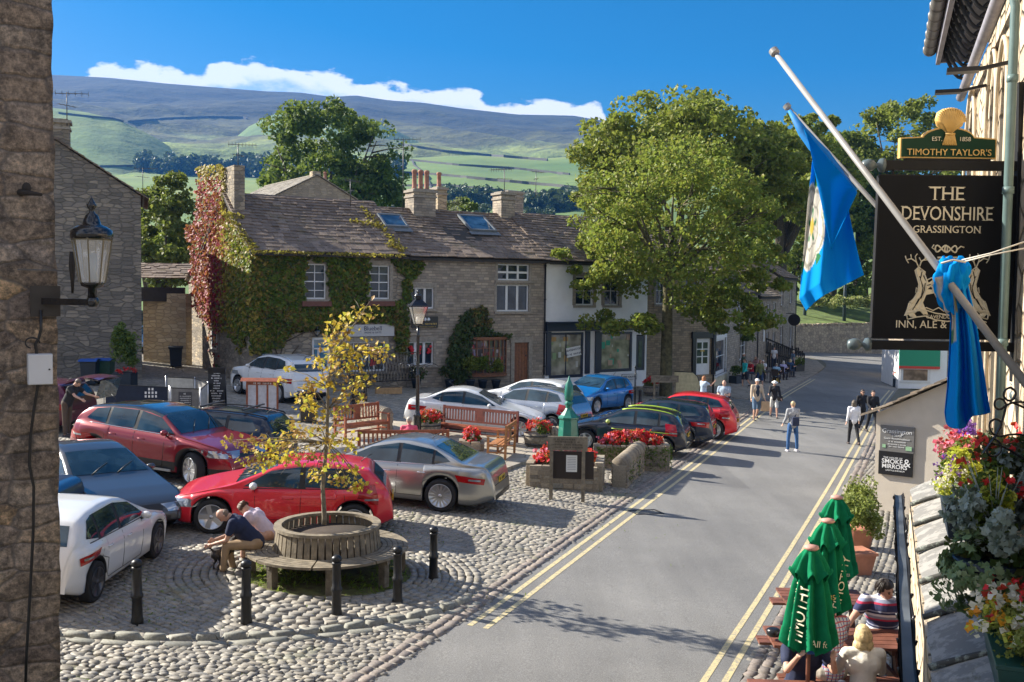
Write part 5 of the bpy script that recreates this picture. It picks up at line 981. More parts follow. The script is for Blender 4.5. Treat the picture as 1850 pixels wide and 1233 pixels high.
PROF={
 'hatch': dict(L=4.2,W=1.79,H=1.46,wb=2.6,fo=.86,top=[(0,.36),(.03,.55),(.10,.66),(.3,.75),(.7,.86),(1.05,.95),(1.2,1.0),(1.95,1.37),(2.3,1.44),(2.8,1.46),(3.3,1.43),(3.72,1.36),(3.95,1.12),(4.07,.98),(4.14,.80),(4.19,.55),(4.2,.36)],ws=(1.24,1.98),rw=(3.78,4.03),belt=(.86,.97),side=[(1.72,2.42),(2.52,3.22),(3.3,3.72)]),
 'saloon': dict(L=4.75,W=1.84,H=1.44,wb=2.83,fo=.85,top=[(0,.34),(.03,.52),(.12,.63),(.35,.72),(.8,.83),(1.3,.92),(1.5,.97),(2.3,1.35),(2.65,1.43),(2.95,1.44),(3.35,1.39),(3.8,1.20),(4.08,1.06),(4.3,1.05),(4.55,1.02),(4.64,.9),(4.73,.6),(4.75,.36)],ws=(1.55,2.3),rw=(3.45,4.02),belt=(.84,.99),side=[(2.0,2.72),(2.8,3.45),(3.5,3.85)]),
 'suv': dict(L=4.4,W=1.88,H=1.64,wb=2.67,fo=.88,top=[(0,.40),(.03,.66),(.12,.82),(.35,.94),(.8,1.03),(1.1,1.07),(1.25,1.11),(1.85,1.5),(2.2,1.59),(2.6,1.63),(3.2,1.61),(3.8,1.53),(4.02,1.38),(4.18,1.1),(4.3,.98),(4.37,.7),(4.4,.42)],ws=(1.28,1.9),rw=(3.98,4.16),belt=(1.0,1.14),side=[(1.7,2.4),(2.5,3.2),(3.28,3.85)]),
 'estate': dict(L=4.65,W=1.82,H=1.5,wb=2.72,fo=.9,top=[(0,.36),(.03,.56),(.12,.68),(.35,.76),(.8,.86),(1.25,.95),(1.4,1.0),(2.1,1.37),(2.5,1.46),(3.0,1.49),(3.8,1.46),(4.25,1.40),(4.43,1.18),(4.52,1.0),(4.6,.75),(4.65,.4)],ws=(1.45,2.12),rw=(4.28,4.5),belt=(.87,.99),side=[(1.85,2.55),(2.63,3.3),(3.38,4.15)]),
}
def make_car(name,label,px=None,pos=None,ang=0,kind='hatch',col=(.5,.5,.5),pname='paint',H=None,L=None,scale=1.0,roofm=None,rim=M_RIM,spokes=10,rails=False,wr=.32,plateF=None,plateR='WX64 FOC',tail='mid',grille='slim',group='cars parked in the square',head=True,metal=.35,rough=.35,clad=False,stripe=None,quarter=True,low=1.0,tailgate=False,steer=0,roofglass=False,thr=None,mirror=None):
    P=PROF[kind];L0=P['L'];L=L or L0;kx=L/L0;H=H or P['H'];kz=H/P['H'];W=P['W'];hw=W/2
    e=empty(name,pos,math.radians(ang),label,'car',group,tilt=True)
    if scale != 1: e.scale=(scale,)*3
    pm=paint(pname,col,metal,rough);tx=np.array([a*kx for a,b in P['top']]);tz=np.array([b*kz for a,b in P['top']])
    sf,sr=P['fo']*kx,P['fo']*kx+P['wb']*kx;R=wr+.045
    S=sorted(set([0,.015,.04,.08,.13,.2,.28]+list(np.arange(.35,L-.3,.075))+[L-.28,L-.2,L-.14,L-.09,L-.05,L-.025,L-.008,L]+[c+d for c in (sf,sr) for d in (-R-.004,-R,R,R+.004)]+[c+R*math.cos(t) for c in (sf,sr) for t in np.linspace(.15,PI-.15,13)]))
    S=[s for s in S if 0 <= s <= L]
    def zt(s):
        o=.05;return float((np.interp(s-o,tx,tz)+2*np.interp(s,tx,tz)+np.interp(s+o,tx,tz))/4) if .06 < s < L-.05 else float(np.interp(s,tx,tz))
    def wd(s):
        a=min(s/.75,1);b=min((L-s)/.7,1);return hw*(.70+.30*(1-(1-a)**2.6))*(.78+.22*(1-(1-b)**2.8))/1.0
    b0,b1=P['belt'];b0 *= kz;b1 *= kz
    def zl(s): z=b0+(b1-b0)*s/L;return min(z,zt(s)-.025-.05*min(1,max(0,zt(s)-.7)))
    def zb(s):
        z=.19*kz*low+.12*max(0,1-s/.35)**1.5+.16*max(0,1-(L-s)/.5)**1.3
        if clad: z += .04
        for c in (sf,sr):
            d=abs(s-c)
            if d <= R: z=max(z,wr*.98+math.sqrt(max(0,R*R-d*d)))
        return z
    def sec(s):
        w=wd(s);T_=zt(s);l=zl(s);b=min(zb(s),l-.06) if l > .5 else min(zb(s),T_-.04);l=max(l,b+.02);h=T_-l;lean=.37*h*min(1,h/.25)
        ys=w*.935;p=[(0,b),(.7*w,b),(.9*w,b+.0),(.972*w,b+min(.05,.2*(l-b))),(.99*w,b+.32*(l-b)),(w,b+.58*(l-b)),(.995*w,b+.78*(l-b)),(.972*w,l-.10*(l-b)),(.935*w,l)]
        for f,q in ((.10,.08),(.30,.28),(.5,.5),(.7,.74),(.85,1.0)): p.append((ys-lean*q-.02*(f > .05),l+h*f))
        yr=ys-lean-.02;p += [(yr*.955,l+h*.925),(yr*.86,l+h*.965),(yr*.62,l+h*.988),(yr*.32,l+h*.998),(0,T_)]
        return p
    secs=[sec(s) for s in S];n=len(secs[0]);ring=2*n-2;V=[];F=[];MI=[]
    for s,p in zip(S,secs):
        x=L/2-s;V += [(x,y,z) for y,z in p]+[(x,-y,z) for y,z in p[-2:0:-1]]
    for i in range(len(S)-1):
        for j in range(ring):
            j2=(j+1) % ring;F.append((i*ring+j,i*ring+j2,(i+1)*ring+j2,(i+1)*ring+j));k=min(j,ring-1-j);sm_=(S[i]+S[i+1])/2
            m=1 if k < 2 else 0
            if k == 2 and any(abs(sm_-c) <= R for c in (sf,sr)): m=2
            if clad and k == 3: m=2
            if roofm and k >= 13 and P['ws'][1]*kx-.05 < sm_ < P['rw'][0]*kx+.1: m=3
            MI.append(m)
    F.append(tuple(range(ring))[::-1]);F.append(tuple(range((len(S)-1)*ring,len(S)*ring)));MI += [2,2]
    bvh=BVHTree.FromPolygons(V,F)
    mb=MB();mb.v=V;mb.f=[list(f) for f in F];mb.m=MI;mb.sm=[True]*len(F);body_=mb.build('body',[pm,M_UNDER,M_TRIM,roofm or pm],e)
    def hit(p,d):
        d=Vector(d).normalized();p=Vector(p);h,nrm,i,dist=bvh.ray_cast(p,d,6)
        if h is None: h,nrm,i,dist=bvh.find_nearest(p)
        if nrm.dot(d) > 0: nrm=-nrm
        return h,nrm
    def patch(nm,C,d,m,off=.005,nu=8,nv=5,parent=None,both=False,lst=None):
        mb=lst or MB()
        for sy in ((1,-1) if both else (1,)):
            c=[Vector((q[0],q[1]*sy,q[2])) for q in C];dd=Vector((d[0],d[1]*sy,d[2]))
            def f(u,v): p=(c[0]*(1-u)+c[1]*u)*(1-v)+(c[3]*(1-u)+c[2]*u)*v;h,nr=hit(p,dd);return h+nr*off
            b=len(mb.v);mb.grid(f,nu,nv)
        return mb.build(nm,m,parent or e) if lst is None else None
    X=lambda s: L/2-s
    def line(pts,w_=.008,lst=None,sides=(1,-1),m=M_UNDER):   # pts in (s,z) on the flanks
        for sy in sides:
            q=[]
            for (a,b),(c,d) in zip(pts[:-1],pts[1:]):
                k=max(2,int(math.hypot(c-a,d-b)/.12))
                for i in range(k+(1 if (c,d) == pts[-1] else 0)): u=i/k;h,nr=hit((X(a+(c-a)*u),2.5*sy,b+(d-b)*u),(0,-sy,0));q.append(h+nr*.001)
            lst.tube(q,w_,4)
    # glass
    wa,wb_=P['ws'][0]*kx,P['ws'][1]*kx;ra,rb=P['rw'][0]*kx,P['rw'][1]*kx;za,zc=zt(wa),zt(wb_)
    dw=Vector((-(zc-za),0,-(wb_-wa))).normalized();yb,yt=hw*.80,hw*.66
    patch('windscreen',[Vector((X(wa),-yb,za+.02))-dw*.5,Vector((X(wa),yb,za+.02))-dw*.5,Vector((X(wb_),yt,zc-.015))-dw*.5,Vector((X(wb_),-yt,zc-.015))-dw*.5],dw,M_CGL,.006,12,6)
    zr1,zr2=zt(ra),zt(rb);dr_=Vector((zr1-zr2+.0,0,-(rb-ra))).normalized()
    patch('rear_window',[Vector((X(ra),-yt*.93,zr1-.02))-dr_*.5,Vector((X(ra),yt*.93,zr1-.02))-dr_*.5,Vector((X(rb),yb*.88,zr2))-dr_*.5,Vector((X(rb),-yb*.88,zr2))-dr_*.5],dr_,M_CGL,.006,12,6)
    def top_at(s): l=zl(s);return l+(zt(s)-l)*.84
    sd=P['side'];k_=len(sd)
    for j,(a,b) in enumerate(sd):
        a *= kx;b *= kx;lo=zl((a+b)/2)+.045
        if j == 0: sA=a-.32*kx;c4=[(sA,lo-.0),(b,lo),(b,top_at(b)),(a+.16,top_at(a+.16))]
        elif j == k_-1: c4=[(a,lo),(b-.02,lo+.07),(b-.22*kx,top_at(b-.22*kx)-.02),(a,top_at(a))]
        else: c4=[(a,lo),(b,lo),(b,top_at(b)),(a,top_at(a))]
        patch('side_window',[Vector((X(s),2,z)) for s,z in c4],(0,-1,0),M_CGL,.008,8,5,both=False);patch('side_window',[Vector((X(s),-2,z)) for s,z in c4],(0,1,0),M_CGL,.008,8,5)
        if j < k_-1:
            n_=sd[j+1][0]*kx;[patch('door_pillar',[Vector((X(s),2*sy,z)) for s,z in ((b-.02,lo),(n_+.02,lo),(n_+.02,top_at(n_)),(b-.02,top_at(b)))],(0,-sy,0),M_TRIM,.004,3,4) for sy in (1,-1)]
    sl=MB();a0=sd[0][0]*kx-.1;b1_=sd[0][1]*kx+.04;c1_=sd[1][1]*kx+.03
    for pts in ([(a0,zl(a0)),(a0+.02,.55),(a0+.06,.30)],[(b1_,zl(b1_)),(b1_,.30)],[(c1_,zl(c1_)),(c1_+.02,.7),(c1_-.14,.42),(c1_-.2,.30)] if kind != 'x' else [],[(a0+.06,.30),(c1_-.2,.30)]):
        if pts: line(pts,.005,sl)
    line([(.35,zt(.35)-.16),(.75,zl(.75)-.02)],.004,sl);sl.build('door_seams',M_UNDER,e)
    for sy in (1,-1): bl=MB();line([(a0-.2,zl(a0)+.022),(sd[-1][1]*kx-.1,zl(sd[-1][1]*kx)+.03)],.009,bl,(sy,));bl.build('window_trim',M_CHR if kind in ('saloon','suv') else M_TRIM,e)
    for sy in (1,-1):
        for s_ in (b1_-.22,c1_-.22):
            h,nr=hit((X(s_),2.5*sy,zl(s_)-.13),(0,-sy,0));m_=MB();m_.tube([h+Vector((.09,0,0)),h+nr*.03+Vector((.06,0,0)),h+nr*.03-Vector((.06,0,0)),h-Vector((.09,0,0))],.012,6);m_.build('door_handle',pm if kind != 'saloon' else M_CHR,e)
        h,nr=hit((X(sd[0][0]*kx-.12),2.5*sy,zl(1.5)+.02),(0,-sy,0));m_=MB();m_.ball(h+Vector((.0,sy*.10,.07)),(.07,.10,.065),12);mm_=m_.build('door_mirror',mirror or pm,e);m_=MB();m_.bar(h+Vector((0,0,-.01)),h+Vector((0,sy*.08,.03)),.04,.03);m_.build('mirror_arm',M_TRIM,mm_)
    # lamps
    zh=zt(.35)-.10;fx=.02
    for sy in (1,-1):
        if head:
            patch('headlight',[Vector((X(-.3),sy*(hw*.50)+sy*.35,zh+.0)),Vector((X(.32),sy*(hw*1.0)+sy*.75,zh+.05)),Vector((X(.34),sy*(hw*1.0)+sy*.75,zh-.10)),Vector((X(-.3),sy*(hw*.50)+sy*.35,zh-.13))],(-.62,-sy*.78,0),M_HEAD,.008,8,3)
        zt_=zl(L-.1)-.01;
        if tail == 'mid': q=[(.30,.0,1),(-.06,.02,.52),(-.06,-.16,.54),(.22,-.13,1)]
        elif tail == 'high': q=[(.12,.22,.98),(-.04,.20,.74),(-.04,-.14,.74),(.20,-.12,1)]
        else: q=[(.34,.03,1),(-.04,-.01,.58),(-.04,-.13,.62),(.26,-.10,1)]
        C=[Vector((X(L-a)-.0,sy*hw*b_+sy*.6,zt_+z_)) for a,z_,b_ in q]
        tl=patch('tail_light',C,(.62,-sy*.78,0),M_RED,.010,8,4)
        C2=[Vector((X(L-a)-.0,sy*hw*b_+sy*.6,zt_+z_*.35-.05)) for a,z_,b_ in ((.12,.05,.9),(0,.05,.68),(0,-.05,.68),(.12,-.05,.9))];patch('lens',C2,(.62,-sy*.78,0),M_HEAD,.016,3,2,parent=tl)
    zg_=zt(.12);
    if grille == 'slim': patch('grille',[Vector((3,-hw*.45,zg_-.03)),Vector((3,hw*.45,zg_-.03)),Vector((3,hw*.42,zg_-.11)),Vector((3,-hw*.42,zg_-.11))],(-1,0,0),M_TRIM,.008,8,2)
    else: patch('grille',[Vector((3,-hw*.36,zg_-.0)),Vector((3,hw*.36,zg_-.0)),Vector((3,hw*.27,zg_-.26)),Vector((3,-hw*.27,zg_-.26))],(-1,0,0),M_TRIM,.008,8,3)
    patch('lower_grille',[Vector((3,-hw*.5,.40*kz)),Vector((3,hw*.5,.40*kz)),Vector((3,hw*.44,.27*kz)),Vector((3,-hw*.44,.27*kz))],(-1,0,0),M_TRIM,.008,8,2)
    patch('rear_valance',[Vector((-3,-hw*.7,.42*kz)),Vector((-3,hw*.7,.42*kz)),Vector((-3,hw*.62,.28*kz)),Vector((-3,-hw*.62,.28*kz))],(1,0,0),M_TRIM,.008,8,2)
    ts=MB();q=[]
    for y_ in np.linspace(-.62,.62,11): h,nr=hit((-3,y_*hw/.9,zt_-.16),(1,0,0));q.append(h+nr*.002)
    ts.tube(q,.006,4)
    ts.build('boot_seam',M_UNDER,e)
    for end,txt in ((1,plateF),(-1,plateR)):
        if not txt: continue
        zp=.45*kz if end > 0 else (.72*kz if kind != 'saloon' else .70*kz);h,nr=hit((3*end,0,zp),(-end,0,0));pl=MB();pl.box((0,0,0),(.50,.02,.115));po=pl.build('number_plate',M_PLW if end > 0 else M_PLY,e)
        Mx=Matrix.Translation(h+Vector((end*.02,0,0)))@Matrix.Rotation(PI/2 if end > 0 else -PI/2,4,'Z');po.data.transform(Mx);tm=text_mesh(txt,.105,M_PLT,'lettering',po,Mx@T(0,-.012,0),.002,xs=.82) if txt in ('DX64 PYC','OE65 NUC','T18 UER') else faint(po,M_PLT,[(-.02,.40,0,.075)],Mx@T(0,-.012,0),len(txt)+int(L*10))
    if rails:
        for sy in (1,-1):
            m_=MB();q=[]
            for s_ in np.linspace(wb_+.15,ra-.05,9): h,nr=hit((X(s_),sy*hw*.66,3),(0,0,-1));q.append(h+Vector((0,0,.045)))
            q=[q[0]-Vector((-.06,0,.05))]+q+[q[-1]-Vector((.06,0,.05))];m_.tube(q,.018,6);m_.build('roof_rail',M_CHR if rails == 'chrome' else M_TRIM,e)
        if rails == 'bars':
            for s_ in (wb_+.5,ra-.6): h,nr=hit((X(s_),0,3),(0,0,-1));m_=MB();m_.bar((h.x,-hw*.72,h.z+.09),(h.x,hw*.72,h.z+.09),.06,.03);m_.build('cross_bar',M_TRIM,e)
    if stripe:
        m_=MB();
        for sy in (1,-1): line([(a0+.1,zl(a0)-.12),(L-.45,zl(L-.5)-.16)],.014,m_,(sy,))
        m_.build('side_stripe',stripe,e);m_=MB();q=[hit((X(s_),hw*.60,3),(0,0,-1))[0]+Vector((0,0,.004)) for s_ in np.linspace(wb_,ra,10)];m_.tube(q,.022,5);q=[hit((X(s_),-hw*.60,3),(0,0,-1))[0]+Vector((0,0,.004)) for s_ in np.linspace(wb_,ra,10)];m_.tube(q,.022,5);m_.build('roof_stripe',stripe,e)
    if clad == 'silver':
        for sy in (1,-1): m_=MB();m_.bar((X(sf+R+.1),sy*hw*.995,.30),(X(sr-R-.1),sy*hw*.995,.30),.03,.05);m_.build('sill_trim',flat('satin_sill',(.35,.36,.37),.4,.6),e)
    h,nr=hit((X(ra-.25),0,3),(0,0,-1));m_=MB();m_.tube([h,h+Vector((-.10,0,.09)),h+Vector((-.2,0,.15))],.008,5);m_.build('aerial',M_TRIM,e)
    m_=MB()
    for sy in (-1,1):
        h,nr=hit((X(wa)+.02,sy*.25-.15,3),(0,0,-1));h2,n2=hit((X(wa+.30*kx),sy*.25+.28,3),(0,0,-1));m_.tube([h+nr*.012,(h+h2)/2+nr*.03,h2+n2*.014],.008,4)
    m_.build('wiper',M_TRIM,e)
    # wheels
    for c in (sf,sr):
        for sy in (1,-1):
            yo=sy*(hw-.115 if c == sf or True else hw-.1);rz=steer if c == sf else 0;M=T(X(c),yo,wr)@Matrix.Rotation(math.radians(rz),4,'Z')@Matrix.Rotation(-sy*PI/2,4,'X')
            w_=MB();w_.lathe([(wr*.62,-.10),(wr*.9,-.105),(wr*.985,-.08),(wr,-.03),(wr,.04),(wr*.985,.085),(wr*.9,.105),(wr*.72,.10),(wr*.70,.06)],n=36,M=M);wo=w_.build('wheel',M_TYRE,e)
            r_=MB();r_.lathe([(wr*.72,.10),(wr*.715,.112),(wr*.67,.108),(wr*.64,.03)],n=36,M=M,m=0);r_.lathe([(0.001,.115),(wr*.10,.112),(wr*.14,.09),(wr*.15,.02)],n=14,M=M,m=0)
            r_.lathe([(wr*.66,.02),(.001,.015)],n=24,M=M,m=1)
            tw=spokes > 6
            for k in range(spokes):
                a=2*PI*k/spokes;da=(.05 if tw else .12)
                for q2 in ((-1,1) if tw and spokes <= 10 else (0,)):
                    aa=a+q2*.5/spokes*1.3;ab=a+q2*.8/spokes;r0,r1=wr*.12,wr*.68;w0,w1=(wr*.055,wr*.045) if tw else (wr*.11,wr*.15)
                    pts=[(r0*math.cos(aa)-w0*math.sin(aa),r0*math.sin(aa)+w0*math.cos(aa)),(r0*math.cos(aa)+w0*math.sin(aa),r0*math.sin(aa)-w0*math.cos(aa)),(r1*math.cos(ab)+w1*math.sin(ab),r1*math.sin(ab)-w1*math.cos(ab)),(r1*math.cos(ab)-w1*math.sin(ab),r1*math.sin(ab)+w1*math.cos(ab))];r_.prism(pts,.075,.105,0,M)
            r_.build('rim',[rim,M_UNDER],wo)
    return e,hit,X,L
def place(px,py,dx=0,dy=0): g=G(px,py);return Vector((g.x+dx,g.y+dy,zg(g.x+dx)))
def by_wheel(px,py,ang,kind,which,side,scale=1.0,L=None):
    """centre of a car whose given wheel touches the ground at a pixel; side +1 = car's left (local +y)"""
    P=PROF[kind];L0=P['L'];kx=(L or L0)/L0;a=math.radians(ang);s=(P['fo'] if which == 'F' else P['fo']+P['wb'])*kx;lx=((L or L0)/2-s)*scale;ly=side*(P['W']/2-.02)*scale;g=G(px,py)
    x=g.x-(lx*math.cos(a)-ly*math.sin(a));y=g.y-(lx*math.sin(a)+ly*math.cos(a));return Vector((x,y,zg(x)))
def by_end(px,Y,ang,kind,end,scale=1.0,L=None):
    L_=(L or PROF[kind]['L'])*scale;a=math.radians(ang);x0=(px-925)/1800*Y*1.0;x=x0-end*L_/2*math.cos(a);y=Y-end*L_/2*math.sin(a);return Vector((x,y,zg(x)))
WHT=(.72,.73,.74)
make_car('hatchback','white hatchback nearest the left stone corner, seen from its rear',pos=by_wheel(174,1088,89,'hatch','R',-1,.92),ang=89,scale=.92,kind='hatch',col=WHT,pname='white_car_paint',metal=0,rim=M_RIMD,spokes=5,tail='low',plateR='YK14 GTD',wr=.33)
make_car('hatchback','bright red hatchback parked behind the circular wooden tree seat',pos=by_wheel(380,966,187,'hatch','F',1,1.07,4.0),ang=187,kind='hatch',L=4.0,col=(.70,.012,.028),pname='red_car_paint',metal=.1,spokes=5,tail='high',plateR='YM15 LRA',scale=1.07,wr=.31,H=1.30,mirror=flat('white_mirror',(.7,.7,.7),.3))
make_car('saloon_car','long silver saloon with multi spoke wheels behind the red hatchback',pos=by_wheel(777,928,160,'saloon','R',1,1.07,4.9),ang=168,kind='saloon',L=4.9,H=1.39,col=(.40,.40,.385),pname='silver_car_paint',metal=.75,rough=.28,rim=M_RIM,spokes=15,tail='low',plateR='DF59 XFR',scale=1.07,wr=.34)
make_car('sports_utility_car','dark crimson sports utility car with black roof facing right',pos=by_wheel(343,881,-21,'suv','F',-1,1.07,4.4),ang=-21,kind='suv',H=1.57,col=(.25,.004,.014),pname='crimson_car_paint',metal=.3,roofm=flat('black_roof_paint',(.02,.025,.03),.15,.2,1),spokes=7,plateF='T18 UER',clad='silver',scale=1.07,wr=.37,steer=-24,low=1.15)
xe=make_car('saloon_car','grey saloon with black mesh grille between the white hatchback and crimson car',pos=by_end(262,18.0,-44,'saloon',1,1.0),ang=-44,kind='saloon',H=1.36,col=(.035,.036,.04),pname='grey_car_paint',metal=.2,rough=.4,grille='deep',plateF='OE65 NUC',spokes=10)
make_car('estate_car','dark navy estate car with roof bars behind the crimson car',pos=by_end(520,24.8,172,'estate',-1,1.02),ang=172,kind='estate',col=(.012,.018,.035),pname='navy_car_paint',metal=.4,rails='bars',spokes=8,tail='mid',plateR='PK07 LNE',scale=1.02)
make_car('sports_utility_car','white high estate car parked in front of the ivy house',pos=by_wheel(428,712,137,'suv','F',1,1.05,4.5),ang=137,scale=1.05,kind='suv',L=4.5,H=1.7,col=(.74,.75,.76),pname='white_car_paint',metal=0,spokes=5,rails='chrome',tail='mid',plateR='DX64 PYC',wr=.34)
make_car('saloon_car','white saloon facing right behind the long park bench',pos=by_end(734,34.2,-6,'saloon',-1,1.04),ang=-6,kind='saloon',L=4.65,col=WHT,pname='white_car_paint',metal=0,spokes=10,scale=1.04,plateR='BV12 KTX')
make_car('crossover_car','silver blue crossover beside the white saloon with red tail lamps',pos=by_end(1058,34.6,152,'suv',-1,1.0,4.35),ang=152,kind='suv',L=4.35,H=1.55,col=(.36,.39,.44),pname='ice_car_paint',metal=.7,rough=.25,spokes=8,tail='high',plateR='YG18 CHR')
make_car('hatchback','white hatchback mostly hidden behind the silver blue crossover',pos=by_end(1046,38.6,152,'hatch',-1),ang=152,kind='hatch',col=WHT,pname='white_car_paint',metal=0,spokes=5)
make_car('hatchback','bright blue small hatchback facing the benches under the white house',pos=Vector((3.55,42.3,zg(3.55))),ang=-128,kind='hatch',L=3.95,H=1.48,col=(.0,.16,.48),pname='blue_car_paint',metal=.4,spokes=5,plateF='YD61 BLU')
make_car('hatchback','black hatchback with lime green stripes behind the green pump',pos=by_wheel(1196,829,163,'hatch','R',1,1.0,3.95),ang=163,kind='hatch',L=3.95,col=(.010,.014,.028),pname='black_blue_paint',metal=.4,spokes=5,stripe=flat('lime_stripe',(.42,.60,.05),.4),tail='high',plateR='MX58 GRN',mirror=flat('lime_mirror',(.45,.55,.15),.4))
make_car('estate_car','dark blue hatchback parked between striped black car and red crossover',pos=by_wheel(1234,809,163,'estate','R',1,1.0,4.3),ang=163,kind='estate',L=4.3,H=1.52,col=(.012,.022,.045),pname='midnight_paint',metal=.5,spokes=5,tail='mid',plateR='YJ08 DBL')
make_car('crossover_car','red crossover nearest the walking tourists with silver spoked wheels',pos=by_wheel(1288,795,163,'suv','R',1,1.0,4.15),ang=163,kind='suv',L=4.15,H=1.58,col=(.68,.012,.02),pname='scarlet_paint',metal=.15,spokes=5,tail='high',plateR='YT13 JKE',wr=.35)
o_,hit_,X_,L_=make_car('estate_car','dark plum estate car with its tailgate raised behind the near wall',pos=by_end(150,29.0,172,'estate',-1),ang=172,kind='estate',col=(.12,.008,.03),pname='plum_paint',metal=.4,spokes=5,plateR=None)
# raised tailgate
m_=MB();a,b=(X_(L_-.38),1.44),(X_(L_+.75),1.62)
m_.grid(lambda u,v: (a[0]+(b[0]-a[0])*u,-.62+1.24*v,a[1]+(b[1]-a[1])*u+.12*math.sin(PI*u)+.05*math.sin(PI*v)),8,8);m_.grid(lambda u,v: (a[0]+(b[0]-a[0])*u,-.62+1.24*v,a[1]+(b[1]-a[1])*u+.12*math.sin(PI*u)-.05),8,8);tg=m_.build('tailgate',MATS['plum_paint'],o_);m_=MB();m_.grid(lambda u,v: (b[0]-.02+.16*u,-.56+1.12*v,b[1]-.02-.55*u),4,6);m_.build('rear_window',M_CGL,tg)
make_car('saloon_car','blue and red car of which only a tail shows past the left wall',pos=by_end(124,17.4,181,'saloon',-1),ang=181,kind='saloon',col=(.015,.04,.10),pname='deep_blue_paint',metal=.4,spokes=5,tail='high',plateR=None)
make_car('hatchback','pale blue car glimpsed through the shed opening',pos=place(246,634),ang=-50,kind='hatch',col=(.10,.22,.42),pname='pale_blue_paint',metal=.5,spokes=5)
make_car('van','black van behind the pale blue car in the shed opening',pos=place(246,616),ang=-50,kind='suv',H=2.0,col=(.01,.01,.012),pname='black_van_paint',metal=.2,spokes=5)
make_car('van','dark van parked by the screen where the street bends',pos=place(1456,652,-1.8,2.5),ang=64,kind='suv',H=2.2,L=4.7,col=(.012,.018,.035),pname='navy_van_paint',metal=.3,spokes=5,plateR='NA57 VAN')
# ---------------------------------------------------------------- trees
M_BARK=mat('bark',(.085,.07,.05),.95,var=.45,sc=9,bump=.9,bsc=25);M_BARKM=mat('mossy_bark',(.095,.085,.04),.95,var=.5,sc=6,bump=.9,bsc=25)
M_SYC=leafm('sycamore_leaf',(.13,.19,.028),(.20,.26,.038),(.27,.24,.05),.4);M_SYC2=leafm('dark_sycamore_leaf',(.13,.18,.025),(.20,.24,.035),(.24,.24,.05));M_DKL=leafm('deep_green_leaf',(.055,.105,.02),(.09,.15,.03),(.15,.19,.04),.3)
M_YGL=leafm('yellow_green_leaf',(.14,.20,.03),(.22,.27,.04),(.10,.15,.03));M_CON=leafm('conifer_leaf',(.06,.11,.02),(.16,.17,.04),(.10,.14,.03));M_FARL=leafm('far_wood_leaf',(.02,.045,.015),(.035,.07,.02),(.05,.08,.025),.1)
def trp(px,Y): x=(px-925)/1800*Y;return Vector((x,Y,zg(min(x,60))))
tree('sycamore_tree','spreading sycamore with mossy trunk standing before the white house','tree',trp(1205,50),8,(.3,0,8.4),(5.4,4.8,4.6),.29,M_SYC,M_BARKM,n=27000,leaf=.195,clumps=190,seed=11,shell=.45,clr=.17,nl=12,fork=.75,flat=.6,low=-.9,extra=[((2.8,-.6,3.9),(2.4,2,1.3),.17,1.5),((-2.2,-.6,3.7),(2.2,1.6,.5),.08,2.0),((-4.5,0,6.4),(1.3,1.6,1.6),.06,1.5),((4.8,0,6.6),(1.3,2,1.8),.08,1.5)])
tree('sycamore_tree','biggest broad dark crown rising directly behind the front sycamore','tree',trp(1225,76),14,(0,0,15.2),(8.0,6.5,5.2),.55,M_SYC2,M_BARK,n=27000,leaf=.36,clumps=190,seed=12,shell=.5,clr=.2,nl=9,fork=.6,flat=.65,extra=[((-5.8,0,12.5),(2.8,3,2.8),.12,1.3),((6.5,0,14),(3.4,4,4),.2,1.2)])
tree('sycamore_tree','tall open tree with black forking limbs left of the rear flagpole','tree',trp(1409,101),14,(1.2,0,13.6),(5.2,5,6.2),.55,M_SYC2,M_BARK,n=14000,leaf=.38,clumps=120,seed=13,scale=1.2,shell=.6,clr=.2,nl=10,fork=.55,flat=.7,extra=[((2,0,18.3),(3.4,3,1.6),.14,1.1)])
tree('ash_tree','airy yellow green tree with sky showing through above the inn sign','tree',Vector((48.5,126,2.5)),14,(0,0,15.0),(5.6,5,5.2),.45,leafm('ash_leaf',(.15,.19,.03),(.22,.25,.05),(.11,.14,.03),.4),M_BARK,n=12000,leaf=.36,clumps=120,seed=14,scale=1.32,shell=.62,clr=.16,nl=12,fork=.5,flat=.7)
tree('ash_tree','dense dark green tree behind the left edge of the inn sign','tree',Vector((44.5,129,2.5)),12,(0,0,10.4),(5,4.5,6.0),.45,M_DKL,M_BARK,n=9000,leaf=.45,clumps=80,seed=15,scale=1.3,shell=.5,clr=.22,nl=8)
tree('ash_tree','tall dense tree filling the gap between the flag and the sign board','tree',Vector((41,128,2.5)),13,(0,0,11.6),(5.6,4.5,7.4),.45,M_DKL,M_BARK,n=15000,leaf=.42,clumps=130,seed=25,scale=1.22,shell=.5,clr=.21,nl=9,fork=.5)
tree('lime_tree','small bright green tree above the far retaining wall','tree',Vector((37,121,2.6)),7,(0,0,4.2),(6,4,4.6),.3,M_YGL,M_BARK,n=7000,leaf=.45,clumps=50,seed=16)
tree('lime_tree','bright leafy tree above the far wall hidden partly by the flag','tree',Vector((45,127,3)),8,(0,0,5.0),(7,4,5.4),.3,M_YGL,M_BARK,n=7500,leaf=.45,clumps=50,seed=17)
tree('lime_tree','dark round tree at the bend left of the far wall','tree',Vector((33,121,2.0)),8,(0,0,7.5),(5,4,5),.35,M_SYC2,M_BARK,n=5000,leaf=.45,clumps=50,seed=18)
tree('beech_tree','huge domed dark green tree behind the grey roofed house','tree',trp(597,112),16,(0,0,17.4),(8.2,7,7.6),.6,leafm('beech_leaf',(.05,.10,.022),(.085,.145,.03),(.13,.18,.04),.3),M_BARK,n=19000,leaf=.5,clumps=120,seed=19,shell=.5,clr=.2,nl=8,low=-.9,extra=[((-4.5,0,12.5),(4,4,4),.15,1),((4.8,0,12),(3.8,4,4.5),.15,1)])
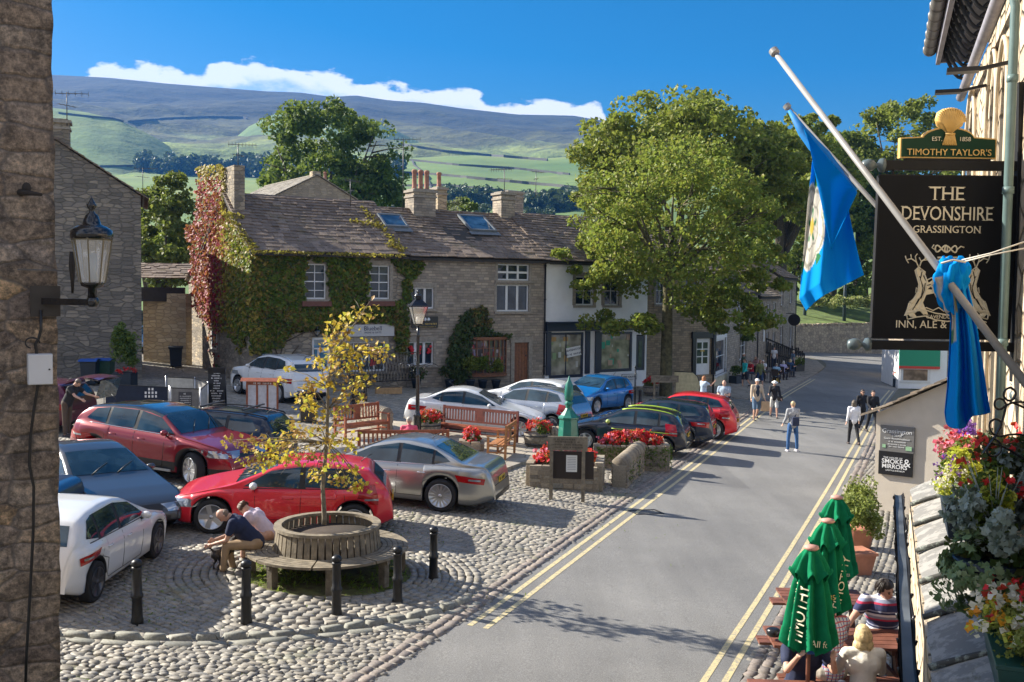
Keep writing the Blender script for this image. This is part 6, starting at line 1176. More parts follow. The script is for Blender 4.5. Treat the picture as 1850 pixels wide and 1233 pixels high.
tree('cypress_tree','feathery green conifer between the dark gable and the ivy house','tree',trp(300,66),8,(0,0,6.8),(2.6,2.4,4.0),.25,M_CON,M_BARK,n=9000,leaf=.3,clumps=70,seed=20,shell=.4,clr=.25,low=-1)
tree('apple_tree','low olive green tree left of the conifer','tree',trp(268,74),6,(0,0,7.2),(2.4,2.2,3.0),.2,M_YGL,M_BARK,n=3500,leaf=.3,clumps=40,seed=21)
tree('pine_tree','dark pine beyond the terrace between its two rear chimneys','tree',trp(838,96),8,(0,0,10.2),(2.6,2.4,3.2),.2,M_DKL,M_BARK,n=3500,leaf=.42,clumps=40,seed=22,low=-1)
tree('thorn_tree','pale grey green bush tree beyond the four chimney pots','tree',trp(812,84),7,(0,0,9.6),(1.6,2.4,2.6),.2,leafm('grey_leaf',(.20,.20,.16),(.14,.17,.10)),M_BARK,n=1800,leaf=.25,clumps=40,seed=23,low=-1)
# ---------------------------------------------------------------- things on the fells
BV=[]
for o in SC.objects:
    if o.type == 'MESH' and (o.name.startswith(('hills','hill','fields'))): BV.append(BVHTree.FromPolygons([v.co.copy() for v in o.data.vertices],[tuple(p.vertices) for p in o.data.polygons]))
def hillpt(px,py):
    d=ray(px,py).normalized();best=None
    for b in BV:
        h=b.ray_cast(CAM,d,6000)
        if h[0] is not None and (best is None or h[3] < best[1]): best=(h[0],h[3])
    return best[0] if best else CAM+d*900
def wood(name,label,pts,hpx,n,seed,lm=M_FARL):
    rng=np.random.default_rng(seed);P=[]
    for i in range(n):
        t=rng.uniform()*(len(pts)-1);k=int(t);f=t-k;px=pts[k][0]+(pts[k+1][0]-pts[k][0])*f;py=pts[k][1]+(pts[k+1][1]-pts[k][1])*f;b=hillpt(px,py+rng.uniform(-hpx*.25,2));D=b.y;h=hpx/1800*D*rng.uniform(.7,1.15);r=h*.42
        q=rng.normal(size=(90,3));q /= np.linalg.norm(q,axis=1)[:,None];q *= rng.uniform(.5,1,(90,1));P.append(np.array(b)+np.array([0,0,h*.5])+q*np.array([r,r,h*.52]))
    P=np.concatenate(P);V,F=leaves(P,.16*hpx/1800*float(P[:,1].mean())*1.5,rng,.4);o=np_mesh(name,V,F,lm,None);return tag(o,label,'wood',kind='stuff')
wood('wood','dark blue green wood across the hillside above the ivy house chimney',[(250,312),(340,316),(430,320)],30,70,1);wood('wood','strip of woodland behind the ivy chimney and the great tree',[(430,318),(480,322),(720,322)],34,80,2)
wood('wood','rounded blue green wood below the fields at the centre',[(800,372),(850,372),(905,375)],30,45,3);wood('wood','low wood in the valley left of the front sycamore',[(945,388),(985,385),(1040,380)],36,45,4);wood('wood','thin hedge trees below the green knoll',[(885,362),(960,366),(1060,360)],12,50,5);wood('wood','valley trees just over the terrace ridge',[(690,385),(760,384),(900,388),(1000,394)],16,60,6)
M_DSW=mat('far_walls',(.07,.07,.065),.95)
def drywall(label,pts,h=1.3):
    q=[]
    for a,b in zip(pts[:-1],pts[1:]):
        n=max(2,int(abs(b[0]-a[0])/12)+1)
        for i in range(n): u=i/n;q.append(hillpt(a[0]+(b[0]-a[0])*u,a[1]+(b[1]-a[1])*u))
    q=[p for i,p in enumerate(q) if i == 0 or abs(p.y-q[i-1].y) < 260];m=MB()
    for a,b in zip(q[:-1],q[1:]):
        if (b-a).length > 1: s=a.y/1000;m.bar(a+Vector((0,0,h*.4)),b+Vector((0,0,h*.4)),.9*s+.4,h*(.6+.6*s))
    if m.v: tag(m.build('field_wall',M_DSW),label,'wall','dry stone walls on the fells')
drywall('dark field wall curving over the top of the left green hill',[(106,206),(160,212),(205,216),(232,224)],2);drywall('long wall across the moor above the two green hills',[(232,222),(300,216),(380,213),(440,214),(452,218)],2.6)
drywall('field wall under the wood at left',[(180,302),(240,301),(255,304)],1.6);drywall('upper field wall across the right hand slope',[(705,312),(800,318),(900,328),(1010,338),(1060,344)],2);drywall('middle field wall falling to the right',[(715,288),(830,300),(930,306),(1040,318)],2)
drywall('lower field wall crossing the pale green fields',[(700,338),(800,336),(880,343),(960,352),(1060,356)],1.6);drywall('short wall running up the fell beside the great tree',[(780,345),(770,318),(748,300),(742,285)],1.6);drywall('thin wall on the fell above the fields',[(720,262),(800,275),(900,284),(1000,292)],2.6)
# ---------------------------------------------------------------- creepers on the houses
FG=Face((FT.O.x,FT.O.y),FT.a+PI/2)         # the gable plane of the ivy house
FG.O=FT.O.copy()
def inp(x,y,poly): return bool(inpoly(np.array([x]),np.array([y]),poly)[0])
def creeper(name,label,regs,parent=None,bulge=.10):
    """regs: (face, polygon in photo pixels, n leaves, material index fn, off, leaf size)"""
    return None
def scatter(face,poly,n,off,size,rng,sgn=-1,th=.13):
    xs=[p[0] for p in poly];ys=[p[1] for p in poly];X=rng.uniform(min(xs),max(xs),n*3);Y=rng.uniform(min(ys),max(ys),n*3);jx=X+2.5*np.sin(Y*.31)+2*np.sin(Y*.9+X*.2);k=inpoly(jx,Y,poly);X,Y=X[k][:n],Y[k][:n];P=[]
    for x,y in zip(X,Y): a,z=face.loc(x,y,sgn*off);w=face.w(a,sgn*(off+rng.uniform(0,th)),z);P.append(w[:])
    return np.array(P),X,Y
IVY=np.array([(-.5,0,0),(-.25,.42,.03),(.5,0,-.12),(-.25,-.42,.03)])
def creep_mesh(name,e,parts,mats,seed,size,hang=.5):
    rng=np.random.default_rng(seed);Vs,Fs,Mi=[],[],[];b=0
    for (P,X,Y,nrm,mf) in parts:
        nn=np.tile(np.array(nrm)*1.0,(len(P),1));nn[:,2] += .35;V,F=leaves(P,size,rng,.4,.0,nn,IVY);Vs.append(V);Fs.append(F+b);b += len(V);Mi += [mf(x,y,rng) for x,y in zip(X,Y)]
    o=np_mesh(name,np.concatenate(Vs),np.concatenate(Fs),mats,None,False,Mi);return o
M_IR=leafm('crimson_creeper',(.27,.008,.03),(.38,.02,.05),(.18,.008,.03),.3);M_IY=leafm('yellowing_creeper',(.30,.26,.04),(.42,.30,.06),(.22,.20,.04),.35);M_IG=leafm('green_creeper',(.07,.13,.015),(.12,.19,.025),(.17,.20,.03),.35);M_ID=leafm('dark_creeper',(.03,.06,.015),(.05,.09,.02),(.08,.07,.03),.25);M_IB=leafm('bronze_creeper',(.16,.10,.03),(.22,.15,.04),(.12,.14,.03),.3)
rng=np.random.default_rng(77);nG=-FT.d;nF=-FT.n
def mfG(x,y,r):
    u=(x-345)/115+r.normal()*.09+(y-400)*.0004
    return 0 if u < .52 else (1 if u < .66 or r.uniform() < .3 else (4 if r.uniform() < .3 else 2)) if y < 640 else 3
parts=[]
for poly,n in (([(360,388),(406,384),(458,452),(458,520),(450,600),(440,640),(420,612),(412,598),(390,603),(371,582),(352,556),(349,490),(345,440),(337,418)],6800),([(372,600),(390,600),(400,690),(393,690),(385,640)],60)):
    P,X,Y=scatter(FG,poly,n,.02,.15,rng,+1,.16)   # outward is +n of the gable frame
    parts.append((P,X,Y,nG,mfG))
# chimney face and wrap
FCH=Face((FT.w(0,0).x,FT.w(0,0).y),FT.a+PI/2);P,X,Y=scatter(FCH,[(360,300),(408,298),(409,392),(356,396)],1500,.03,.14,rng,+1,.16);parts.append((P,X,Y,nG,lambda x,y,r: 0 if y > 322+r.normal()*9 and x < 404 else 1))
mfF=lambda x,y,r: (1 if (x < 470 and r.uniform() < .4) or r.uniform() < .06 else (4 if r.uniform() < .18+.25*(y > 560) else (2 if r.uniform() < .75 else 3)))
for poly,n in (([(458,453),(566,457),(551,480),(549,545),(566,560),(562,598),(528,600),(505,628),(480,640),(452,640),(450,600)],6200),([(590,459),(668,461),(667,470),(664,545),(640,556),(690,552),(736,540),(738,600),(732,640),(716,634),(714,590),(700,584),(640,582),(600,604),(566,600),(552,556),(596,548),(592,500)],5200),([(706,462),(766,465),(760,492),(746,502),(738,548),(726,548),(730,500),(708,475)],1100),([(566,457),(592,459),(592,474),(568,474)],200)):
    P,X,Y=scatter(FT,poly,n,.03,.14,rng,-1,.15);parts.append((P,X,Y,nF,mfF))
o=creep_mesh('creeper',None,parts,[M_IR,M_IY,M_IG,M_ID,M_IB],5,.17);tag(o,'creeper turning crimson on the gable and green on the front of the ivy house','creeper')
def roofpt(px,py): O=FT.w(0,-.3,zE1+.14);sd=Vector((0,YR+.3,zR1-zE1-.05)).normalized();sdw=FT.n*sd.y+Vector((0,0,sd.z));nn=FT.d.cross(sdw);r_=ray(px,py);return CAM+r_*((O-CAM).dot(nn)/r_.dot(nn))
P=[];rr_=np.random.default_rng(3)
for a,b,n,w in (((655,372),(728,455),190,4),((640,398),(690,410),70,4),((700,438),(728,452),60,4),((410,386),(458,450),260,6),((458,455),(735,463),330,2.5),((418,388),(440,392),60,3)):
    for _ in range(n): t_=rr_.uniform();P.append(roofpt(a[0]+(b[0]-a[0])*t_+rr_.normal()*w,a[1]+(b[1]-a[1])*t_+rr_.normal()*w*.5)[:])
V,F=leaves(np.array(P),.15,rr_,.4,.6);tag(np_mesh('roof_creeper',V,F,M_IY,None),'thin yellow creeper trailing over the ivy house roof edge','creeper')
parts=[];P,X,Y=scatter(FT,[(812,610),(838,562),(872,552),(884,575),(884,600),(925,606),(922,614),(848,614),(846,685),(812,700),(806,650)],2600,.03,.14,rng,-1,.3);parts.append((P,X,Y,nF,lambda x,y,r: 1 if y < 590 and x > 850 and r.uniform() < .5 else 0))
o=creep_mesh('climbing_shrub',None,parts,[M_ID,M_IB],6,.15);tag(o,'dark climbing shrub on the stone cottage around the bow window','climber')
M_TWIG=mat('vine_stem',(.10,.075,.05),.9)
def vines(face,curves,r=.025,name='vine_stem',label='bare vine stems showing on the ivy house wall beside the door'):
    m=MB()
    for c in curves: m.tube([face.w(face.loc(x,y,-.06)[0],-.06,face.loc(x,y,-.06)[1]) for x,y in c],r,5)
    tag(m.build(name,M_TWIG),label,'vine')
vines(FT,[[(500,690),(505,650),(512,620),(530,595),(545,575)],[(505,650),(495,625),(490,600)],[(512,620),(528,612),(552,600)],[(500,690),(515,655),(540,625)]])
# ---------------------------------------------------------------- shrubs, pots, flowers
M_SOIL=mat('soil',(.05,.035,.025),1);M_FG=leafm('bedding_leaf',(.08,.14,.02),(.13,.2,.03),(.05,.09,.02));M_FR=leafm('red_bloom',(.65,.012,.02),(.72,.03,.05),(.5,.01,.02),.25);M_FP=leafm('pink_bloom',(.70,.10,.22),(.75,.25,.35),(.6,.05,.12),.25);M_FW=leafm('white_bloom',(.75,.73,.68),(.8,.75,.6));M_FY=leafm('lemon_leaf',(.55,.55,.05),(.42,.48,.05),(.65,.60,.15));M_FV=leafm('violet_bloom',(.14,.03,.38),(.22,.05,.45));M_FO=leafm('orange_bloom',(.75,.25,.02),(.8,.4,.03));M_GLV=leafm('silver_leaf',(.20,.26,.24),(.30,.36,.33),(.14,.2,.17),.2);M_IVG=leafm('variegated_ivy',(.10,.17,.07),(.16,.24,.11),(.26,.31,.17),.25)
M_BOX=leafm('box_leaf',(.20,.24,.05),(.28,.31,.08),(.12,.17,.03),.3)
FLO=np.array([(-.5,0,0),(-.15,.45,.1),(.5,0,0),(-.15,-.45,.1)])
def bush(parent,name,c,r,n,m,size,seed,up=.3,shell=.2,clumps=18,clr=.4):
    rng=np.random.default_rng(seed);P=crown_points(rng,n,c,r,clumps,shell,clr,.9,-.5);V,F=leaves(P,size,rng,.4,up);return np_mesh(name,V,F,m,parent)
def blooms(parent,name,c,r,n,m,size,seed,k=5):
    rng=np.random.default_rng(seed);d=rng.normal(size=(n,3));d /= np.linalg.norm(d,axis=1)[:,None];d[:,2] =np.abs(d[:,2])*1.0;ctr=np.array(c)+d*np.array(r)*rng.uniform(.75,1.05,(n,1));P=np.repeat(ctr,k,0)+rng.normal(size=(n*k,3))*size*.35;V,F=leaves(P,size,rng,.25,.2,shape=FLO);return np_mesh(name,V,F,m,parent)
def barrel(px,py,label,seed,r=.38,h=.42,z=.1,white=False):
    g=G(px,py);e=empty('barrel_planter',(g.x,g.y,g.z+z),0,label,'planter','flower tubs on the terrace');m=MB();m.lathe([(r*.82,0),(r*.97,h*.5),(r,h),(r*.93,h),(r*.9,h-.06),(.01,h-.06)],n=22);m.build('barrel',mat('barrel_oak',(.20,.17,.13),.85,var=.35,sc=14,bump=.4),e)
    m=MB();[m.lathe([(rr,z0),(rr+.012,z0+.005),(rr+.012,z0+.045),(rr,z0+.05)],n=22) for rr,z0 in ((r*.9,h*.15),(r*.985,h*.78))];m.build('hoop',M_IRON,e)
    bush(e,'foliage',(0,0,h+.12),(r*.95,r*.95,.22),500,M_FG,.08,seed);blooms(e,'red_flowers',(0,0,h+.12),(r*1.05,r*1.05,.30),60,M_FR,.085,seed+1);blooms(e,'white_flowers',(.05,0,h+.14),(r*.9,r*.9,.3),12,M_FW if white else M_FP,.075,seed+2);return e
# ---------------------------------------------------------------- round tree seat with the young oak
TR=Vector((tree_ring.x,tree_ring.y,zg(tree_ring.x)));M_GREYW=mat('silvered_oak',(.21,.175,.125),.85,var=.4,sc=7,bump=.5,bsc=30);M_GREYW2=mat('weathered_oak',(.155,.13,.095),.85,var=.4,sc=9,bump=.5,bsc=30)
ts=empty('tree_seat',TR,0,'circular weathered timber planter with a ring bench round the young oak','tree seat');rr_=random.Random(5)
m=MB();n_=46
for k in range(n_):
    a=2*PI*k/n_;r0,r1=.87,.82;c,s_=math.cos(a),math.sin(a);w=2*PI*.87/n_*.80;M=Matrix.Rotation(a,4,'Z');dz=rr_.uniform(-.015,.015)
    vs=[(r0+t_,y,.36) for t_ in (0,.028) for y in (-w/2,w/2)]+[(r1+t_,y,.80+dz*0) for t_ in (0,.028) for y in (-w*.93/2,w*.93/2)];m.add([M@Vector(v) for v in vs],[(0,1,3,2),(4,6,7,5),(0,4,5,1),(2,3,7,6),(0,2,6,4),(1,5,7,3)],None,False)
m.build('planter_slats',M_GREYW,ts)
m=MB();m.lathe([(.76,.80),(.76,.85),(.885,.85),(.89,.80),(.76,.80)],n=46,sm=False);m.f=[f for f in m.f if len(f) == 4];m.m=m.m[:len(m.f)];m.sm=m.sm[:len(m.f)];m.build('top_ring',M_GREYW,ts)
m=MB();m.lathe([(.80,.3),(.79,.66),(.01,.68)],n=30);m.build('soil',M_SOIL,ts)
m=MB();NS=8
for k in range(NS):            # seat boards run along each of eight sections
    a0,a1=2*PI*k/NS+.012,2*PI*(k+1)/NS-.012
    for j in range(5):
        r0=.92+j*.088;r1=r0+.076;A=np.linspace(a0,a1,6);poly=[(r0*math.cos(a),r0*math.sin(a)) for a in A]+[(r1*math.cos(a),r1*math.sin(a)) for a in A[::-1]];m.prism(poly,.425,.465)
m.build('seat',M_GREYW,ts)
for k in range(NS):
    a=2*PI*k/NS+.2;m=MB();m.box((1.24,0,.2),(.13,.11,.44),M=Matrix.Rotation(a,4,'Z'));m.build('leg',M_GREYW2,ts);m=MB();m.bar((.9*math.cos(a),.9*math.sin(a),.39),(1.34*math.cos(a),1.34*math.sin(a),.39),.07,.06);m.build('bearer',M_GREYW2,ts)
oak=empty('oak_sapling',TR+Vector((-.06,0,.68)),0,'slender young oak with golden autumn leaves growing from the round planter','tree');rng=np.random.default_rng(12);YT=TR.y
tr_pts=[(586,935,0),(583,880,0),(590,800,.02),(592,740,0),(592,700,.0),(600,650,.02),(622,610,.05),(645,580,.05),(668,545,.05)]
tw=[AT(a,b,YT+c)-oak.location for a,b,c in tr_pts];m=MB();m.tube([tw[0]-Vector((0,0,.12))]+tw,[.045,.042,.036,.032,.028,.024,.019,.014,.010,.005],8)
cl=[(655,563,.1,26),(618,585,-.1,22),(606,604,0,24),(600,640,.1,26),(628,636,-.1,18),(655,636,.1,26),(684,632,0,16),(690,640,.1,22),(640,662,0,22),(610,668,-.1,24),(572,655,.1,20),(588,690,0,20),(560,700,.1,22),(660,690,0,18),(640,700,.1,18),(548,722,-.1,22),(566,742,.1,20),(620,715,0,18),(600,750,.1,22),(650,720,.1,14),(625,738,0,16),(575,770,-.2,18),(530,775,.1,20),(556,790,.3,26),(600,795,-.2,20),(628,800,.2,24),(520,800,.2,26),(492,812,.1,26),(470,800,0,18),(440,806,.1,20),(410,796,0,12),(452,830,-.1,22),(484,838,.1,20),(520,830,-.2,20),(560,828,.1,26),(600,838,-.2,22),(640,850,.1,16),(612,868,.2,18),(655,880,0,16),(630,876,0,14),(568,858,.2,18),(505,690,.1,9),(520,668,.2,8),(592,550+70,0,16)]
P=[];MI=[]
for (px,py,dy,rad) in cl:
    c=AT(px,py,YT+dy*1.8)-oak.location;best=min(range(2,len(tw)),key=lambda i: (tw[i]-c).length+.9*max(0,tw[i].z-c.z+.15));st=tw[best];mid=st.lerp(c,.5)+Vector((0,0,.06));m.tube([st,mid,c],[.012,.008,.004],5)
    r=rad/1800*YT*1.0;nn=int(38*(rad/20)**1.6);q=rng.normal(size=(nn,3))*np.array([r*.55,r*.55,r*.42]);col=0 if rng.uniform() < .5 else 1
    for v in q: P.append((c.x+v[0],c.y+v[1],c.z+v[2]));MI.append(col if rng.uniform() < .7 else (2 if rng.uniform() < .6 else 1-col))
    for _ in range(3): e2=c+Vector((rng.normal()*r*.7,rng.normal()*r*.7,rng.normal()*r*.5));m.tube([mid.lerp(c,.6),e2],[.005,.002],4)
m.build('trunk',mat('pale_bark',(.20,.17,.12),.9,var=.4,sc=20),oak);V,F=leaves(np.array(P),.085,rng,.4,.2);np_mesh('crown',V,F,[leafm('oak_gold',(.60,.42,.04),(.70,.48,.05),(.52,.40,.05),.4),leafm('oak_brown',(.40,.20,.06),(.48,.28,.08),(.30,.15,.05),.3),leafm('oak_lime',(.55,.50,.05),(.46,.44,.05),(.62,.55,.08),.4)],oak,False,MI)
# ---------------------------------------------------------------- bollards
def bollard(px,py,label,group='cast iron bollards',h=.9,r=.062,proto=[None]):
    g=G(px,py)
    if proto[0] is None:
        e=empty('bollard',g,0,label,'bollard',group);m=MB();m.lathe([(.085,-.1),(.085,.06),(.075,.09),(.070,.36),(.085,.38),(.085,.42),(.068,.44),(.062,.76),(.072,.775),(.072,.80),(.055,.81)],n=18);m.build('post',mat('bollard_black',(.018,.018,.019),.38,.2,.3,8,.2,30),e);m=MB();m.lathe([(.055,.81),(.075,.83),(.078,.85),(.07,.88),(.035,.905),(.001,.91)],n=18);m.build('cap',MATS['bollard_black'],e);proto[0] =e;return e
    e=copy_tree(proto[0]);e.location=g;e['label'] =label;return e
bollard(248,1127,'black bollard furthest left, beside the white hatchback');bollard(445,1126,'black bollard by the seated man in the navy shirt');bollard(608,1113,'black bollard directly in front of the round tree seat');bollard(718,1092,'black bollard at the right edge of the ring bench');bollard(783,1048,'lone black bollard on the open cobbles right of the tree seat');bollard(1156,742,'short black bollard behind the striped black car')
# ---------------------------------------------------------------- benches
M_TEAK=mat('red_teak',(.27,.075,.03),.5,var=.3,sc=8,coat=.2);M_TEAK2=mat('dark_teak',(.16,.045,.03),.5,var=.3,sc=8,coat=.2);M_TEAK3=mat('golden_teak',(.36,.16,.055),.5,var=.3,sc=8,coat=.2)
def bench(loc,rz,w,label,m1,m2,slatted=True,z=.10,gap=True):
    e=empty('park_bench',(loc[0],loc[1],zg(loc[0])+z),rz,label,'bench','wooden benches on the terrace');m=MB()
    for j in range(5): m.box((0,-.06-.095*j,.43-.012*abs(j-2)),(w,.078,.028))
    m.build('seat',m1,e);m=MB();m.box((0,.06,.92),(w,.04,.09));m.box((0,.035,.52),(w,.04,.06));k=int(w/.11)
    for i in range(k):
        x=-w/2+w*(i+.5)/k
        if slatted and not (gap and abs(x) < .12): m.bar((x,.037,.54),(x,.06,.90),.05,.018,up=(0,1,0))
    if gap: m.box((0,.048,.72),(.26,.02,.36))
    m.build('backrest',m2,e)
    for sx in (-1,1):
        for fy,h in ((-.46,.62),(.04,.98)):
            m=MB();m.bar((sx*(w/2-.03),fy,0),(sx*(w/2-.03),fy+(.03 if fy > 0 else 0),h),.065);m.build('leg',m2,e)
        m=MB();m.bar((sx*(w/2-.03),-.5,.65),(sx*(w/2-.03),.04,.66),.075,.035);m.build('armrest',m2,e);m=MB();m.bar((sx*(w/2-.03),-.46,.2),(sx*(w/2-.03),.04,.2),.05,.03);m.bar((sx*(w/2-.03),-.46,.38),(sx*(w/2-.03),.04,.38),.06,.03);m.build('side_rail',m2,e)
    m=MB();m.bar((-w/2,-.46,.36),(w/2,-.46,.36),.03,.07);m.bar((-w/2,-.2,.18),(w/2,-.2,.18),.05,.04);m.build('front_rail',m2,e);return e
def mid(a,b): p,q=G(*a),G(*b);return (p+q)/2,math.atan2(q.y-p.y,q.x-p.x),(q-p).length
p,a,L=mid((798,790),(934,812));bench((p.x,p.y+.25),a,L,'longest red brown bench with slatted back between two flower barrels',M_TEAK,M_TEAK2)
p,a,L=mid((885,838),(950,824));bench((p.x,p.y),a+PI+.35,1.35,'short golden brown bench turned away at the terrace edge',M_TEAK3,M_TEAK3,False)
p,a,L=mid((604,795),(688,790));bench((p.x,p.y),a+.12,1.75,'red brown bench by the stone wall left of the street lamp',M_TEAK,M_TEAK)
p,a,L=mid((655,846),(802,852));bench((p.x,p.y),a+PI,2.4,'bench seen from behind where the person in pink sits',M_TEAK,M_TEAK)
# ---------------------------------------------------------------- barrels, stone planters and walls
M_DRYST=stone('planter_stone',[(.24,.20,.15),(.32,.27,.20),(.18,.155,.12),(.38,.32,.24)],(.05,.045,.035),5.5,9.5,dirt=.25,bumpd=.06)
barrel(775,793,'oak barrel of red flowers at the foot of the street lamp',41);barrel(970,812,'oak barrel of scarlet flowers right of the longest bench',44,r=.42);barrel(1175,716,'oak barrel behind the red crossover near the tree trunk',47)
def rough_wall(parent,pts,w,h,m,name='wall',seed=1,top=None):
    rng=random.Random(seed);mb=MB()
    for a,b in zip(pts[:-1],pts[1:]):
        a=Vector(a);b=Vector(b);L=(b-a).length;t_=(b-a).normalized();ang=math.atan2(t_.y,t_.x);z=-.05
        while z < h-.03:
            ch=rng.uniform(.07,.14);x=0
            while x < L:
                cw=min(rng.uniform(.12,.34),L-x)
                if cw > .03:
                    c=a+t_*(x+cw/2);M=T(c.x,c.y,z+ch/2)@Matrix.Rotation(ang+rng.uniform(-.04,.04),4,'Z');d_=w*rng.uniform(.94,1.06);v=[]
                    for sx,sy,sz in [(i,j,k) for i in (-1,1) for j in (-1,1) for k in (-1,1)]: v.append(M@Vector((sx*(cw/2-.006-rng.uniform(0,.012)),sy*(d_/2-rng.uniform(0,.02)),sz*(ch/2-.004-rng.uniform(0,.008)))))
                    mb.add(v,[(0,1,3,2),(4,6,7,5),(0,4,5,1),(2,3,7,6),(0,2,6,4),(1,5,7,3)],0,False)
                x += cw
            z += ch
        core=MB();c=(a+b)/2;mb.box((c.x,c.y,h/2-.03),(L,w*.82,h-.02),rz=ang)
    return mb.build(name,m,parent,bevel=.008)
M_RUB=sett_mat('rubble_blocks',[(.22,.185,.14),(.30,.25,.185),(.17,.145,.115),(.36,.30,.22),(.25,.23,.19)],.9)
def planter(px,py,w,d,h,rz,label,seed,n=55,vine=False):
    g=G(px,py);e=empty('stone_planter',(g.x,g.y,g.z),rz,label,'planter');rough_wall(e,[(-w/2,-d/2),(w/2,-d/2),(w/2,d/2),(-w/2,d/2),(-w/2,-d/2)],.22,h,M_RUB,seed=seed);m=MB();m.box((0,0,h-.15),(w-.1,d-.1,.1));m.build('soil',M_SOIL,e)
    bush(e,'foliage',(0,0,h+.02),(w*.42,d*.38,.20),900,M_FG,.09,seed);blooms(e,'red_flowers',(0,0,h+.02),(w*.48,d*.46,.42),n*2,M_FR,.10,seed+1);blooms(e,'pink_flowers',(-w*.15,0,h+.03),(w*.35,d*.4,.42),n//2,M_FP,.09,seed+2);blooms(e,'white_flowers',(w*.1,0,h+.03),(w*.4,d*.42,.3),n//4,M_FW,.08,seed+3)
    if vine:
        r=np.random.default_rng(seed);P=[]
        for _ in range(900): t_=r.uniform(-.5,.5);P.append((t_*w*1.05,-d/2-.13+r.uniform(-.02,.03),h*(1-abs(r.normal())*.45)) if r.uniform() < .7 else (w/2+.13+r.uniform(-.02,.03),t_*d,h*(1-abs(r.normal())*.45)))
        V,F=leaves(np.array(P),.06,r,.4,-.2);np_mesh('trailing_vine',V,F,M_FG,e)
    return e
planter(1022,876,1.75,1.25,.62,-.12,'rough stone planter of red flowers under the wooden notice board',51,60);planter(1140,846,1.95,.6,.66,.0,'vine draped stone trough of red and white flowers beside striped black car',55,60,True)
planter(852,818,.55,.5,.34,0,'small stone planter with red flowers beside the golden brown bench',59,16)
def drystone(px0,py0,px1,py1,h,w,label,seed,moss=True):
    a,b=G(px0,py0),G(px1,py1);e=empty('stone_wall',(a.x,a.y,a.z),0,label,'wall');q=b-a;rough_wall(e,[(0,0),(q.x,q.y)],w,h,M_RUB,seed=seed);L=q.length;t_=Vector((q.x,q.y,0)).normalized();m=MB();k=int(L/.13);r=random.Random(seed)
    for i in range(k): c=t_*(L*(i+.5)/k);hh=.22*r.uniform(.8,1.15);m.lathe([(.001,-.055),(w*.5,-.05),(w*.54,0),(w*.5,.05),(.001,.055)],(c.x,c.y,h-.04),12,M=Matrix.Rotation(math.atan2(t_.y,t_.x),4,'Z')@Matrix.Rotation(PI/2,4,'Y')@Matrix.Rotation(r.uniform(-.15,.15),4,'X'))
    m.build('coping',M_RUB,e)
    if moss: rr=np.random.default_rng(seed);P=[(t_.x*L*u+rr.normal()*.02+t_.y*w*.52,t_.y*L*u-t_.x*w*.52,h*rr.uniform(.0,.95)) for u in rr.uniform(0,1,260) if math.sin(u*17+seed) > -.1];V,F=leaves(np.array(P),.055,rr,.4);np_mesh('moss',V,F,M_FG,e)
    return e
drystone(1118,882,1155,848,.62,.42,'short dry stone wall with rounded coping at the road edge',61);drystone(990,812,1032,812,.55,.4,'low rubble wall behind the right hand flower barrel',63,False);drystone(700,786,652,768,.7,.42,'round ended rubble wall behind the left bench',65,False);drystone(775,772,900,762,.5,.35,'low rubble wall behind the longest bench',67,False)
# ---------------------------------------------------------------- green pump, notice board, lamp post
g=G(1026,838);pu=empty('village_pump',g,.2,'tall green octagonal village pump with pointed finial','pump');M_PG=mat('pump_green',(.012,.17,.12),.35,var=.15,coat=.4)
m=MB();m.lathe([(.40,0),(.40,.12),(.36,.14),(.27,1.30)],n=8,sm=False);m.build('body',M_PG,pu);m=MB();m.lathe([(.27,1.30),(.31,1.32),(.31,1.36),(.24,1.42),(.12,1.56),(.09,1.62),(.10,1.70),(.13,1.74),(.12,1.78),(.08,1.82)],n=8,sm=False);m.build('collar',M_PG,pu)
m=MB();m.lathe([(.08,1.82),(.12,1.86),(.135,2.05),(.11,2.30),(.05,2.42),(.02,2.52),(.001,2.56)],n=12);m.build('finial',M_PG,pu)
n0=G(1024,906);nb_=empty('notice_board',(n0.x,n0.y,n0.z),-.08,'weathered wooden board on two posts above a black notice with white paper','notice board');W_=.95
for sx in (-1,1): m=MB();m.box((sx*W_*.40,0,.72),(.085,.075,1.5));m.build('post',M_GREYW,nb_)
m=MB();m.box((0,-.05,1.39),(W_,.045,.33));m.build('name_board',M_GREYW,nb_);faint(nb_,mat('carved_letter',(.06,.05,.04),.9),[(-.08,.5,1.49,.045),(0,.6,1.43,.045),(0,.75,1.365,.045),(.03,.65,1.30,.045)],T(0,-.075,0))
m=MB();m.box((.10,.06,.86),(1.05,.04,.66));m.build('panel',flat('black_brown',(.022,.013,.010),.5),nb_);m=MB();m.box((.10,.03,.90),(.26,.008,.40));pa=m.build('paper',M_PLW,nb_);m=MB();[m.box((.10,.024,1.04-.04*k),(.2,.003,.010)) for k in range(8)];m.build('printed_lines',flat('print_grey',(.3,.3,.33),.6),pa)
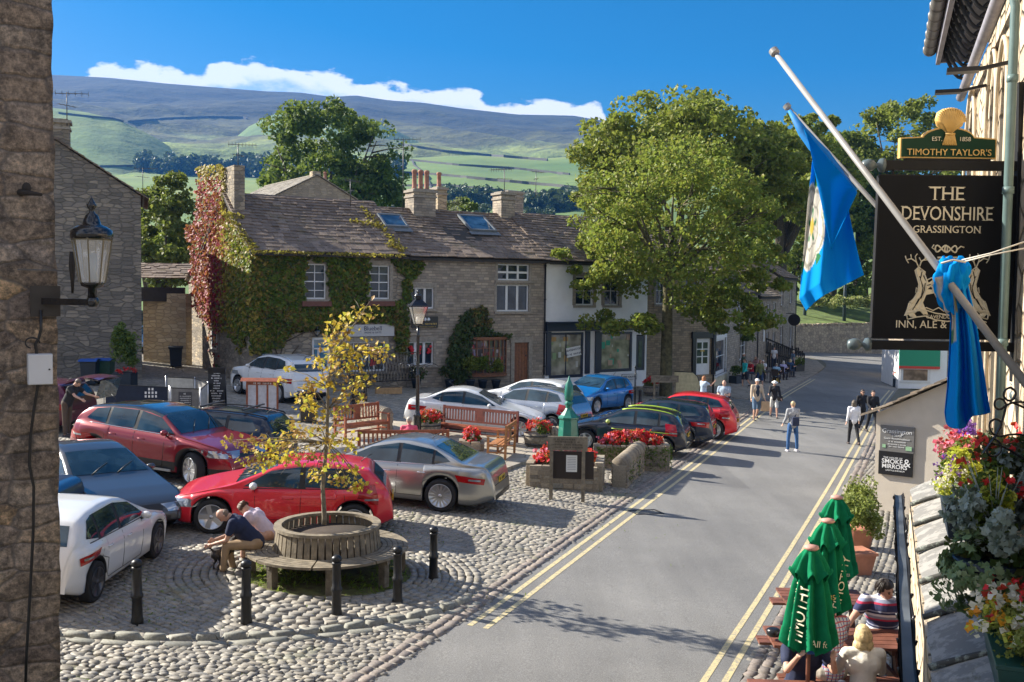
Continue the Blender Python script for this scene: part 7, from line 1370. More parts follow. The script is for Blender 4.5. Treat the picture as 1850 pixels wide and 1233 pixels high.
def lantern_head(parent,z,s=1.0):
    m=MB();m.lathe([(.05*s,z),(.07*s,z+.03),(.095*s,z+.05),(.10*s,z+.07)],n=4,sm=False,M=None);m.build('cup',M_BLK,parent)
    g=MB();r0,r1,z0,z1=.10*s,.22*s,z+.07,z+.50*s
    C=[[(r*math.cos(a),r*math.sin(a),zz) for a in (PI/4+.3+PI/2*k for k in range(4))] for r,zz in ((r0*1.3,z0),(r1*1.3,z1))]
    for k in range(4): g.add([C[0][k],C[0][(k+1) % 4],C[1][(k+1) % 4],C[1][k]],[(0,1,2,3)])
    g.build('glass',M_LGL,parent);b=MB()
    for k in range(4): b.bar(C[0][k],C[1][k],.018);b.bar(C[1][k],C[1][(k+1) % 4],.025);b.bar(C[0][k],C[0][(k+1) % 4],.02)
    b.build('lantern_frame',M_BLK,parent);b=MB();Mz=Matrix.Rotation(PI/4+.3,4,'Z')
    b.lathe([(r1*1.42,z1),(r1*1.36,z1+.03),(.13*s,z1+.16*s),(.09*s,z1+.18*s),(.09*s,z1+.24*s)],n=4,sm=False,M=Mz);b.lathe([(.10*s,z1+.24*s),(.11*s,z1+.27*s),(.05*s,z1+.30*s),(.035*s,z1+.33*s),(.055*s,z1+.36*s),(.02*s,z1+.40*s),(.001,z1+.45*s)],n=12);b.build('lantern_roof',M_BLK,parent)
    b=MB();b.tube([(0,0,z+.08),(0,0,z+.3)],.05*s,8);b.build('bulb',flat('frosted_bulb',(.75,.75,.7),.4),parent)
g=G(754,796);lp=empty('lamp_post',g,0,'black cast iron street lamp with four sided lantern behind the longest bench','street lamp');zt_=AT(754,590,g.y).z-g.z;m=MB();m.lathe([(.17,0),(.17,.12),(.13,.16),(.12,.75),(.14,.78),(.09,.84),(.065,.95),(.055,2.0),(.075,2.03),(.055,2.08),(.048,zt_-.35),(.07,zt_-.32),(.045,zt_-.25),(.04,zt_)],n=16);m.build('post',M_BLK,lp)
lantern_head(lp,zt_,1.25);m=MB()
for sx in (-1,1): zz=2.35;m.tube([(0,0,zz),(sx*.45,0,zz+.10),(sx*.62,0,zz+.02)],.014,6);m.tube([(sx*.08,0,zz-.3),(sx*.22,0,zz-.05),(sx*.4,0,zz+.05)],.012,6);m.tube([(sx*(.2+.09*math.cos(t_)),0,zz-.08+.09*math.sin(t_)) for t_ in np.linspace(0,5,10)],.010,5)
m.build('scroll_brackets',M_BLK,lp)
# ---------------------------------------------------------------- left side: bins, topiary, wind breaks, menu boards
def wheelie(px,py,rz,label,c,lid,seed=1):
    g=G(px,py);e=empty('wheelie_bin',g,rz,label,'bin','wheelie bins');m=MB();P=[(-.26,-.28,.06),(.26,-.28,.06),(.26,.28,.06),(-.26,.28,.06),(-.31,-.36,1.0),(.31,-.36,1.0),(.31,.36,1.0),(-.31,.36,1.0)];m.add(P,[(3,2,1,0),(4,5,6,7),(0,1,5,4),(1,2,6,5),(2,3,7,6),(3,0,4,7)],None,False);m.box((0,0,.96),(.68,.78,.05));m.build('tub',c,e,bevel=.02)
    m=MB();m.grid(lambda u,v: (-.35+.7*u,-.42+.82*v,1.0+.07*math.sin(PI*v)),6,8);m.box((0,-.40,1.0),(.7,.04,.05));m.build('lid',lid,e)
    for sx in (-1,1): m=MB();m.lathe([(.1,-.03),(.1,.03)],(sx*.24,.36,.1),14,M=Matrix.Rotation(PI/2,4,'Y'));m.build('wheel',M_TYRE,e)
    return e
M_BG=mat('bin_green',(.012,.07,.045),.5);M_BB=mat('bin_blue',(.01,.09,.42),.4);M_BD=mat('bin_dark',(.01,.02,.035),.5)
wheelie(190,694,.1,'green wheelie bin with bright blue lid below the dark gable house',M_BG,M_BB);wheelie(163,696,.15,'dark wheelie bin with blue lid left of the green one',M_BD,M_BB);wheelie(318,664,.3,'black wheelie bin against the back corner of the ivy house',M_BD,M_BD)
g=G(226,700);tp=empty('topiary',g,0,'dark green clipped cypress in a square black planter by the bins','potted shrub');m=MB();m.box((0,0,.3),(.75,.75,.62));m.build('pot',M_BD,tp,bevel=.02);bush(tp,'foliage',(0,0,1.55),(.42,.42,1.0),2600,M_DKL,.12,71,shell=.2,clumps=40,clr=.4);blooms(tp,'red_flowers',(.1,-.1,.65),(.4,.4,.15),26,M_FR,.08,72)
def fabric(name,label,a,b,h,m,z0=.12,group='cafe wind breaks',posts=True):
    A,B=G(*a),G(*b);q=B-A;L=q.length;e=empty(name,A,math.atan2(q.y,q.x),label,'wind break',group);mb=MB();dz=q.z;mb.grid(lambda u,v: (.05+(L-.1)*u,.012*math.sin(u*7+v*2),z0+(h-z0)*v+dz*u),12,4,smooth=True);mb.build('banner',m,e)
    mt=flat('post_steel',(.55,.55,.56),.35,.8)
    for x in (0,L): m2=MB();m2.tube([(x,0,dz*x/L),(x,0,h+.06+dz*x/L)],.022,8);m2.lathe([(.16,0),(.16,.02),(.03,.03)],(x,0,dz*x/L),12);m2.build('post',mt,e)
    m2=MB();m2.bar((0,0,h+.01),(L,0,h+.01+dz),.03);m2.build('top_rail',mt if name == 'x' else M_TRIM,e);return e,L
M_NVB=mat('navy_canvas',(.018,.026,.05),.8);M_GRB=mat('grey_canvas',(.20,.195,.19),.8);M_LGB=mat('pale_canvas',(.42,.42,.40),.8)
w1_,L1=fabric('wind_break','navy wind break with white house emblem and lettering behind the crimson car',(188,747),(306,752),.95,M_NVB);text_mesh('GRASSINGTON HOUSE',.17,M_WLET,'lettering',w1_,T(L1*.52,-.03,.30));m=MB();[m.box((L1*.64+.11*i,-.03,.56+.12*j),(.06,.01,.08)) for i in range(4) for j in range(3) if not (j == 2 and i in (0,3))];m.build('emblem',M_WLET,w1_)
w2_,L2_=fabric('wind_break','grey wind break with a framed menu panel in the middle of the row',(308,753),(362,755),.95,M_GRB);m=MB();m.box((L2_*.5,-.03,.52),(.42,.015,.6));pn=m.build('menu_panel',flat('charcoal_panel',(.06,.06,.065),.6),w2_);faint(w2_,M_WLET,[(L2_*.5,.1,.76,.06)]+[(L2_*.5,.34,.68-.07*k,.035) for k in range(7)],T(0,-.045,0))
w3_,L3_=fabric('wind_break','pale grey wind break with white house emblem at the right of the row',(362,757),(376,741),.95,M_LGB);fabric('wind_break','pale wind break at the back of the enclosure',(300,726),(352,728),.9,M_LGB);fabric('wind_break','short wind break closing the rear right corner',(352,728),(376,741),.9,M_GRB)
# chalk board
def aboard(px,py,w,h,rz,label,lines,frame=M_BLACKP,face=M_BLACKP,cat='menu board'):
    g=G(px,py);e=empty('menu_board',g,rz,label,cat);m=MB();m.box((0,0,h/2+.05),(w,.03,h),M=Matrix.Rotation(-.12,4,'X'));m.build('front_panel',face,e);m=MB();m.box((0,.30,h/2+.0),(w,.03,h),M=Matrix.Rotation(.12,4,'X'));m.build('rear_panel',frame,e)
    faint(e,M_WLET,[(0,w*wd_*.9,h*.95-k*h*.062,h*.034) for k,wd_ in enumerate(lines)],Matrix.Rotation(-.12,4,'X')@T(0,-.02,0),3)
    return e
aboard(390,740,.62,1.45,.0,'tall black board of white lettering left of the white high estate',[.2,.4,.65,.7,.35,.4,.35,.4,.8,.65,.6,.5,.4])
g=G(474,752);fr=empty('display_case',g,.05,'wooden three panelled menu stand with little roof','menu stand');
for x in (-.52,-.18,.18,.52): m=MB();m.box((x,0,.6),(.06,.06,1.2));m.build('post',M_TEAK,fr)
for x in (-.35,0,.35): m=MB();m.box((x,0,.62),(.28,.02,.9));m.build('panel',mat('menu_sheet',(.55,.56,.62),.5),fr)
m=MB();m.add([(-.72,-.2,1.22),(.72,-.2,1.22),(.72,.2,1.22),(-.72,.2,1.22),(-.72,0,1.33),(.72,0,1.33)],[(0,1,5,4),(3,4,5,2),(0,3,2,1),(0,4,3),(1,2,5)],None,False);m.box((0,0,1.14),(1.1,.04,.12));m.build('roof',M_TEAK,fr);faint(fr,M_WLET,[(0,.6,1.14,.08)],T(0,-.03,0))
def litter(px,py,label,h=1.0,r=.28):
    g=G(px,py);e=empty('litter_bin',g,.3,label,'litter bin','black litter bins');m=MB();m.box((0,0,h*.4),(2*r,2*r,h*.8));m.build('body',M_BLK,e,bevel=.03);[(lambda mm: mm.build('hood_post',M_BLK,e))(MB().box((sx*r*.85,sy*r*.85,h*.88),(.05,.05,h*.2))) for sx in (-1,1) for sy in (-1,1)];m=MB();m.box((0,0,h),(2*r+.1,2*r+.1,.05));m.lathe([(r,h+.02),(r*.5,h+.09),(.001,h+.1)],n=16);m.build('hood',M_BLK,e)
litter(556,762,'larger black litter bin left of the young oak trunk');litter(648,748,'black litter bin under the drooping oak leaves');
# pots and shrubs in front of the cottages
def pot(F,px,py,label,seed,r=.22,hh=.8,m=M_DKL,yo=-.5,rr=.3):
    x,z=F.loc(px,py,yo);p=F.w(x,yo,0);e=empty('potted_shrub',(p.x,p.y,zg(p.x)),0,label,'potted shrub','shrubs along the cottage front');q=MB();q.lathe([(r*.7,0),(r,.34),(r*1.08,.36),(r*1.08,.42),(.01,.40)],n=16);q.build('pot',M_BD,e);bush(e,'foliage',(0,0,hh),(rr,rr,hh*.5),800,m,.10,seed);return e
for k,(px,lab,hh,m_) in enumerate(((522,'small dark shrub in a pot beside the white shop door',.8,M_DKL),(850,'leafy green shrub under the left of the bow window',1.1,M_SYC2),(872,'rounded green shrub under the middle of the bow window',1.15,M_IG),(896,'green shrub under the right of the bow window',1.0,M_SYC2),(752,'low potted plant at the cottage left window',.7,M_ID),(812,'sprawling dark shrub at the foot of the climber',.9,M_ID))): pot(FT,px,690,lab,80+k,hh=hh,m=m_,rr=.4)
x_,z_=FT.loc(685,675,-.9);e=FT.e('iron_railing',x_-1.6,-.9,0,'dark iron lattice railing in front of the ivy house shop window','railing');m=MB();[m.bar((i*.16,0,.1),(i*.16+.25,0,1.35),.018) for i in range(22)];[m.bar((i*.16+.25,.02,.1),(i*.16,.02,1.35),.018) for i in range(22)];m.build('lattice',M_BLK,e);m=MB();m.bar((0,0,1.38),(3.7,0,1.38),.04);m.bar((0,0,.1),(3.7,0,.1),.04);m.build('rail',M_BLK,e)
g=G(702,712);e=empty('wooden_trough',g,.3,'long pale wooden trough on the ground before the cottage','trough');m=MB();m.box((0,0,.14),(1.15,.3,.28));m.build('box',mat('new_timber',(.42,.26,.12),.7,var=.2),e,bevel=.01);m=MB();m.box((0,0,.275),(1.0,.2,.03));m.build('soil',M_SOIL,e)
for px,py,lab in ((573,596,'black carriage lamp above the white shop door'),):
    x,z=FT.loc(px,py,-.2);e=FT.e('carriage_lamp',x,-.2,z-.3,lab,'lamp');lantern_head(e,0,.5);m=MB();m.bar((0,0,.0),(0,.2,.05),.03);m.build('bracket',M_BLK,e)
# canvas screen, wooden sign and street name by the sycamore
A,B=G(1218,716),G(1262,718);e=empty('canvas_screen',A,math.atan2(B.y-A.y,B.x-A.x),'cream canvas screen with rounded top behind the red crossover','screen');L=(B-A).length;m=MB();poly=[(0,.1),(L,.1),(L+.1,.5),(L*.93,1.0),(L*.75,1.2),(0,1.25)];m.slabxz(poly,0,.04);m.build('canvas',mat('cream_canvas',(.58,.50,.30),.8),e);m=MB();m.tube([(x,.02,z) for x,z in poly],.03,6);m.build('frame',M_TRIM,e)
g=G(1200,722);e=empty('wooden_sign',g,.05,'weathered wooden sign board on posts in front of the sycamore trunk','sign');[(MB().box((sx*.5,0,.55),(.1,.08,1.15))).build('post',M_GREYW,e) for sx in (-1,1)];m=MB();m.box((0,-.05,1.0),(1.35,.05,.34));m.build('board',M_GREYW,e);faint(e,MATS['carved_letter'],[(-.1,.7,1.06,.06),(.1,.8,.95,.06)],T(0,-.08,0))
x,z=FT.loc(1137,681,-.35);e=FT.e('street_sign',x,-.35,z,'white street name plate reading The Square','sign');m=MB();m.box((0,0,0),(1.0,.03,.26));m.build('plate',M_WHITE,e);m=MB();m.box((0,-.005,0),(1.04,.02,.30));m.build('border',M_BLACKP,e).location.y=.01;text_mesh('THE SQUARE',.15,M_BLACKP,'lettering',e,T(0,-.02,0));[(MB().box((sx*.42,.02,-.45),(.05,.04,.8))).build('post',M_BLACKP,e) for sx in (-1,1)]
g=G(1147,735);m=MB();e=empty('signpost',g,0,'thin black sign post standing left of the wooden sign','post');m.tube([(0,0,-.1),(0,0,1.75)],.035,8);m.build('post',M_BLK,e);m=MB();m.ball((0,0,1.78),.055);m.build('finial',M_BLK,e)
g=G(1288,712);e=empty('signpost',g,0,'tall black post between the white door and the bay window','post');m=MB();m.tube([(0,0,-.1),(0,0,4.6)],.05,8);m.build('post',M_BLK,e);m=MB();m.ball((0,0,4.64),.08);m.build('finial',M_BLK,e)
for px,py,h,lab in ((1458,640,5.5,'tall grey lamp column standing on the far wall below the flag'),(1530,640,7.5,'thick dark post rising behind the far wall')):
    x=(px-925)/1800*112;e=empty('lamp_column',(x,113,.9),0,lab,'post');m=MB();m.tube([(0,0,-.3),(0,0,h)],[.22,.14],8);m.build('column',mat('dark_teal_post',(.03,.05,.06),.6),e);m=MB();m.bar((0,0,h),(-.9,-.2,h+.2),.12);m.build('lamp_arm',MATS['dark_teal_post'],e)
g=G(1402,692);e=empty('floor_sign',g,.4,'yellow folding warning board on the pavement near the cafe tables','warning board');m=MB();m.add([(-.22,-.18,0),(.22,-.18,0),(.12,-.01,.8),(-.12,-.01,.8)],[(0,1,2,3)]);m.add([(-.22,.18,0),(.22,.18,0),(.12,.01,.8),(-.12,.01,.8)],[(3,2,1,0)]);m.build('panels',flat('warning_yellow',(.75,.45,.02),.5),e);m=MB();m.lathe([(.001,-.006),(.10,-.006),(.10,0),(.001,0)],(0,-.12,.38),14,M=Matrix.Rotation(PI/2,4,'X'));m.build('symbol',M_BLACKP,e)
# planted boxes by the shops along the street
def leafbox(px,py,w,label,mats,seed,h=.5):
    g=G(px,py);e=empty('plant_box',g,.9,label,'planter','planters along the shop fronts');m=MB();m.box((0,0,h/2),(w,.5,h));m.build('box',M_BD,e);bush(e,'foliage',(0,0,h+.25),(w*.5,.35,.4),700,mats[0],.11,seed)
    if len(mats) > 1: blooms(e,'flowers',(0,0,h+.3),(w*.5,.35,.35),20,mats[1],.10,seed)
leafbox(1330,694,1.0,'dark planter of evergreens beside the bay window',(M_DKL,),91);leafbox(1440,672,1.6,'planter of white and red flowers at the end of the cafe tables',(M_IG,M_FW),92);leafbox(1624,700,1.0,'planter of green leaves and red flowers by the kiosk',(M_IG,M_FR),93,.6)
x,z=FS.loc(1352,610,-.4);e=FS.e('hanging_basket',x,-.4,z,'green hanging basket on the front of the narrow cottage row','hanging basket');bush(e,'foliage',(0,0,0),(.5,.5,.4),700,M_IG,.13,94);m=MB();m.tube([(0,0,.3),(0,0,.8),(0,.4,.8)],.02,5);m.build('bracket',M_BLK,e)
# garden plants above the far wall
rng=np.random.default_rng(8);P=np.concatenate([crown_points(rng,1300,(36+i*4.6,112+i*2.6,3.6),(3,1.2,1.0),16,.2,.35,.8,-.3) for i in range(4)]);V,F=leaves(P,.32,rng);tag(np_mesh('garden_shrubs',V,F,leafm('pale_grass',(.34,.34,.14),(.24,.30,.08),(.42,.40,.2)),None),'pale shrubs and grasses growing along the top of the far wall','shrubs',kind='stuff')
# ---------------------------------------------------------------- people
def remesh(mb,vox,name,m,parent,smooth=3):
    o=mb.build(name,m,parent);md=o.modifiers.new('r','REMESH');md.mode='VOXEL';md.voxel_size=vox;md.use_smooth_shade=True;s=o.modifiers.new('s','SMOOTH');s.iterations=smooth;s.factor=.5
    dg=bpy.context.evaluated_depsgraph_get();me=bpy.data.meshes.new_from_object(o.evaluated_get(dg));o.modifiers.clear();old=o.data;o.data=me;bpy.data.meshes.remove(old)
    me.materials.clear();me.materials.append(m);return o
def cap(mb,p,q,a,b,n=10):
    p,q=Vector(p),Vector(q);d=q-p
    if d.length < 1e-5: mb.ball(p,a,n);return
    d.normalize();mb.tube([p-d*a*.95,p-d*a*.75,p-d*a*.35,p,q,q+d*b*.35,q+d*b*.75,q+d*b*.95],[a*.25,a*.66,a*.94,a,b,b*.94,b*.66,b*.25],n)
SKIN=mat('skin',(.56,.33,.24),.55,var=.08,sc=8);HAIRC={}
def hairm(c): return mat('hair_%02d%02d' % (int(c[0]*99),int(c[1]*99)),c,.6,var=.45,sc=22,bump=.9,bsc=45)
def clothm(nm,c): return mat('cloth_'+nm,c,.85,var=.15,sc=6,bump=.5,bsc=16)
def person(label,pos,rz,H=1.7,lean=0,legs=((0,0),(0,0)),arms=((5,8,10),(5,8,10)),top=('blue',(.2,.3,.5)),sleeve='short',bottom=('jeans',(.03,.08,.2)),btype='trousers',hair=(.1,.06,.03),style='short',shoes=(.05,.04,.04),vox=.016,sit=False,look=0,nod=0,hat=None,topm=None,fat=1.0,group=None,fine=False,seat=.46,jacket=None,shoem=None,scale=1.0):
    e=empty('person',pos,rz,label,'person',group);k=H/1.72;hz=seat+.07 if sit else .915*k;pel=Vector((0,0,hz));R=Matrix.Rotation(math.radians(lean),4,'X')    # forward is -y
    if scale != 1: e.scale=(scale,)*3
    up=lambda x,y,z: pel+R@Vector((x,y,z))
    def dirv(pitch,ab,s,base=0): p=math.radians(pitch);a=math.radians(ab);return Vector((s*math.sin(a),-math.sin(p)*math.cos(a),-math.cos(p)*math.cos(a)))
    J={};f=fat
    for s,nm in ((-1,'R'),(1,'L')):
        th,kn=legs[0 if s < 0 else 1][:2];ab=legs[0 if s < 0 else 1][2] if len(legs[0 if s < 0 else 1]) > 2 else 3
        hip=pel+Vector((s*.088*k,0,-.02));knee=hip+dirv(th,ab,s)*.43*k;ank=knee+dirv(th-kn,ab*.4,s)*.41*k;J[nm] =(hip,knee,ank)
        sp,sa,el=arms[0 if s < 0 else 1][:3];fa=arms[0 if s < 0 else 1][3] if len(arms[0 if s < 0 else 1]) > 3 else 0
        sh=up(s*.175*k*f**.5,0,.49*k);elb=sh+dirv(sp,sa,s)*.285*k;wr=elb+dirv(sp+el,sa-fa,s)*.25*k;J['a'+nm] =(sh,elb,wr)
    if not sit:
        low=min(J['R'][2].z,J['L'][2].z)-.075*k
        off=Vector((0,0,-low));pel=pel+off;up=lambda x,y,z: pel+R@Vector((x,y,z));J={a: tuple(p+off for p in b) for a,b in J.items()}
    sk=MB();neck0,neck1=up(0,.01,.53*k),up(0,-.012,.575*k);hd=up(0,-.02,.70*k);nodR=R@Matrix.Rotation(math.radians(nod),4,'X')@Matrix.Rotation(math.radians(look),4,'Z')
    hc=neck1+(R@Matrix.Rotation(math.radians(nod*.7),4,'X'))@Vector((0,-.018,.098*k));HM=Matrix.Translation(hc)@nodR;hp=lambda x,y,z: HM@Vector((x*k,y*k,z*k))
    def ell(mb,c,r,n=12):
        t=MB();t.ball((0,0,0),r,n);mb.add([HM@Vector(((c[0]+v[0])*k,(c[1]+v[1])*k,(c[2]+v[2])*k)) for v in t.v],t.f,None,True)
    cap(sk,up(0,0,.02),up(0,0,.22*k),.125*k*f,.115*k*f);cap(sk,up(-.06,0,.38*k),up(.06,0,.38*k),.115*k*f,.115*k*f);cap(sk,up(0,0,.22*k),up(0,0,.40*k),.115*k*f,.12*k*f);cap(sk,up(-.13*k,0,.485*k),up(.13*k,0,.485*k),.06*k,.06*k)
    cap(sk,neck0,neck1+Vector((0,0,.02)),.055*k,.05*k)
    ell(sk,(0,0,.012),(.074,.092,.105),14);ell(sk,(0,-.03,-.055),(.052,.052,.05),10);ell(sk,(0,-.098,-.01),(.013,.018,.022),6)
    for s in (-1,1): ell(sk,(s*.076,.008,-.005),(.012,.02,.03),6)
    for s,nm in ((-1,'R'),(1,'L')):
        h,kn,an=J[nm];cap(sk,h,kn,.082*k*f,.052*k);cap(sk,kn,kn.lerp(an,.35),.054*k,.053*k);cap(sk,kn.lerp(an,.35),an,.053*k,.034*k);fd=Vector((0,-1,-.12)).normalized();cap(sk,an+Vector((0,.03,-.04*k)),an+fd*.14*k+Vector((0,0,-.035*k)),.036*k,.03*k)
        sh,el,wr=J['a'+nm];cap(sk,sh,el,.047*k*f,.038*k);cap(sk,el,wr,.038*k,.026*k)
        d=(wr-el).normalized();side=d.cross(Vector((s,0,.3))).normalized();nrm=d.cross(side);pm=wr+d*.055*k;cap(sk,wr+d*.02,pm,.026*k,.03*k)
        for q in range(4):
            o_=side*(q-1.5)*.019*k;L=(.068,.076,.072,.056)[q]*k;b0=wr+d*.085*k+o_;c1=b0+(d*.8+nrm*s*-.25).normalized()*L*.5;c2=c1+(d*.55+nrm*s*-.6).normalized()*L*.5;r_=.0085*k if fine else .011*k;sk.tube([b0-d*.03,b0,c1,c2],[r_*1.1,r_,r_*.95,r_*.75],6)
        tb=wr+d*.035*k-side*.028*k;sk.tube([tb-d*.01,tb-side*.022+d*.02,tb-side*.026+d*.052],[.013*k,.0115*k,.009*k],6)
    body=remesh(sk,vox,'body',SKIN,e,2)
    if fine:
        for s in (-1,1): q=MB();q.ball(hp(s*.030,-.083,.012),.0095*k,8);q.build('eye',flat('eye_dark',(.03,.02,.02),.2),e)
        q=MB();q.tube([hp(-.024,-.083,-.052),hp(0,-.090,-.050),hp(.024,-.083,-.052)],.005,5);q.build('mouth',flat('lip',(.36,.12,.11),.5),e)
        for s in (-1,1): q=MB();q.tube([hp(s*.016,-.088,.032),hp(s*.032,-.089,.036),hp(s*.048,-.078,.030)],.004,5);q.build('eyebrow',hairm(hair),e)
    # clothing
    tm=topm or clothm(top[0],top[1]);c=MB();a=.018*k
    cap(c,up(0,0,.0 if btype != 'skirt' else .06),up(0,0,.22*k),.132*k*f+a,.120*k*f+a,14);cap(c,up(-.06,0,.38*k),up(.06,0,.38*k),.118*k*f+a,.118*k*f+a,12);cap(c,up(0,0,.22*k),up(0,0,.40*k),.118*k*f+a,.125*k*f+a,14);cap(c,up(-.14*k*f**.5,0,.482*k),up(.14*k*f**.5,0,.482*k),.058*k+a,.058*k+a)
    cap(c,neck0-Vector((0,0,.02)),neck0+Vector((0,0,.01)),.068*k,.060*k);[cap(c,up(s*.03*k,.01,.525*k),up(s*.15*k,0,.485*k),.050*k,.058*k) for s in (-1,1)]
    for nm in 'RL':
        sh,el,wr=J['a'+nm]
        if sleeve == 'short': cap(c,sh,sh.lerp(el,.55),.052*k*f+a,.050*k+a)
        elif sleeve == 'long': cap(c,sh,el,.050*k*f+a,.042*k+a*.8);cap(c,el,el.lerp(wr,.9),.042*k+a*.8,.032*k+a*.5)
    remesh(c,vox,'jacket' if jacket else 'shirt',tm,e,8 if fine else 3)
    if jacket: q=MB();ch=MB();cap(ch,up(0,-.05,.02),up(0,-.055,.44*k),.10*k*f,.10*k*f,12);remesh(ch,vox,'undershirt',clothm(*jacket),e,2)
    c=MB();bm_=clothm(*bottom);cap(c,up(-.05*k,0,-.01),up(.05*k,0,-.01),.122*k*f,.122*k*f,12)
    for nm in 'RL':
        h,kn,an=J[nm]
        if btype == 'trousers': cap(c,h,kn,.094*k*f,.066*k);cap(c,kn,an.lerp(kn,.08),.066*k,.052*k)
        elif btype == 'shorts': cap(c,h,h.lerp(kn,.92),.096*k*f,.080*k)
        elif btype == 'skirt': cap(c,h,h.lerp(kn,.85),.105*k*f,.11*k)
    remesh(c,vox,btype,bm_,e,2)
    for s,nm in ((-1,'R'),(1,'L')):
        an=J[nm][2];c=MB();fd=Vector((0,-1,-.10)).normalized();cap(c,an+Vector((0,.035,-.04*k)),an+fd*.15*k+Vector((0,0,-.032*k)),.042*k,.036*k);c.box((an.x,an.y-.06,an.z-.07*k),(.085,.27,.022));c.build('shoe',shoem or mat('shoe_%d' % int(shoes[0]*99),shoes,.6),e)
    hm=hairm(hair);c=MB()
    if style != 'bald':
        ell(c,(0,.012,.035),(.082,.096,.092),14)
        if style == 'long': ell(c,(0,.035,-.03),(.088,.075,.115),12);ell(c,(0,.05,-.09),(.075,.05,.08),10)
        if style == 'bob': ell(c,(0,.025,-.01),(.100,.094,.105),14);ell(c,(0,.035,-.09),(.112,.080,.085),12);ell(c,(.075,.0,-.11),(.032,.045,.06),8);ell(c,(-.075,.0,-.11),(.032,.045,.06),8);ell(c,(.03,.06,-.12),(.05,.045,.05),8);ell(c,(-.04,.055,-.13),(.045,.045,.05),8)
        if style == 'pony': ell(c,(0,.105,.03),(.03,.05,.03),8);ell(c,(0,.12,-.04),(.025,.03,.07),8)
        if style == 'bun': ell(c,(0,.10,.05),(.035,.04,.035),8)
        # cut the face free: keep what is behind or above the brow
        o=remesh(c,max(vox*.7,.008),'hair',hm,e,2);inv=HM.inverted();bm2=bmesh.new();bm2.from_mesh(o.data);dl=[v for v in bm2.verts if (lambda p: p.y < (-.045 if style in ('short','bun','pony') else -.055)*k and p.z < .055*k)(inv@v.co)];bmesh.ops.delete(bm2,geom=dl,context='VERTS');bm2.to_mesh(o.data);bm2.free()
    else: ell(c,(0,.02,-.01),(.079,.088,.07),12);o=remesh(c,max(vox*.7,.008),'hair',hm,e,1);inv=HM.inverted();bm2=bmesh.new();bm2.from_mesh(o.data);dl=[v for v in bm2.verts if (lambda p: p.y < .0 or p.z > .045*k)(inv@v.co)];bmesh.ops.delete(bm2,geom=dl,context='VERTS');bm2.to_mesh(o.data);bm2.free()
    if fine and style not in ('bald','bob'):
        hb=MB();r_=random.Random(len(label));bot={'bob': -.165,'long': -.2}.get(style,-.02)
        for i in range(300 if style == 'bob' else 130):
            a=r_.uniform(-2.35,2.35) if style == 'bob' else r_.uniform(-2.0,2.0);sx,cy=math.sin(a),math.cos(a);w_=r_.uniform(.97,1.08);zb_=bot+r_.uniform(-.012,.02)
            sx += r_.gauss(0,.03);cy += r_.gauss(0,.03);P=[(.03*sx,.01+.03*cy,.125),(.062*sx*w_,.012+.065*cy*w_,.105),(.092*sx*w_,.015+.095*cy*w_,.045),(.100*sx*w_,.018+.098*cy*w_,(.045+zb_)*.5),(.094*sx*w_,.02+.09*cy*w_,zb_)]
            hb.tube([hp(*p) for p in P],[.003,.0042,.0046,.0044,.002],4)
        hb.build('hair_strands',mat('strand_%02d%02d' % (int(hair[0]*99),int(hair[1]*99)),hair,.45,var=.45,sc=45),e)
    if hat:
        c=MB();ell(c,(0,.005,.06),(.092,.105,.075),14);t=MB();t.lathe([(.001,.045),(.10,.045),(.10,.055),(.001,.06)],(0,-.06 if hat[1] == 'cap' else 0,0),18,sx=1 if hat[1] == 'cap' else 1.45,sy=1 if hat[1] == 'cap' else 1.45);c.add([HM@(Vector(v)*k) for v in t.v],t.f,None,True);c.build('hat',clothm('hat_%s' % hat[1],hat[0]),e)
    return e,J,hp,up
def P_(px,py): g=G(px,py);return Vector((g.x,g.y,g.z))
def bag(e,c,s,m,name='bag',strap=None):
    b=MB();b.box(c,s);b.build(name,m,e,bevel=min(s)*.25)
    if strap: b=MB();b.tube(strap,.012,5);b.build('strap',m,e)
D=math.radians
W0=((12,18),(-14,22));W1=((-16,14),(16,10));ST=((2,2),(-3,2));ARM0=((-8,8,14),(14,8,18));ARMS=((2,8,10),(2,8,10))
e,J,hp,up=person('fair haired person in grey top and blue jeans standing alone in the road',P_(1431,816),D(185),1.72,legs=((3,2,9),(-4,2,9)),arms=((40,12,60,20),(6,10,30)),top=('grey_marl',(.34,.35,.37)),sleeve='long',bottom=('denim_blue',(.03,.10,.26)),hair=(.50,.38,.22),style='short',shoes=(.4,.4,.45));bag(e,(-.02,.19,1.05),(.24,.12,.3),clothm('navy_bag',(.02,.03,.07)),'backpack',[(-.12,.08,1.38),(0,.17,1.2),(.10,.12,1.0)])
e,J,hp,up=person('walking man in white cap, beige jacket and denim shorts carrying a paper bag',P_(1366,760),D(5),1.78,legs=W0,arms=((10,10,15),(5,12,20)),top=('beige_jacket',(.50,.40,.30)),sleeve='long',bottom=('denim_short',(.10,.17,.27)),btype='shorts',hair=(.45,.42,.38),hat=((.72,.72,.70),'cap'),jacket=('dark_shirt',(.02,.03,.05)),fat=1.1);b_=J['aL'][2];m=MB();m.box((b_.x+.04,b_.y,b_.z-.32),(.34,.16,.42));t_=tag(m.build('paper_bag',mat('kraft_paper',(.50,.34,.20),.8,var=.1),None,bevel=.01),'brown paper carrier bag held by the man in the white cap','bag');t_.location=e.location
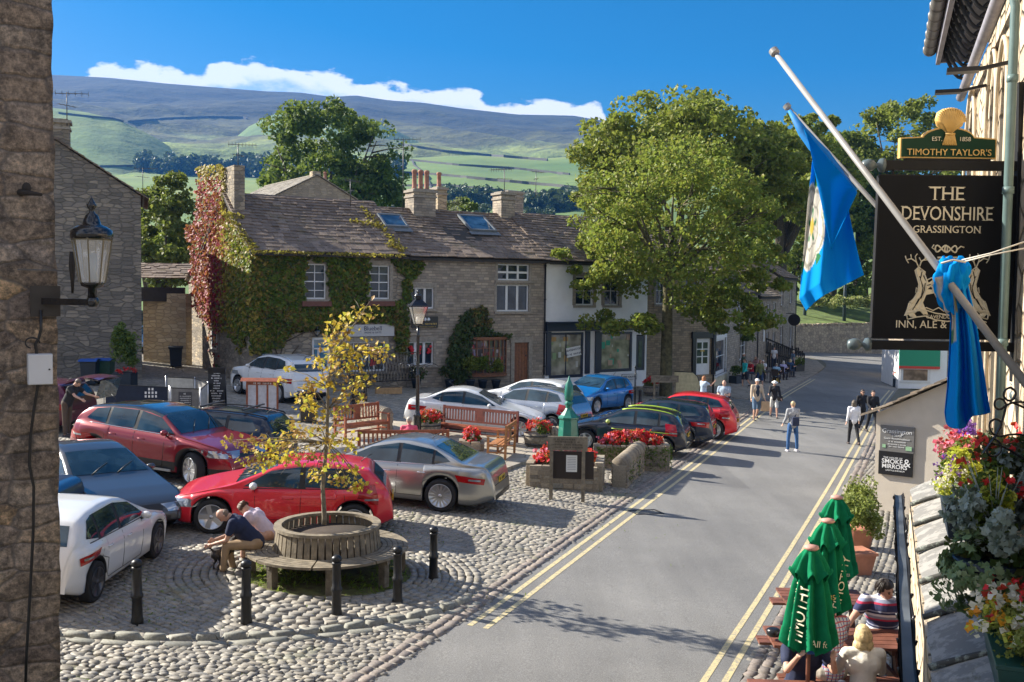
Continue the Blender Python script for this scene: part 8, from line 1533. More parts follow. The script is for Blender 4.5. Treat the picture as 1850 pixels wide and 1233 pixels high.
e,J,hp,up=person('walking woman in black top, pale checked shorts and white hat beside white capped man',P_(1398,755),D(-8),1.64,legs=W1,arms=((30,14,50),(8,12,16)),top=('black_top',(.015,.015,.02)),sleeve='long',bottom=('pale_check',(.55,.54,.52)),btype='shorts',hair=(.7,.7,.68),hat=((.78,.78,.76),'sun'),nod=15);bag(e,(.22,-.05,.85),(.26,.10,.22),M_BLACKP,'handbag',[(.22,-.02,.95),(.1,-.1,1.3),(-.1,0,1.42)])
person('woman in white blouse and black trousers walking away down the road',P_(1541,804),D(178),1.66,legs=W1,arms=((6,8,20),(-6,8,20)),top=('white_blouse',(.72,.73,.78)),sleeve='long',bottom=('black_trousers',(.012,.012,.015)),hair=(.10,.08,.06),style='bob')
e,J,hp,up=person('woman in black coat and sunglasses coming up the road behind the white blouse',P_(1556,777),D(8),1.68,legs=W0,arms=ARM0,top=('black_coat',(.010,.010,.014)),sleeve='long',bottom=('black_trousers',(.012,.012,.015)),hair=(.05,.03,.02),style='long');m=MB();m.tube([hp(-.06,-.085,.012),hp(0,-.098,.012),hp(.06,-.085,.012)],.014,6);m.build('sunglasses',M_BLACKP,e)
person('dark haired man all in black walking towards the viewer by the yellow lines',P_(1575,783),D(0),1.76,legs=W1,arms=((20,6,40,20),(15,6,40,20)),top=('black_coat',(.010,.010,.014)),sleeve='long',bottom=('black_trousers',(.012,.012,.015)),hair=(.03,.02,.015))
person('auburn haired woman in pale blue top behind the red crossover',P_(1270,746),D(120),1.62,arms=((60,8,70),(20,8,60)),top=('pale_blue_top',(.42,.52,.66)),bottom=('dark_skirt',(.03,.03,.05)),hair=(.36,.15,.06),style='bob')
e,J,hp,up=person('grey haired man in pale blue shirt with rucksack behind the red crossover',P_(1307,768),D(-25),1.8,arms=((20,8,80,25),(20,8,80,25)),top=('pale_shirt',(.30,.38,.48)),bottom=('navy_trousers',(.015,.018,.035)),hair=(.5,.48,.46),style='bald',fat=1.12);bag(e,(.05,.22,1.28),(.32,.18,.46),clothm('navy_bag',(.02,.03,.07)),'rucksack')
person('woman in turquoise top and black shorts walking past the cafe tables',P_(1345,700),D(-70),1.66,legs=W0,arms=ARM0,top=('turquoise',(.02,.48,.50)),sleeve='long',bottom=('black_short',(.02,.02,.03)),btype='shorts',hair=(.12,.07,.04),style='pony',vox=.02)
person('person in olive jacket and navy shorts standing before the cafe tables',P_(1372,702),D(20),1.68,legs=W1,arms=ARM0,top=('olive_green',(.14,.15,.06)),sleeve='long',bottom=('navy_short',(.03,.06,.14)),btype='shorts',hair=(.30,.16,.08),style='short',vox=.02)
person('white haired person in dark coat with green bag near the bay window',P_(1342,686),D(60),1.7,arms=ARMS,top=('dark_green_coat',(.03,.05,.03)),sleeve='long',bottom=('grey_slacks',(.2,.19,.18)),hair=(.7,.68,.65),vox=.022)
person('distant person in black beside the green fascia shop',P_(1614,664),D(20),1.72,legs=W0,arms=ARMS,top=('black_coat',(.010,.010,.014)),sleeve='long',bottom=('black_trousers',(.012,.012,.015)),hair=(.04,.03,.02),vox=.025)
# cafe tables and diners
M_TBL=mat('dark_table',(.05,.035,.03),.6)
def cafe_set(px,py,rz,label):
    g=P_(px,py);e=empty('cafe_table',g,rz,label,'table','cafe tables');m=MB();m.box((0,0,.73),(1.3,.75,.04));m.build('table_top',M_TBL,e);[(MB().box((sx*.55,sy*.3,.36),(.06,.06,.72))).build('leg',M_TBL,e) for sx in (-1,1) for sy in (-1,1)];return g
def chair(p,rz,label):
    e=empty('cafe_chair',p,rz,label,'chair','cafe chairs');m=MB();m.box((0,0,.44),(.44,.44,.04));m.build('seat',M_TBL,e);m=MB();m.box((0,.21,.72),(.44,.04,.42));m.build('backrest',M_TBL,e);[(MB().box((sx*.19,sy*.19,.21),(.04,.04,.42))).build('leg',M_TBL,e) for sx in (-1,1) for sy in (-1,1)]
SITL=((88,86),(88,86));SITA=((35,10,60,15),(35,10,60,15));tbl=[(1390,694),(1417,686)]
cafe_set(1386,692,1.1,'dark cafe table nearest the yellow warning board');cafe_set(1412,683,1.1,'dark cafe table further down the pavement')
for px,py,r_,lab,tp,hr,st in ((1358,688,-60,'red topped diner at the left of the cafe tables',('red_top',(.45,.02,.03)),(.12,.08,.05),'short'),(1379,686,-30,'white haired diner in white shirt facing the square',('white_top',(.7,.7,.72)),(.65,.62,.6),'short'),(1401,694,150,'diner in pale blue shirt at the near cafe table',('sky_shirt',(.25,.42,.58)),(.3,.25,.2),'short'),(1413,688,140,'diner in lilac top at the second cafe table',('lilac_top',(.45,.42,.68)),(.45,.4,.35),'bob'),(1425,683,130,'fair haired diner in navy at the far end of the tables',('navy_top',(.03,.07,.16)),(.5,.38,.22),'bob'),(1367,678,-50,'diner in pink grey top tucked behind the red topped diner',('rose_top',(.4,.22,.22)),(.25,.15,.1),'bob')):
    g=P_(px,py);chair(g,D(r_),'dark chair under the '+lab.split(' at ')[0].split(' facing ')[0].split(' tucked ')[0]);person(lab,g,D(r_),1.68,sit=True,lean=12,legs=SITL,arms=SITA,top=tp,bottom=('dark_jeans',(.03,.04,.07)),hair=hr,style=st,vox=.024)
for px,py,r_,lab,tp,hr in ((1350,672,40,'person in maroon standing at the shop wall beyond the turquoise top',('maroon_top',(.22,.03,.04)),(.3,.2,.12)),(1398,668,-20,'person in white vest standing behind the far cafe table',('white_top',(.7,.7,.72)),(.1,.07,.04)),(1432,676,100,'person in slate blue standing at the far end of the cafe tables',('slate_top',(.12,.18,.26)),(.5,.42,.3))): person(lab,P_(px,py),D(r_),1.7,legs=ST,arms=ARM0,top=tp,bottom=('dark_jeans',(.03,.04,.07)),hair=hr,vox=.026)
# man at the raised tailgate, woman on the bench
person('man in black tee shirt bending into the open tailgate at far left',Vector((-12.55,28.0,zg(-12.55))),D(75),1.76,lean=28,nod=20,legs=ST,arms=((45,8,25),(50,8,25)),top=('black_tee',(.02,.02,.022)),bottom=('brown_cord',(.10,.07,.05)),hair=(.14,.10,.08),style='short')
b_=[o for o in SC.objects if o.get('label') == 'bench seen from behind where the person in pink sits'][0];q=AT(737,768,b_.location.y);person('grey haired person in bright pink sitting with their back to the silver saloon',Vector((q.x,b_.location.y+.30,zg(q.x)+.1)),PI+b_.rotation_euler.z*0+.0,1.62,sit=True,legs=SITL,arms=((20,8,70),(20,8,70)),top=('bright_pink',(.70,.10,.18)),bottom=('grey_slacks',(.2,.19,.18)),hair=(.46,.40,.34),style='short')
m=MB();q=AT(768,792,b_.location.y-.1);m.grid(lambda u,v: (q.x-.14+.28*u,q.y-.06+.14*math.sin(PI*v),q.z+.05-.14*abs(v-.5)*2+.01*math.sin(u*20)),10,8);tag(m.build('folded_cloth',clothm('spotted_navy',(.06,.08,.18))),'dark blue spotted cloth draped on the bench back rail','cloth')
# couple on the ring seat with their dog
a=math.radians(188);sp_=TR+Vector((1.18*math.cos(a),1.18*math.sin(a),0));person('balding man in navy polo and khaki trousers hunched on the ring seat',sp_+Vector((-.02,0,.02)),D(-80),1.78,sit=True,lean=42,nod=25,legs=((84,96,4),(92,84,8)),arms=((14,4,62,25),(18,4,52,25)),top=('navy_polo',(.012,.02,.06)),bottom=('khaki',(.36,.25,.15)),hair=(.20,.14,.10),style='bald',shoes=(.03,.035,.045),vox=.011,fine=True,fat=1.12)
a=math.radians(158);sp2=TR+Vector((1.16*math.cos(a),1.16*math.sin(a),0));person('woman in lilac and peach top with tied brown hair hunched beside the navy polo',sp2+Vector((0,0,.02)),D(-105),1.66,sit=True,lean=46,nod=25,legs=((86,92,4),(90,86,6)),arms=((14,4,58,20),(18,4,50,20)),top=('lilac_pale',(.60,.50,.58)),bottom=('peach_cloth',(.55,.33,.24)),hair=(.09,.04,.02),style='bun',vox=.012,fine=True)
dg_=empty('dog',G(402,1030),D(60),'small dark scruffy dog at the feet of the seated couple','dog');c=MB();cap(c,(-.16,0,.30),(.14,0,.31),.085,.10);cap(c,(.14,0,.33),(.23,0,.42),.07,.06);c.ball((.27,0,.46),(.065,.055,.06),10);cap(c,(.29,0,.45),(.36,0,.43),.035,.025);[c.ball((.25,s*.05,.50),(.03,.018,.045),6) for s in (-1,1)];cap(c,(-.17,0,.33),(-.28,0,.44),.025,.012)
for s in (-1,1): cap(c,(.14,s*.05,.27),(.14,s*.055,.14),.038,.024);cap(c,(.14,s*.055,.14),(.15,s*.055,.02),.022,.022);cap(c,(-.14,s*.05,.28),(-.09,s*.055,.17),.048,.026);cap(c,(-.09,s*.055,.17),(-.15,s*.055,.11),.022,.018);cap(c,(-.15,s*.055,.11),(-.13,s*.055,.02),.018,.020)
remesh(c,.011,'body',mat('dog_coat',(.05,.045,.045),.9,var=.6,sc=14,bump=.8,bsc=50),dg_,1)
# ---------------------------------------------------------------- picnic tables and parasols before the inn
M_PIC=mat('picnic_brown',(.17,.065,.04),.55,var=.35,sc=5,bump=.3,bsc=40);M_PIC2=mat('picnic_dark',(.10,.04,.025),.6,var=.3,sc=6)
def picnic(x0,x1,y,rz,label):
    xc=(x0+x1)/2;w=x1-x0;e=empty('picnic_table',(xc,y,zg(xc)),rz,label,'picnic table','picnic tables in front of the inn');m=MB();[m.box((0,-.30+.15*j,.74),(w,.135,.035)) for j in range(5)];m.build('table_top',M_PIC,e)
    for sy in (-1,1): m=MB();[m.box((0,sy*.68+.075*q,.45),(w,.13,.035)) for q in (-1,1)];m.build('bench_seat',M_PIC,e)
    for sx in (-1,1):
        x=sx*(w/2-.3);m=MB();m.bar((x,-.33,.70),(x,.33,.70),.05,.09);m.bar((x,-.78,.39),(x,.78,.39),.05,.1);m.build('cross_beam',M_PIC2,e)
        for sy in (-1,1): m=MB();m.bar((x+.05,sy*.22,.70),(x+.05,sy*.52,.0),.05,.10);m.build('leg',M_PIC2,e)
    return e
XT=lambda px,y: (px-925)/1800*y
tA=picnic(XT(1378,10.75),4.62,10.72,-.05,'nearest picnic table with coffee cups under the front parasol');tB=picnic(XT(1405,12.6),5.15,12.62,-.05,'middle picnic table where the striped polo shirt man leans');tC=picnic(XT(1425,14.4),5.2,14.4,-.05,'furthest picnic table half hidden by the parasols')
M_PGN=mat('parasol_green',(.007,.17,.075),.95,var=.22,sc=5,spec=.1,bump=.4,bsc=22);M_GOLD=flat('gold_print',(.62,.42,.12),.5);M_CRE=flat('cream_print',(.72,.70,.50),.5)
def parasol(px,py,Y,label,txt,seed):
    tp=AT(px,py,Y);z0=zg(tp.x);e=empty('parasol',(tp.x,Y,z0),0,label,'parasol','closed green parasols');H=tp.z-z0;m=MB();m.tube([(0,0,0),(0,0,H-.05)],.024,10);m.build('pole',M_PIC,e);m=MB();m.lathe([(.06,H-.05),(.085,H-.03),(.08,H-.005),(.02,H+.01)],n=14);m.build('cap',mat('faded_pink',(.50,.27,.22),.6),e)
    L=1.08;r=random.Random(seed);ph=r.uniform(0,6)
    def canopy(u,v,r0=.07,r1=.245,zz0=H-.06,zz1=H-.06-L,k=8,amp=.34,fl=0):
        a=2*PI*u;ple=math.cos(k*a+ph+.6*math.sin(v*3));t=v;rad=(r0+(r1-r0)*(t**.75))*(1+amp*ple*min(1,t*3));z=zz0+(zz1-zz0)*t+(.06*ple*t if t > .8 else 0)
        return (rad*math.cos(a),rad*math.sin(a)*.9,z)
    m=MB();m.grid(lambda u,v: canopy(u,v),96,20);m.build('canopy',M_PGN,e)
    m=MB();m.grid(lambda u,v: canopy(u,v,.06,.205,H-.03,H-.33,8,.20),80,8);m.build('vent_cap',M_PGN,e)
    for (tx,sz,dx,dz,rot,mt) in txt:
        mm=text_mesh(tx,sz,mt,'lettering',e,Matrix.Identity(4),.002);mw=T(dx,0,H-.06-L*dz)@Matrix.Rotation(math.radians(rot),4,'Y');mm.data.transform(mw)
        for v in mm.data.vertices:      # lay the print on the folds
            x,z=v.co.x,v.co.z;t=max(0,min(1,(H-.06-z)/L));rad=.07+.175*t**.75;yy=-math.sqrt(max(.0004,(rad*1.10)**2-x*x))*.9 if abs(x) < rad*1.1 else -.02;v.co.y=yy-.03+(v.co.y+.0)*.3
    return e
wh=[('TIMOTHY',.15,-.15,.62,-82,M_CRE),('All for',.10,.07,.90,8,M_CRE)]
parasol(1466,986,10.9,'closest closed green parasol with cream lettering over the coffee cups',wh,3);parasol(1496,938,12.3,'middle closed green parasol with gold sheaf print',[('TIMOTHY',.15,.14,.66,-72,M_CRE),('1858',.09,.0,.80,0,M_GOLD)],5);parasol(1512,896,13.8,'furthest closed green parasol nearest the potted shrub',[('tast',.08,.14,.92,5,M_CRE)],8)
def onA(px,Y,z): x=XT(px,Y);return Vector((x,Y,zg(x)+z))
def cup(px,Y,label): e=empty('coffee_cup',onA(px,Y,.765),0,label,'cup','cups on the nearest picnic table');m=MB();m.lathe([(.03,.01),(.042,.04),(.045,.08),(.04,.08),(.035,.03)],n=16);m.tube([(.04,0,.065),(.07,0,.055),(.065,0,.03),(.038,0,.03)],.006,6);m.build('cup',M_WHITE,e);m=MB();m.lathe([(.03,0),(.085,.008),(.09,.014),(.001,.01)],n=20);m.build('saucer',M_WHITE,e)
cup(1491,10.62,'white coffee cup on a saucer right of the parasol pole');cup(1520,10.6,'white coffee cup near the fair haired woman')
for px,Y,z,lab in ((1436,10.6,.765,'black ashtray on the nearest picnic table'),(1412,12.5,.765,'black camera case at the left end of the middle picnic table')): e=empty('ashtray' if 'ash' in lab else 'camera_case',onA(px,Y,z),0,lab,'ashtray' if 'ash' in lab else 'case');m=MB();m.lathe([(.06,0),(.085,.02),(.085,.05),(.06,.055),(.05,.03)] if 'ash' in lab else [(.07,0),(.09,.03),(.09,.08),(.05,.10)],n=14);m.build('bowl' if 'ash' in lab else 'case',M_BLACKP,e)
def stripes(nm,checks=False):
    t=NT(nm);o=t.obj();sp=t.n('ShaderNodeSeparateXYZ');t.l(o,sp.inputs[0])
    if checks:
        fx=t.math('FRACT',t.math('MULTIPLY',sp.outputs[0],24.0));fz=t.math('FRACT',t.math('MULTIPLY',sp.outputs[2],24.0));c=t.mix(t.math('LESS_THAN',fx,.28),(.70,.68,.68),(.10,.14,.42));c=t.mix(t.math('LESS_THAN',fz,.28),c,(.55,.14,.16),'MIX')
    else: fz=t.math('FRACT',t.math('MULTIPLY',sp.outputs[2],5.2));n=t.n('ShaderNodeValToRGB');t.l(fz,n.inputs[0]);n.color_ramp.interpolation='CONSTANT';el=n.color_ramp.elements;[el.new(.5) for _ in range(5)];[(setattr(el[i],'position',p),setattr(el[i],'color',c+(1,))) for i,(p,c) in enumerate(((0,(.025,.03,.09)),(.30,(.45,.03,.08)),(.42,(.25,.28,.40)),(.60,(.68,.66,.68)),(.74,(.025,.03,.09)),(.86,(.30,.32,.42)),(.94,(.025,.03,.09))))];c=n.outputs[0]
    t.set(Base_Color=c,Roughness=.85);return t.m
e,J,hp,up=person('man in navy, red and white striped polo shirt leaning on the middle table',onA(1610,13.2,0),D(-12),1.82,sit=True,lean=16,nod=6,look=35,legs=SITL,arms=((50,34,20,10),(40,18,62,30)),topm=stripes('striped_polo'),bottom=('dark_jeans',(.03,.04,.07)),hair=(.03,.022,.018),style='short',vox=.010,fine=True,fat=1.28,scale=1.1)
m=MB();w_=J['aL'][2];m.lathe([(.036,-.012),(.036,.012)],(w_.x,w_.y,w_.z),14);m.build('wrist_watch',M_CHR,e)
person('man in red and blue checked shirt seated with his back to the viewer',onA(1519,12.0,0),D(186),1.78,sit=True,lean=14,legs=SITL,arms=((35,14,60,20),(35,14,60,20)),topm=stripes('checked_shirt',True),sleeve='long',bottom=('pale_slacks',(.42,.38,.32)),hair=(.16,.09,.05),style='short',vox=.011,fine=True,fat=1.15,scale=1.08)
e,J,hp,up=person('man in navy tee shirt holding a blue phone up beneath the front parasol',onA(1463,11.42,0),D(-2),1.76,sit=True,lean=20,nod=4,legs=SITL,arms=((62,12,78,26),(62,12,78,26)),top=('navy_tee',(.015,.022,.06)),bottom=('dark_jeans',(.03,.04,.07)),hair=(.12,.08,.05),style='short',vox=.010,fine=True,fat=1.12,scale=1.05)
q=(J['aR'][2]+J['aL'][2])/2;pw_=(Matrix.LocRotScale(e.location,e.rotation_euler,e.scale)@(q+Vector((-.02,-.02,.09))));ph_=empty('phone',pw_,0,'blue cased phone held up by the man in the navy tee shirt','phone');m=MB();m.box((0,0,0),(.15,.012,.078));m.build('case',flat('phone_blue',(.02,.12,.45),.3),ph_,bevel=.004);m=MB();m.lathe([(.012,-.004),(.012,.004)],(-.05,-.008,.02),12,M=Matrix.Rotation(PI/2,4,'X'));m.build('lens',M_BLACKP,ph_)
person('blonde woman in cream jumper seated with her back to the viewer at bottom right',onA(1580,11.1,0),D(176),1.68,sit=True,lean=4,legs=SITL,arms=((30,12,55,20),(30,12,55,20)),top=('cream_jumper',(.74,.70,.62)),sleeve='long',bottom=('dark_jeans',(.03,.04,.07)),hair=(.60,.46,.24),style='bob',vox=.010,fine=True,scale=1.08)
# terracotta pots with variegated shrubs, navy banner
g=onA(1560,18.6,0);e=empty('terracotta_planter',g,.2,'square terracotta pot with tall variegated yellow green shrub beside the parasols','potted shrub');m=MB();m.add([(-.20,-.20,0),(.20,-.20,0),(.20,.20,0),(-.20,.20,0),(-.27,-.27,.42),(.27,-.27,.42),(.27,.27,.42),(-.27,.27,.42)],[(3,2,1,0),(4,5,6,7),(0,1,5,4),(1,2,6,5),(2,3,7,6),(3,0,4,7)],None,False);m.box((0,0,.41),(.58,.58,.06));m.build('pot',mat('terracotta',(.48,.20,.12),.8,var=.15),e,bevel=.01);bush(e,'foliage',(.0,0,.95),(.46,.42,.5),3600,M_BOX,.06,101,shell=.3,clumps=40,clr=.35)
g=onA(1566,20.6,0);e=empty('terracotta_planter',g,.2,'smaller variegated shrub just behind the tall terracotta pot','potted shrub');m=MB();m.lathe([(.2,0),(.28,.4),(.30,.42),(.30,.46),(.02,.44)],n=18);m.build('pot',MATS['terracotta'],e);bush(e,'foliage',(-.05,0,1.0),(.38,.38,.5),2000,M_BOX,.06,102,shell=.3,clumps=30,clr=.35)
g=onA(1535,14.9,0);e=empty('banner_frame',g,1.25,'folding banner in a white frame behind the middle parasol','banner');m=MB();m.box((0,0,.65),(.6,.02,.95));m.build('banner',M_NVB,e);m=MB();[m.bar((sx*.32,0,0),(sx*.32,0,1.2),.035) for sx in (-1,1)];m.bar((-.32,0,1.18),(.32,0,1.18),.035);m.build('frame',M_WHITE,e)
# ---------------------------------------------------------------- the inn's hanging sign
YS=7.6;c0=AT(1707,466,YS);M_SGN=mat('sign_charcoal',(.010,.011,.013),.75,var=.15,sc=2,spec=.15);M_BRK=mat('bracket_black',(.013,.014,.016),.6,var=.2,spec=.2)
u_=YS/1800*1.0;PXm=lambda n: n*YS/1800
bk=empty('sign_bracket',(AT(1845,300,YS).x,YS,AT(1845,300,YS).z),0,'black iron sign bracket with ball ends fixed to the inn wall','bracket');b0=bk.location
def bl(px,py,dy=0): return AT(px,py,YS+dy)-b0
for (xa,ya,xb,yb) in ((1592,299,1852,301),(1566,623,1852,628)):
    m=MB();m.bar(bl(xa,ya),bl(xb,yb),.07,.07);m.build('bar',M_BRK,bk,bevel=.004);m=MB();p=bl(xa,ya);m.lathe([(.001,-.15),(.035,-.14),(.048,-.10),(.042,-.065),(.02,-.045),(.018,-.03),(.05,-.01),(.055,.02)],n=16,M=T(*p)@Matrix.Rotation(PI/2,4,'Y'));m.build('ball_end',mat('grey_blue_paint',(.09,.12,.13),.35),bk)
m=MB();m.bar(bl(1846,150),bl(1838,690),.085,.085);m.build('post',M_BRK,bk,bevel=.004);m=MB();p=bl(1836,715);m.ball(p,.05,12);m.lathe([(.06,.05),(.03,.07),(.05,.09)],p,12);m.build('ball_drop',MATS['grey_blue_paint'],bk)
sg=empty('inn_sign',c0,0,'large charcoal hanging pub sign with cream capitals and stag crest','sign');wS,hS=PXm(246),PXm(290);m=MB();sh=.012
m.add([(x+(-.02 if z < 0 else 0),y,z) for x in (-wS/2,wS/2) for y in (-.03,.03) for z in (-hS/2,hS/2)],[(0,1,3,2),(4,6,7,5),(0,4,5,1),(2,3,7,6),(0,2,6,4),(1,5,7,3)]);m.build('board',M_SGN,sg)
m=MB();[m.bar(p,q,.018,.05,up=(0,1,0)) for p,q in (((-wS/2,0,hS/2),(wS/2,0,hS/2)),((-wS/2-.02,0,-hS/2),(wS/2-.02,0,-hS/2)),((-wS/2,0,hS/2),(-wS/2-.02,0,-hS/2)),((wS/2,0,hS/2),(wS/2-.02,0,-hS/2)))];m.build('frame',mat('sign_frame',(.018,.018,.02),.6,spec=.2),sg)
for sx in (-.5,.5): m=MB();m.bar((sx*wS*.8,0,hS/2),(sx*wS*.8,0,hS/2+.06),.015);m.build('hanger',M_BRK,sg)
M_CRM=flat('cream_sign_paint',(.66,.60,.45),.5)
def serifed(txt,size,x,z,xs=1.0,sp=1.0):       # roman capitals: the plain face with serifs added at the feet and heads
    o=text_mesh(txt,size,M_CRM,'lettering',sg,T(x,-.035,z),.002,xs=xs,spacing=sp);return o
def px2(px,py): p=AT(px,py,YS);return p.x-c0.x,p.z-c0.z
x,z=px2(1707,352);serifed('THE',.145,x,z);x,z=px2(1707,388);serifed('DEVONSHIRE',.145,x,z,.80);x,z=px2(1707,416);serifed('GRASSINGTON',.075,x,z);x,z=px2(1697,587);serifed('INN, ALE & DINING',.082,x-.0,z,.98)
def caps_serifs(txtobj,size):      # thin slabs under and over every vertical stem
    me=txtobj.data;zs=[v.co.z for v in me.vertices];z0,z1=min(zs),max(zs);H=z1-z0;xs=sorted({round(v.co.x,3) for v in me.vertices if v.co.z < z0+H*.04 or v.co.z > z1-H*.04});m=MB();used=[]
    for zz,sel in ((z0,lambda v: v.co.z < z0+H*.03),(z1,lambda v: v.co.z > z1-H*.03)):
        q=sorted(v.co.x for v in me.vertices if sel(v));grp=[]
        for xx in q:
            if grp and xx-grp[-1][1] < size*.13: grp[-1][1] =xx
            else: grp.append([xx,xx])
        for a,b in grp:
            if b-a < size*.22: m.box(((a+b)/2,-.036,zz+(size*.012 if zz == z0 else -size*.012)),(b-a+size*.13,.004,size*.03))
    if m.v: m.build('serifs',M_CRM,txtobj)
for o in [o for o in SC.objects if o.parent == sg and o.name.startswith('lettering')][:3]: caps_serifs(o,.14 if o.dimensions.z > .09 else .075)
# crest: stags, shield, knotted serpent and scroll, drawn as cream lines
m=MB();R_=.0052
def pl(pts,r=R_,closed=False): m.tube([(px2(a,b)[0],-.036,px2(a,b)[1]) for a,b in pts],r,5,closed=closed)
def stag(f):
    X=lambda x: 1708+f*(x-1708)
    P=[(1655,483),(1663,488),(1669,494),(1664,499),(1668,507),(1675,511),(1682,506),(1685,511),(1678,518),(1672,523),(1684,524),(1685,530),(1670,533),(1664,547),(1668,557),(1673,567),(1665,569),(1657,560),(1649,567),(1653,573),(1642,573),(1637,568),(1630,571),(1635,559),(1638,548),(1647,539),(1654,527),(1656,514),(1652,500),(1649,489)]
    q=[px2(X(a),b) for a,b in P];q=q if f < 0 else q[::-1];m.slabxz(q,-.036,-.031)
    for pts,r in (([(1662,488),(1656,483),(1652,489),(1655,499),(1660,512),(1657,526),(1650,538),(1644,548),(1640,545)],R_*1.3),([(1662,488),(1668,492),(1667,497),(1661,497)],R_),([(1667,497),(1672,510),(1670,524),(1664,540),(1658,556),(1648,566)],R_*1.2),([(1644,548),(1638,558),(1637,568),(1632,570)],R_),([(1648,566),(1642,572),(1652,572)],R_),([(1672,506),(1680,502),(1684,510),(1680,514)],R_),([(1672,514),(1682,520),(1680,528)],R_),([(1656,483),(1652,474),(1643,468),(1634,470),(1632,463)],R_),([(1643,468),(1642,460)],R_*.8),([(1652,474),(1650,464),(1654,459)],R_*.8),([(1634,470),(1638,476)],R_*.8),([(1658,482),(1661,473),(1668,468),(1668,460)],R_),([(1661,473),(1657,466)],R_*.8),([(1664,471),(1672,470)],R_*.8),([(1657,526),(1652,520),(1651,530)],R_*.8),([(1660,505),(1665,515),(1664,530)],R_*.7),([(1658,556),(1664,566),(1672,568)],R_),([(1646,540),(1656,545),(1664,540)],R_*.7)): pl([(X(a),b) for a,b in pts],r)
stag(1);stag(-1)
pl([(1682,500),(1734,500),(1734,522),(1728,536),(1718,545),(1708,550),(1698,545),(1688,536),(1682,522)],R_*1.4,True);pl([(1690,507),(1726,507),(1725,522),(1708,541),(1691,522)],R_*.8,True)
for a,b in ((1699,514),(1717,514),(1708,528)): pl([(a-4,b-3),(a+3,b-4),(a+4,b+2),(a,b+5),(a-5,b+2)],R_*.9,True);pl([(a-5,b-4),(a-8,b-8)],R_*.7);pl([(a+4,b-4),(a+8,b-8)],R_*.7)
pl([(1697+11*math.sin(t)*1.0+11*0,450+6*math.sin(2*t)) for t in np.linspace(0,2*PI,26)],R_*1.2);pl([(1714+11*math.sin(t),451+6*math.sin(2*t)) for t in np.linspace(0,2*PI,26)],R_*1.2);pl([(1686,452),(1680,448),(1684,443)],R_);pl([(1725,452),(1732,446),(1738,448)],R_)
pl([(1690,466),(1726,466)],R_*1.5);pl([(1688,471),(1728,471)],R_*1.2);pl([(1692,478),(1698,485),(1690,492),(1700,496)],R_);pl([(1724,478),(1718,485),(1726,492),(1716,496)],R_)
pl([(1634,566),(1650,562),(1668,560),(1686,566),(1708,569),(1730,566),(1748,560),(1766,562),(1782,566)],R_);pl([(1636,577),(1652,573),(1668,571),(1686,578),(1708,581),(1730,578),(1748,571),(1766,573),(1780,577)],R_);pl([(1634,566),(1636,577)],R_);pl([(1782,566),(1780,577)],R_)
pl([(1640,560),(1648,553),(1658,561),(1670,556),(1682,561),(1692,556),(1702,563)],R_*.9);pl([(1776,560),(1768,553),(1758,561),(1746,556),(1734,561),(1724,556),(1714,563)],R_*.9)
m.build('crest',M_CRM,sg)
m=MB()
for f in (1,-1):
    for pts in ([(1662,491),(1659,505),(1664,520),(1661,535),(1652,550)],[(1668,512),(1666,525),(1660,540)],[(1656,540),(1650,552),(1645,560)],[(1660,486),(1660,489)],[(1657,500),(1660,503)],[(1671,516),(1678,514)]): pl([(1708+f*(a-1708),b) for a,b in pts],.0032)
m.v=[(x,y-.004,z) for x,y,z in m.v];m.build('crest_shading',M_SGN,sg);x,z=px2(1708,573);text_mesh('CAVENDO TUTUS',.040,M_CRM,'lettering',sg,T(x,-.036,z),.002)
# green brewery board on top
c1=AT(1711,269,YS);tb_=empty('brewery_sign',c1,0,'green and gold brewery board with wheat sheaf on top of the sign bracket','sign');wT=PXm(171);hT=PXm(36)
def outline(w,h,up_,g=0): return [(-w/2,-h/2),(w/2,-h/2),(w/2,h/2)]+[(w*.27*math.cos(t),h/2+up_*math.sin(t)**1.0) for t in np.linspace(.12,PI-.12,14)]+[(-w/2,h/2)]
m=MB();m.slabxz(outline(wT,hT,PXm(20)),-.02,.03);m.build('gold_edge',mat('gold_leaf',(.66,.42,.13),.45,var=.12),tb_);m=MB();m.slabxz(outline(wT-.020,hT-.020,PXm(19)),-.03,-.018);m.build('board',flat('brewery_green',(.003,.035,.018),.5,spec=.2),tb_)
text_mesh("TIMOTHY TAYLOR'S",.068,M_CRM,'lettering',tb_,T(0,-.04,-.035),.003,xs=1.03);text_mesh('EST.',.045,M_CRM,'lettering',tb_,T(-.095*1.0,-.04,.065),.002);text_mesh('1858',.045,M_CRM,'lettering',tb_,T(.115,-.04,.065),.002)
for o in [o for o in SC.objects if o.parent == tb_ and o.name.startswith('lettering')][:1]: o.data.materials[0] =MATS['gold_leaf']
sf_=MB();zb_=.03;sf_.lathe([(.055,zb_),(.035,zb_+.05),(.030,zb_+.085),(.050,zb_+.105),(.098,zb_+.135),(.112,zb_+.18),(.098,zb_+.235),(.055,zb_+.262),(.001,zb_+.268)],(0,-.025,0),24,sy=.35)
for k in range(19):
    t=-1.6+3.2*k/18;sf_.tube([(.02*math.sin(t),-.045,zb_+.09),(.062*math.sin(t),-.064,zb_+.15+.02*math.cos(t)),(.112*math.sin(t),-.048,zb_+.175+.092*math.cos(t))],[.004,.007,.009],5)
[sf_.tube([(x,-.04,zb_-.01),(x*.5,-.045,zb_+.08)],.006,5) for x in np.linspace(-.05,.05,8)];sf_.tube([(-.036,-.04,zb_+.075),(0,-.056,zb_+.07),(.036,-.04,zb_+.075)],.008,6);sf_.build('wheat_sheaf',MATS['gold_leaf'],tb_)
m=MB();m.box((0,.0,-hT/2-.025),(wT*.88,.05,.05));m.build('base_rail',M_BRK,tb_)
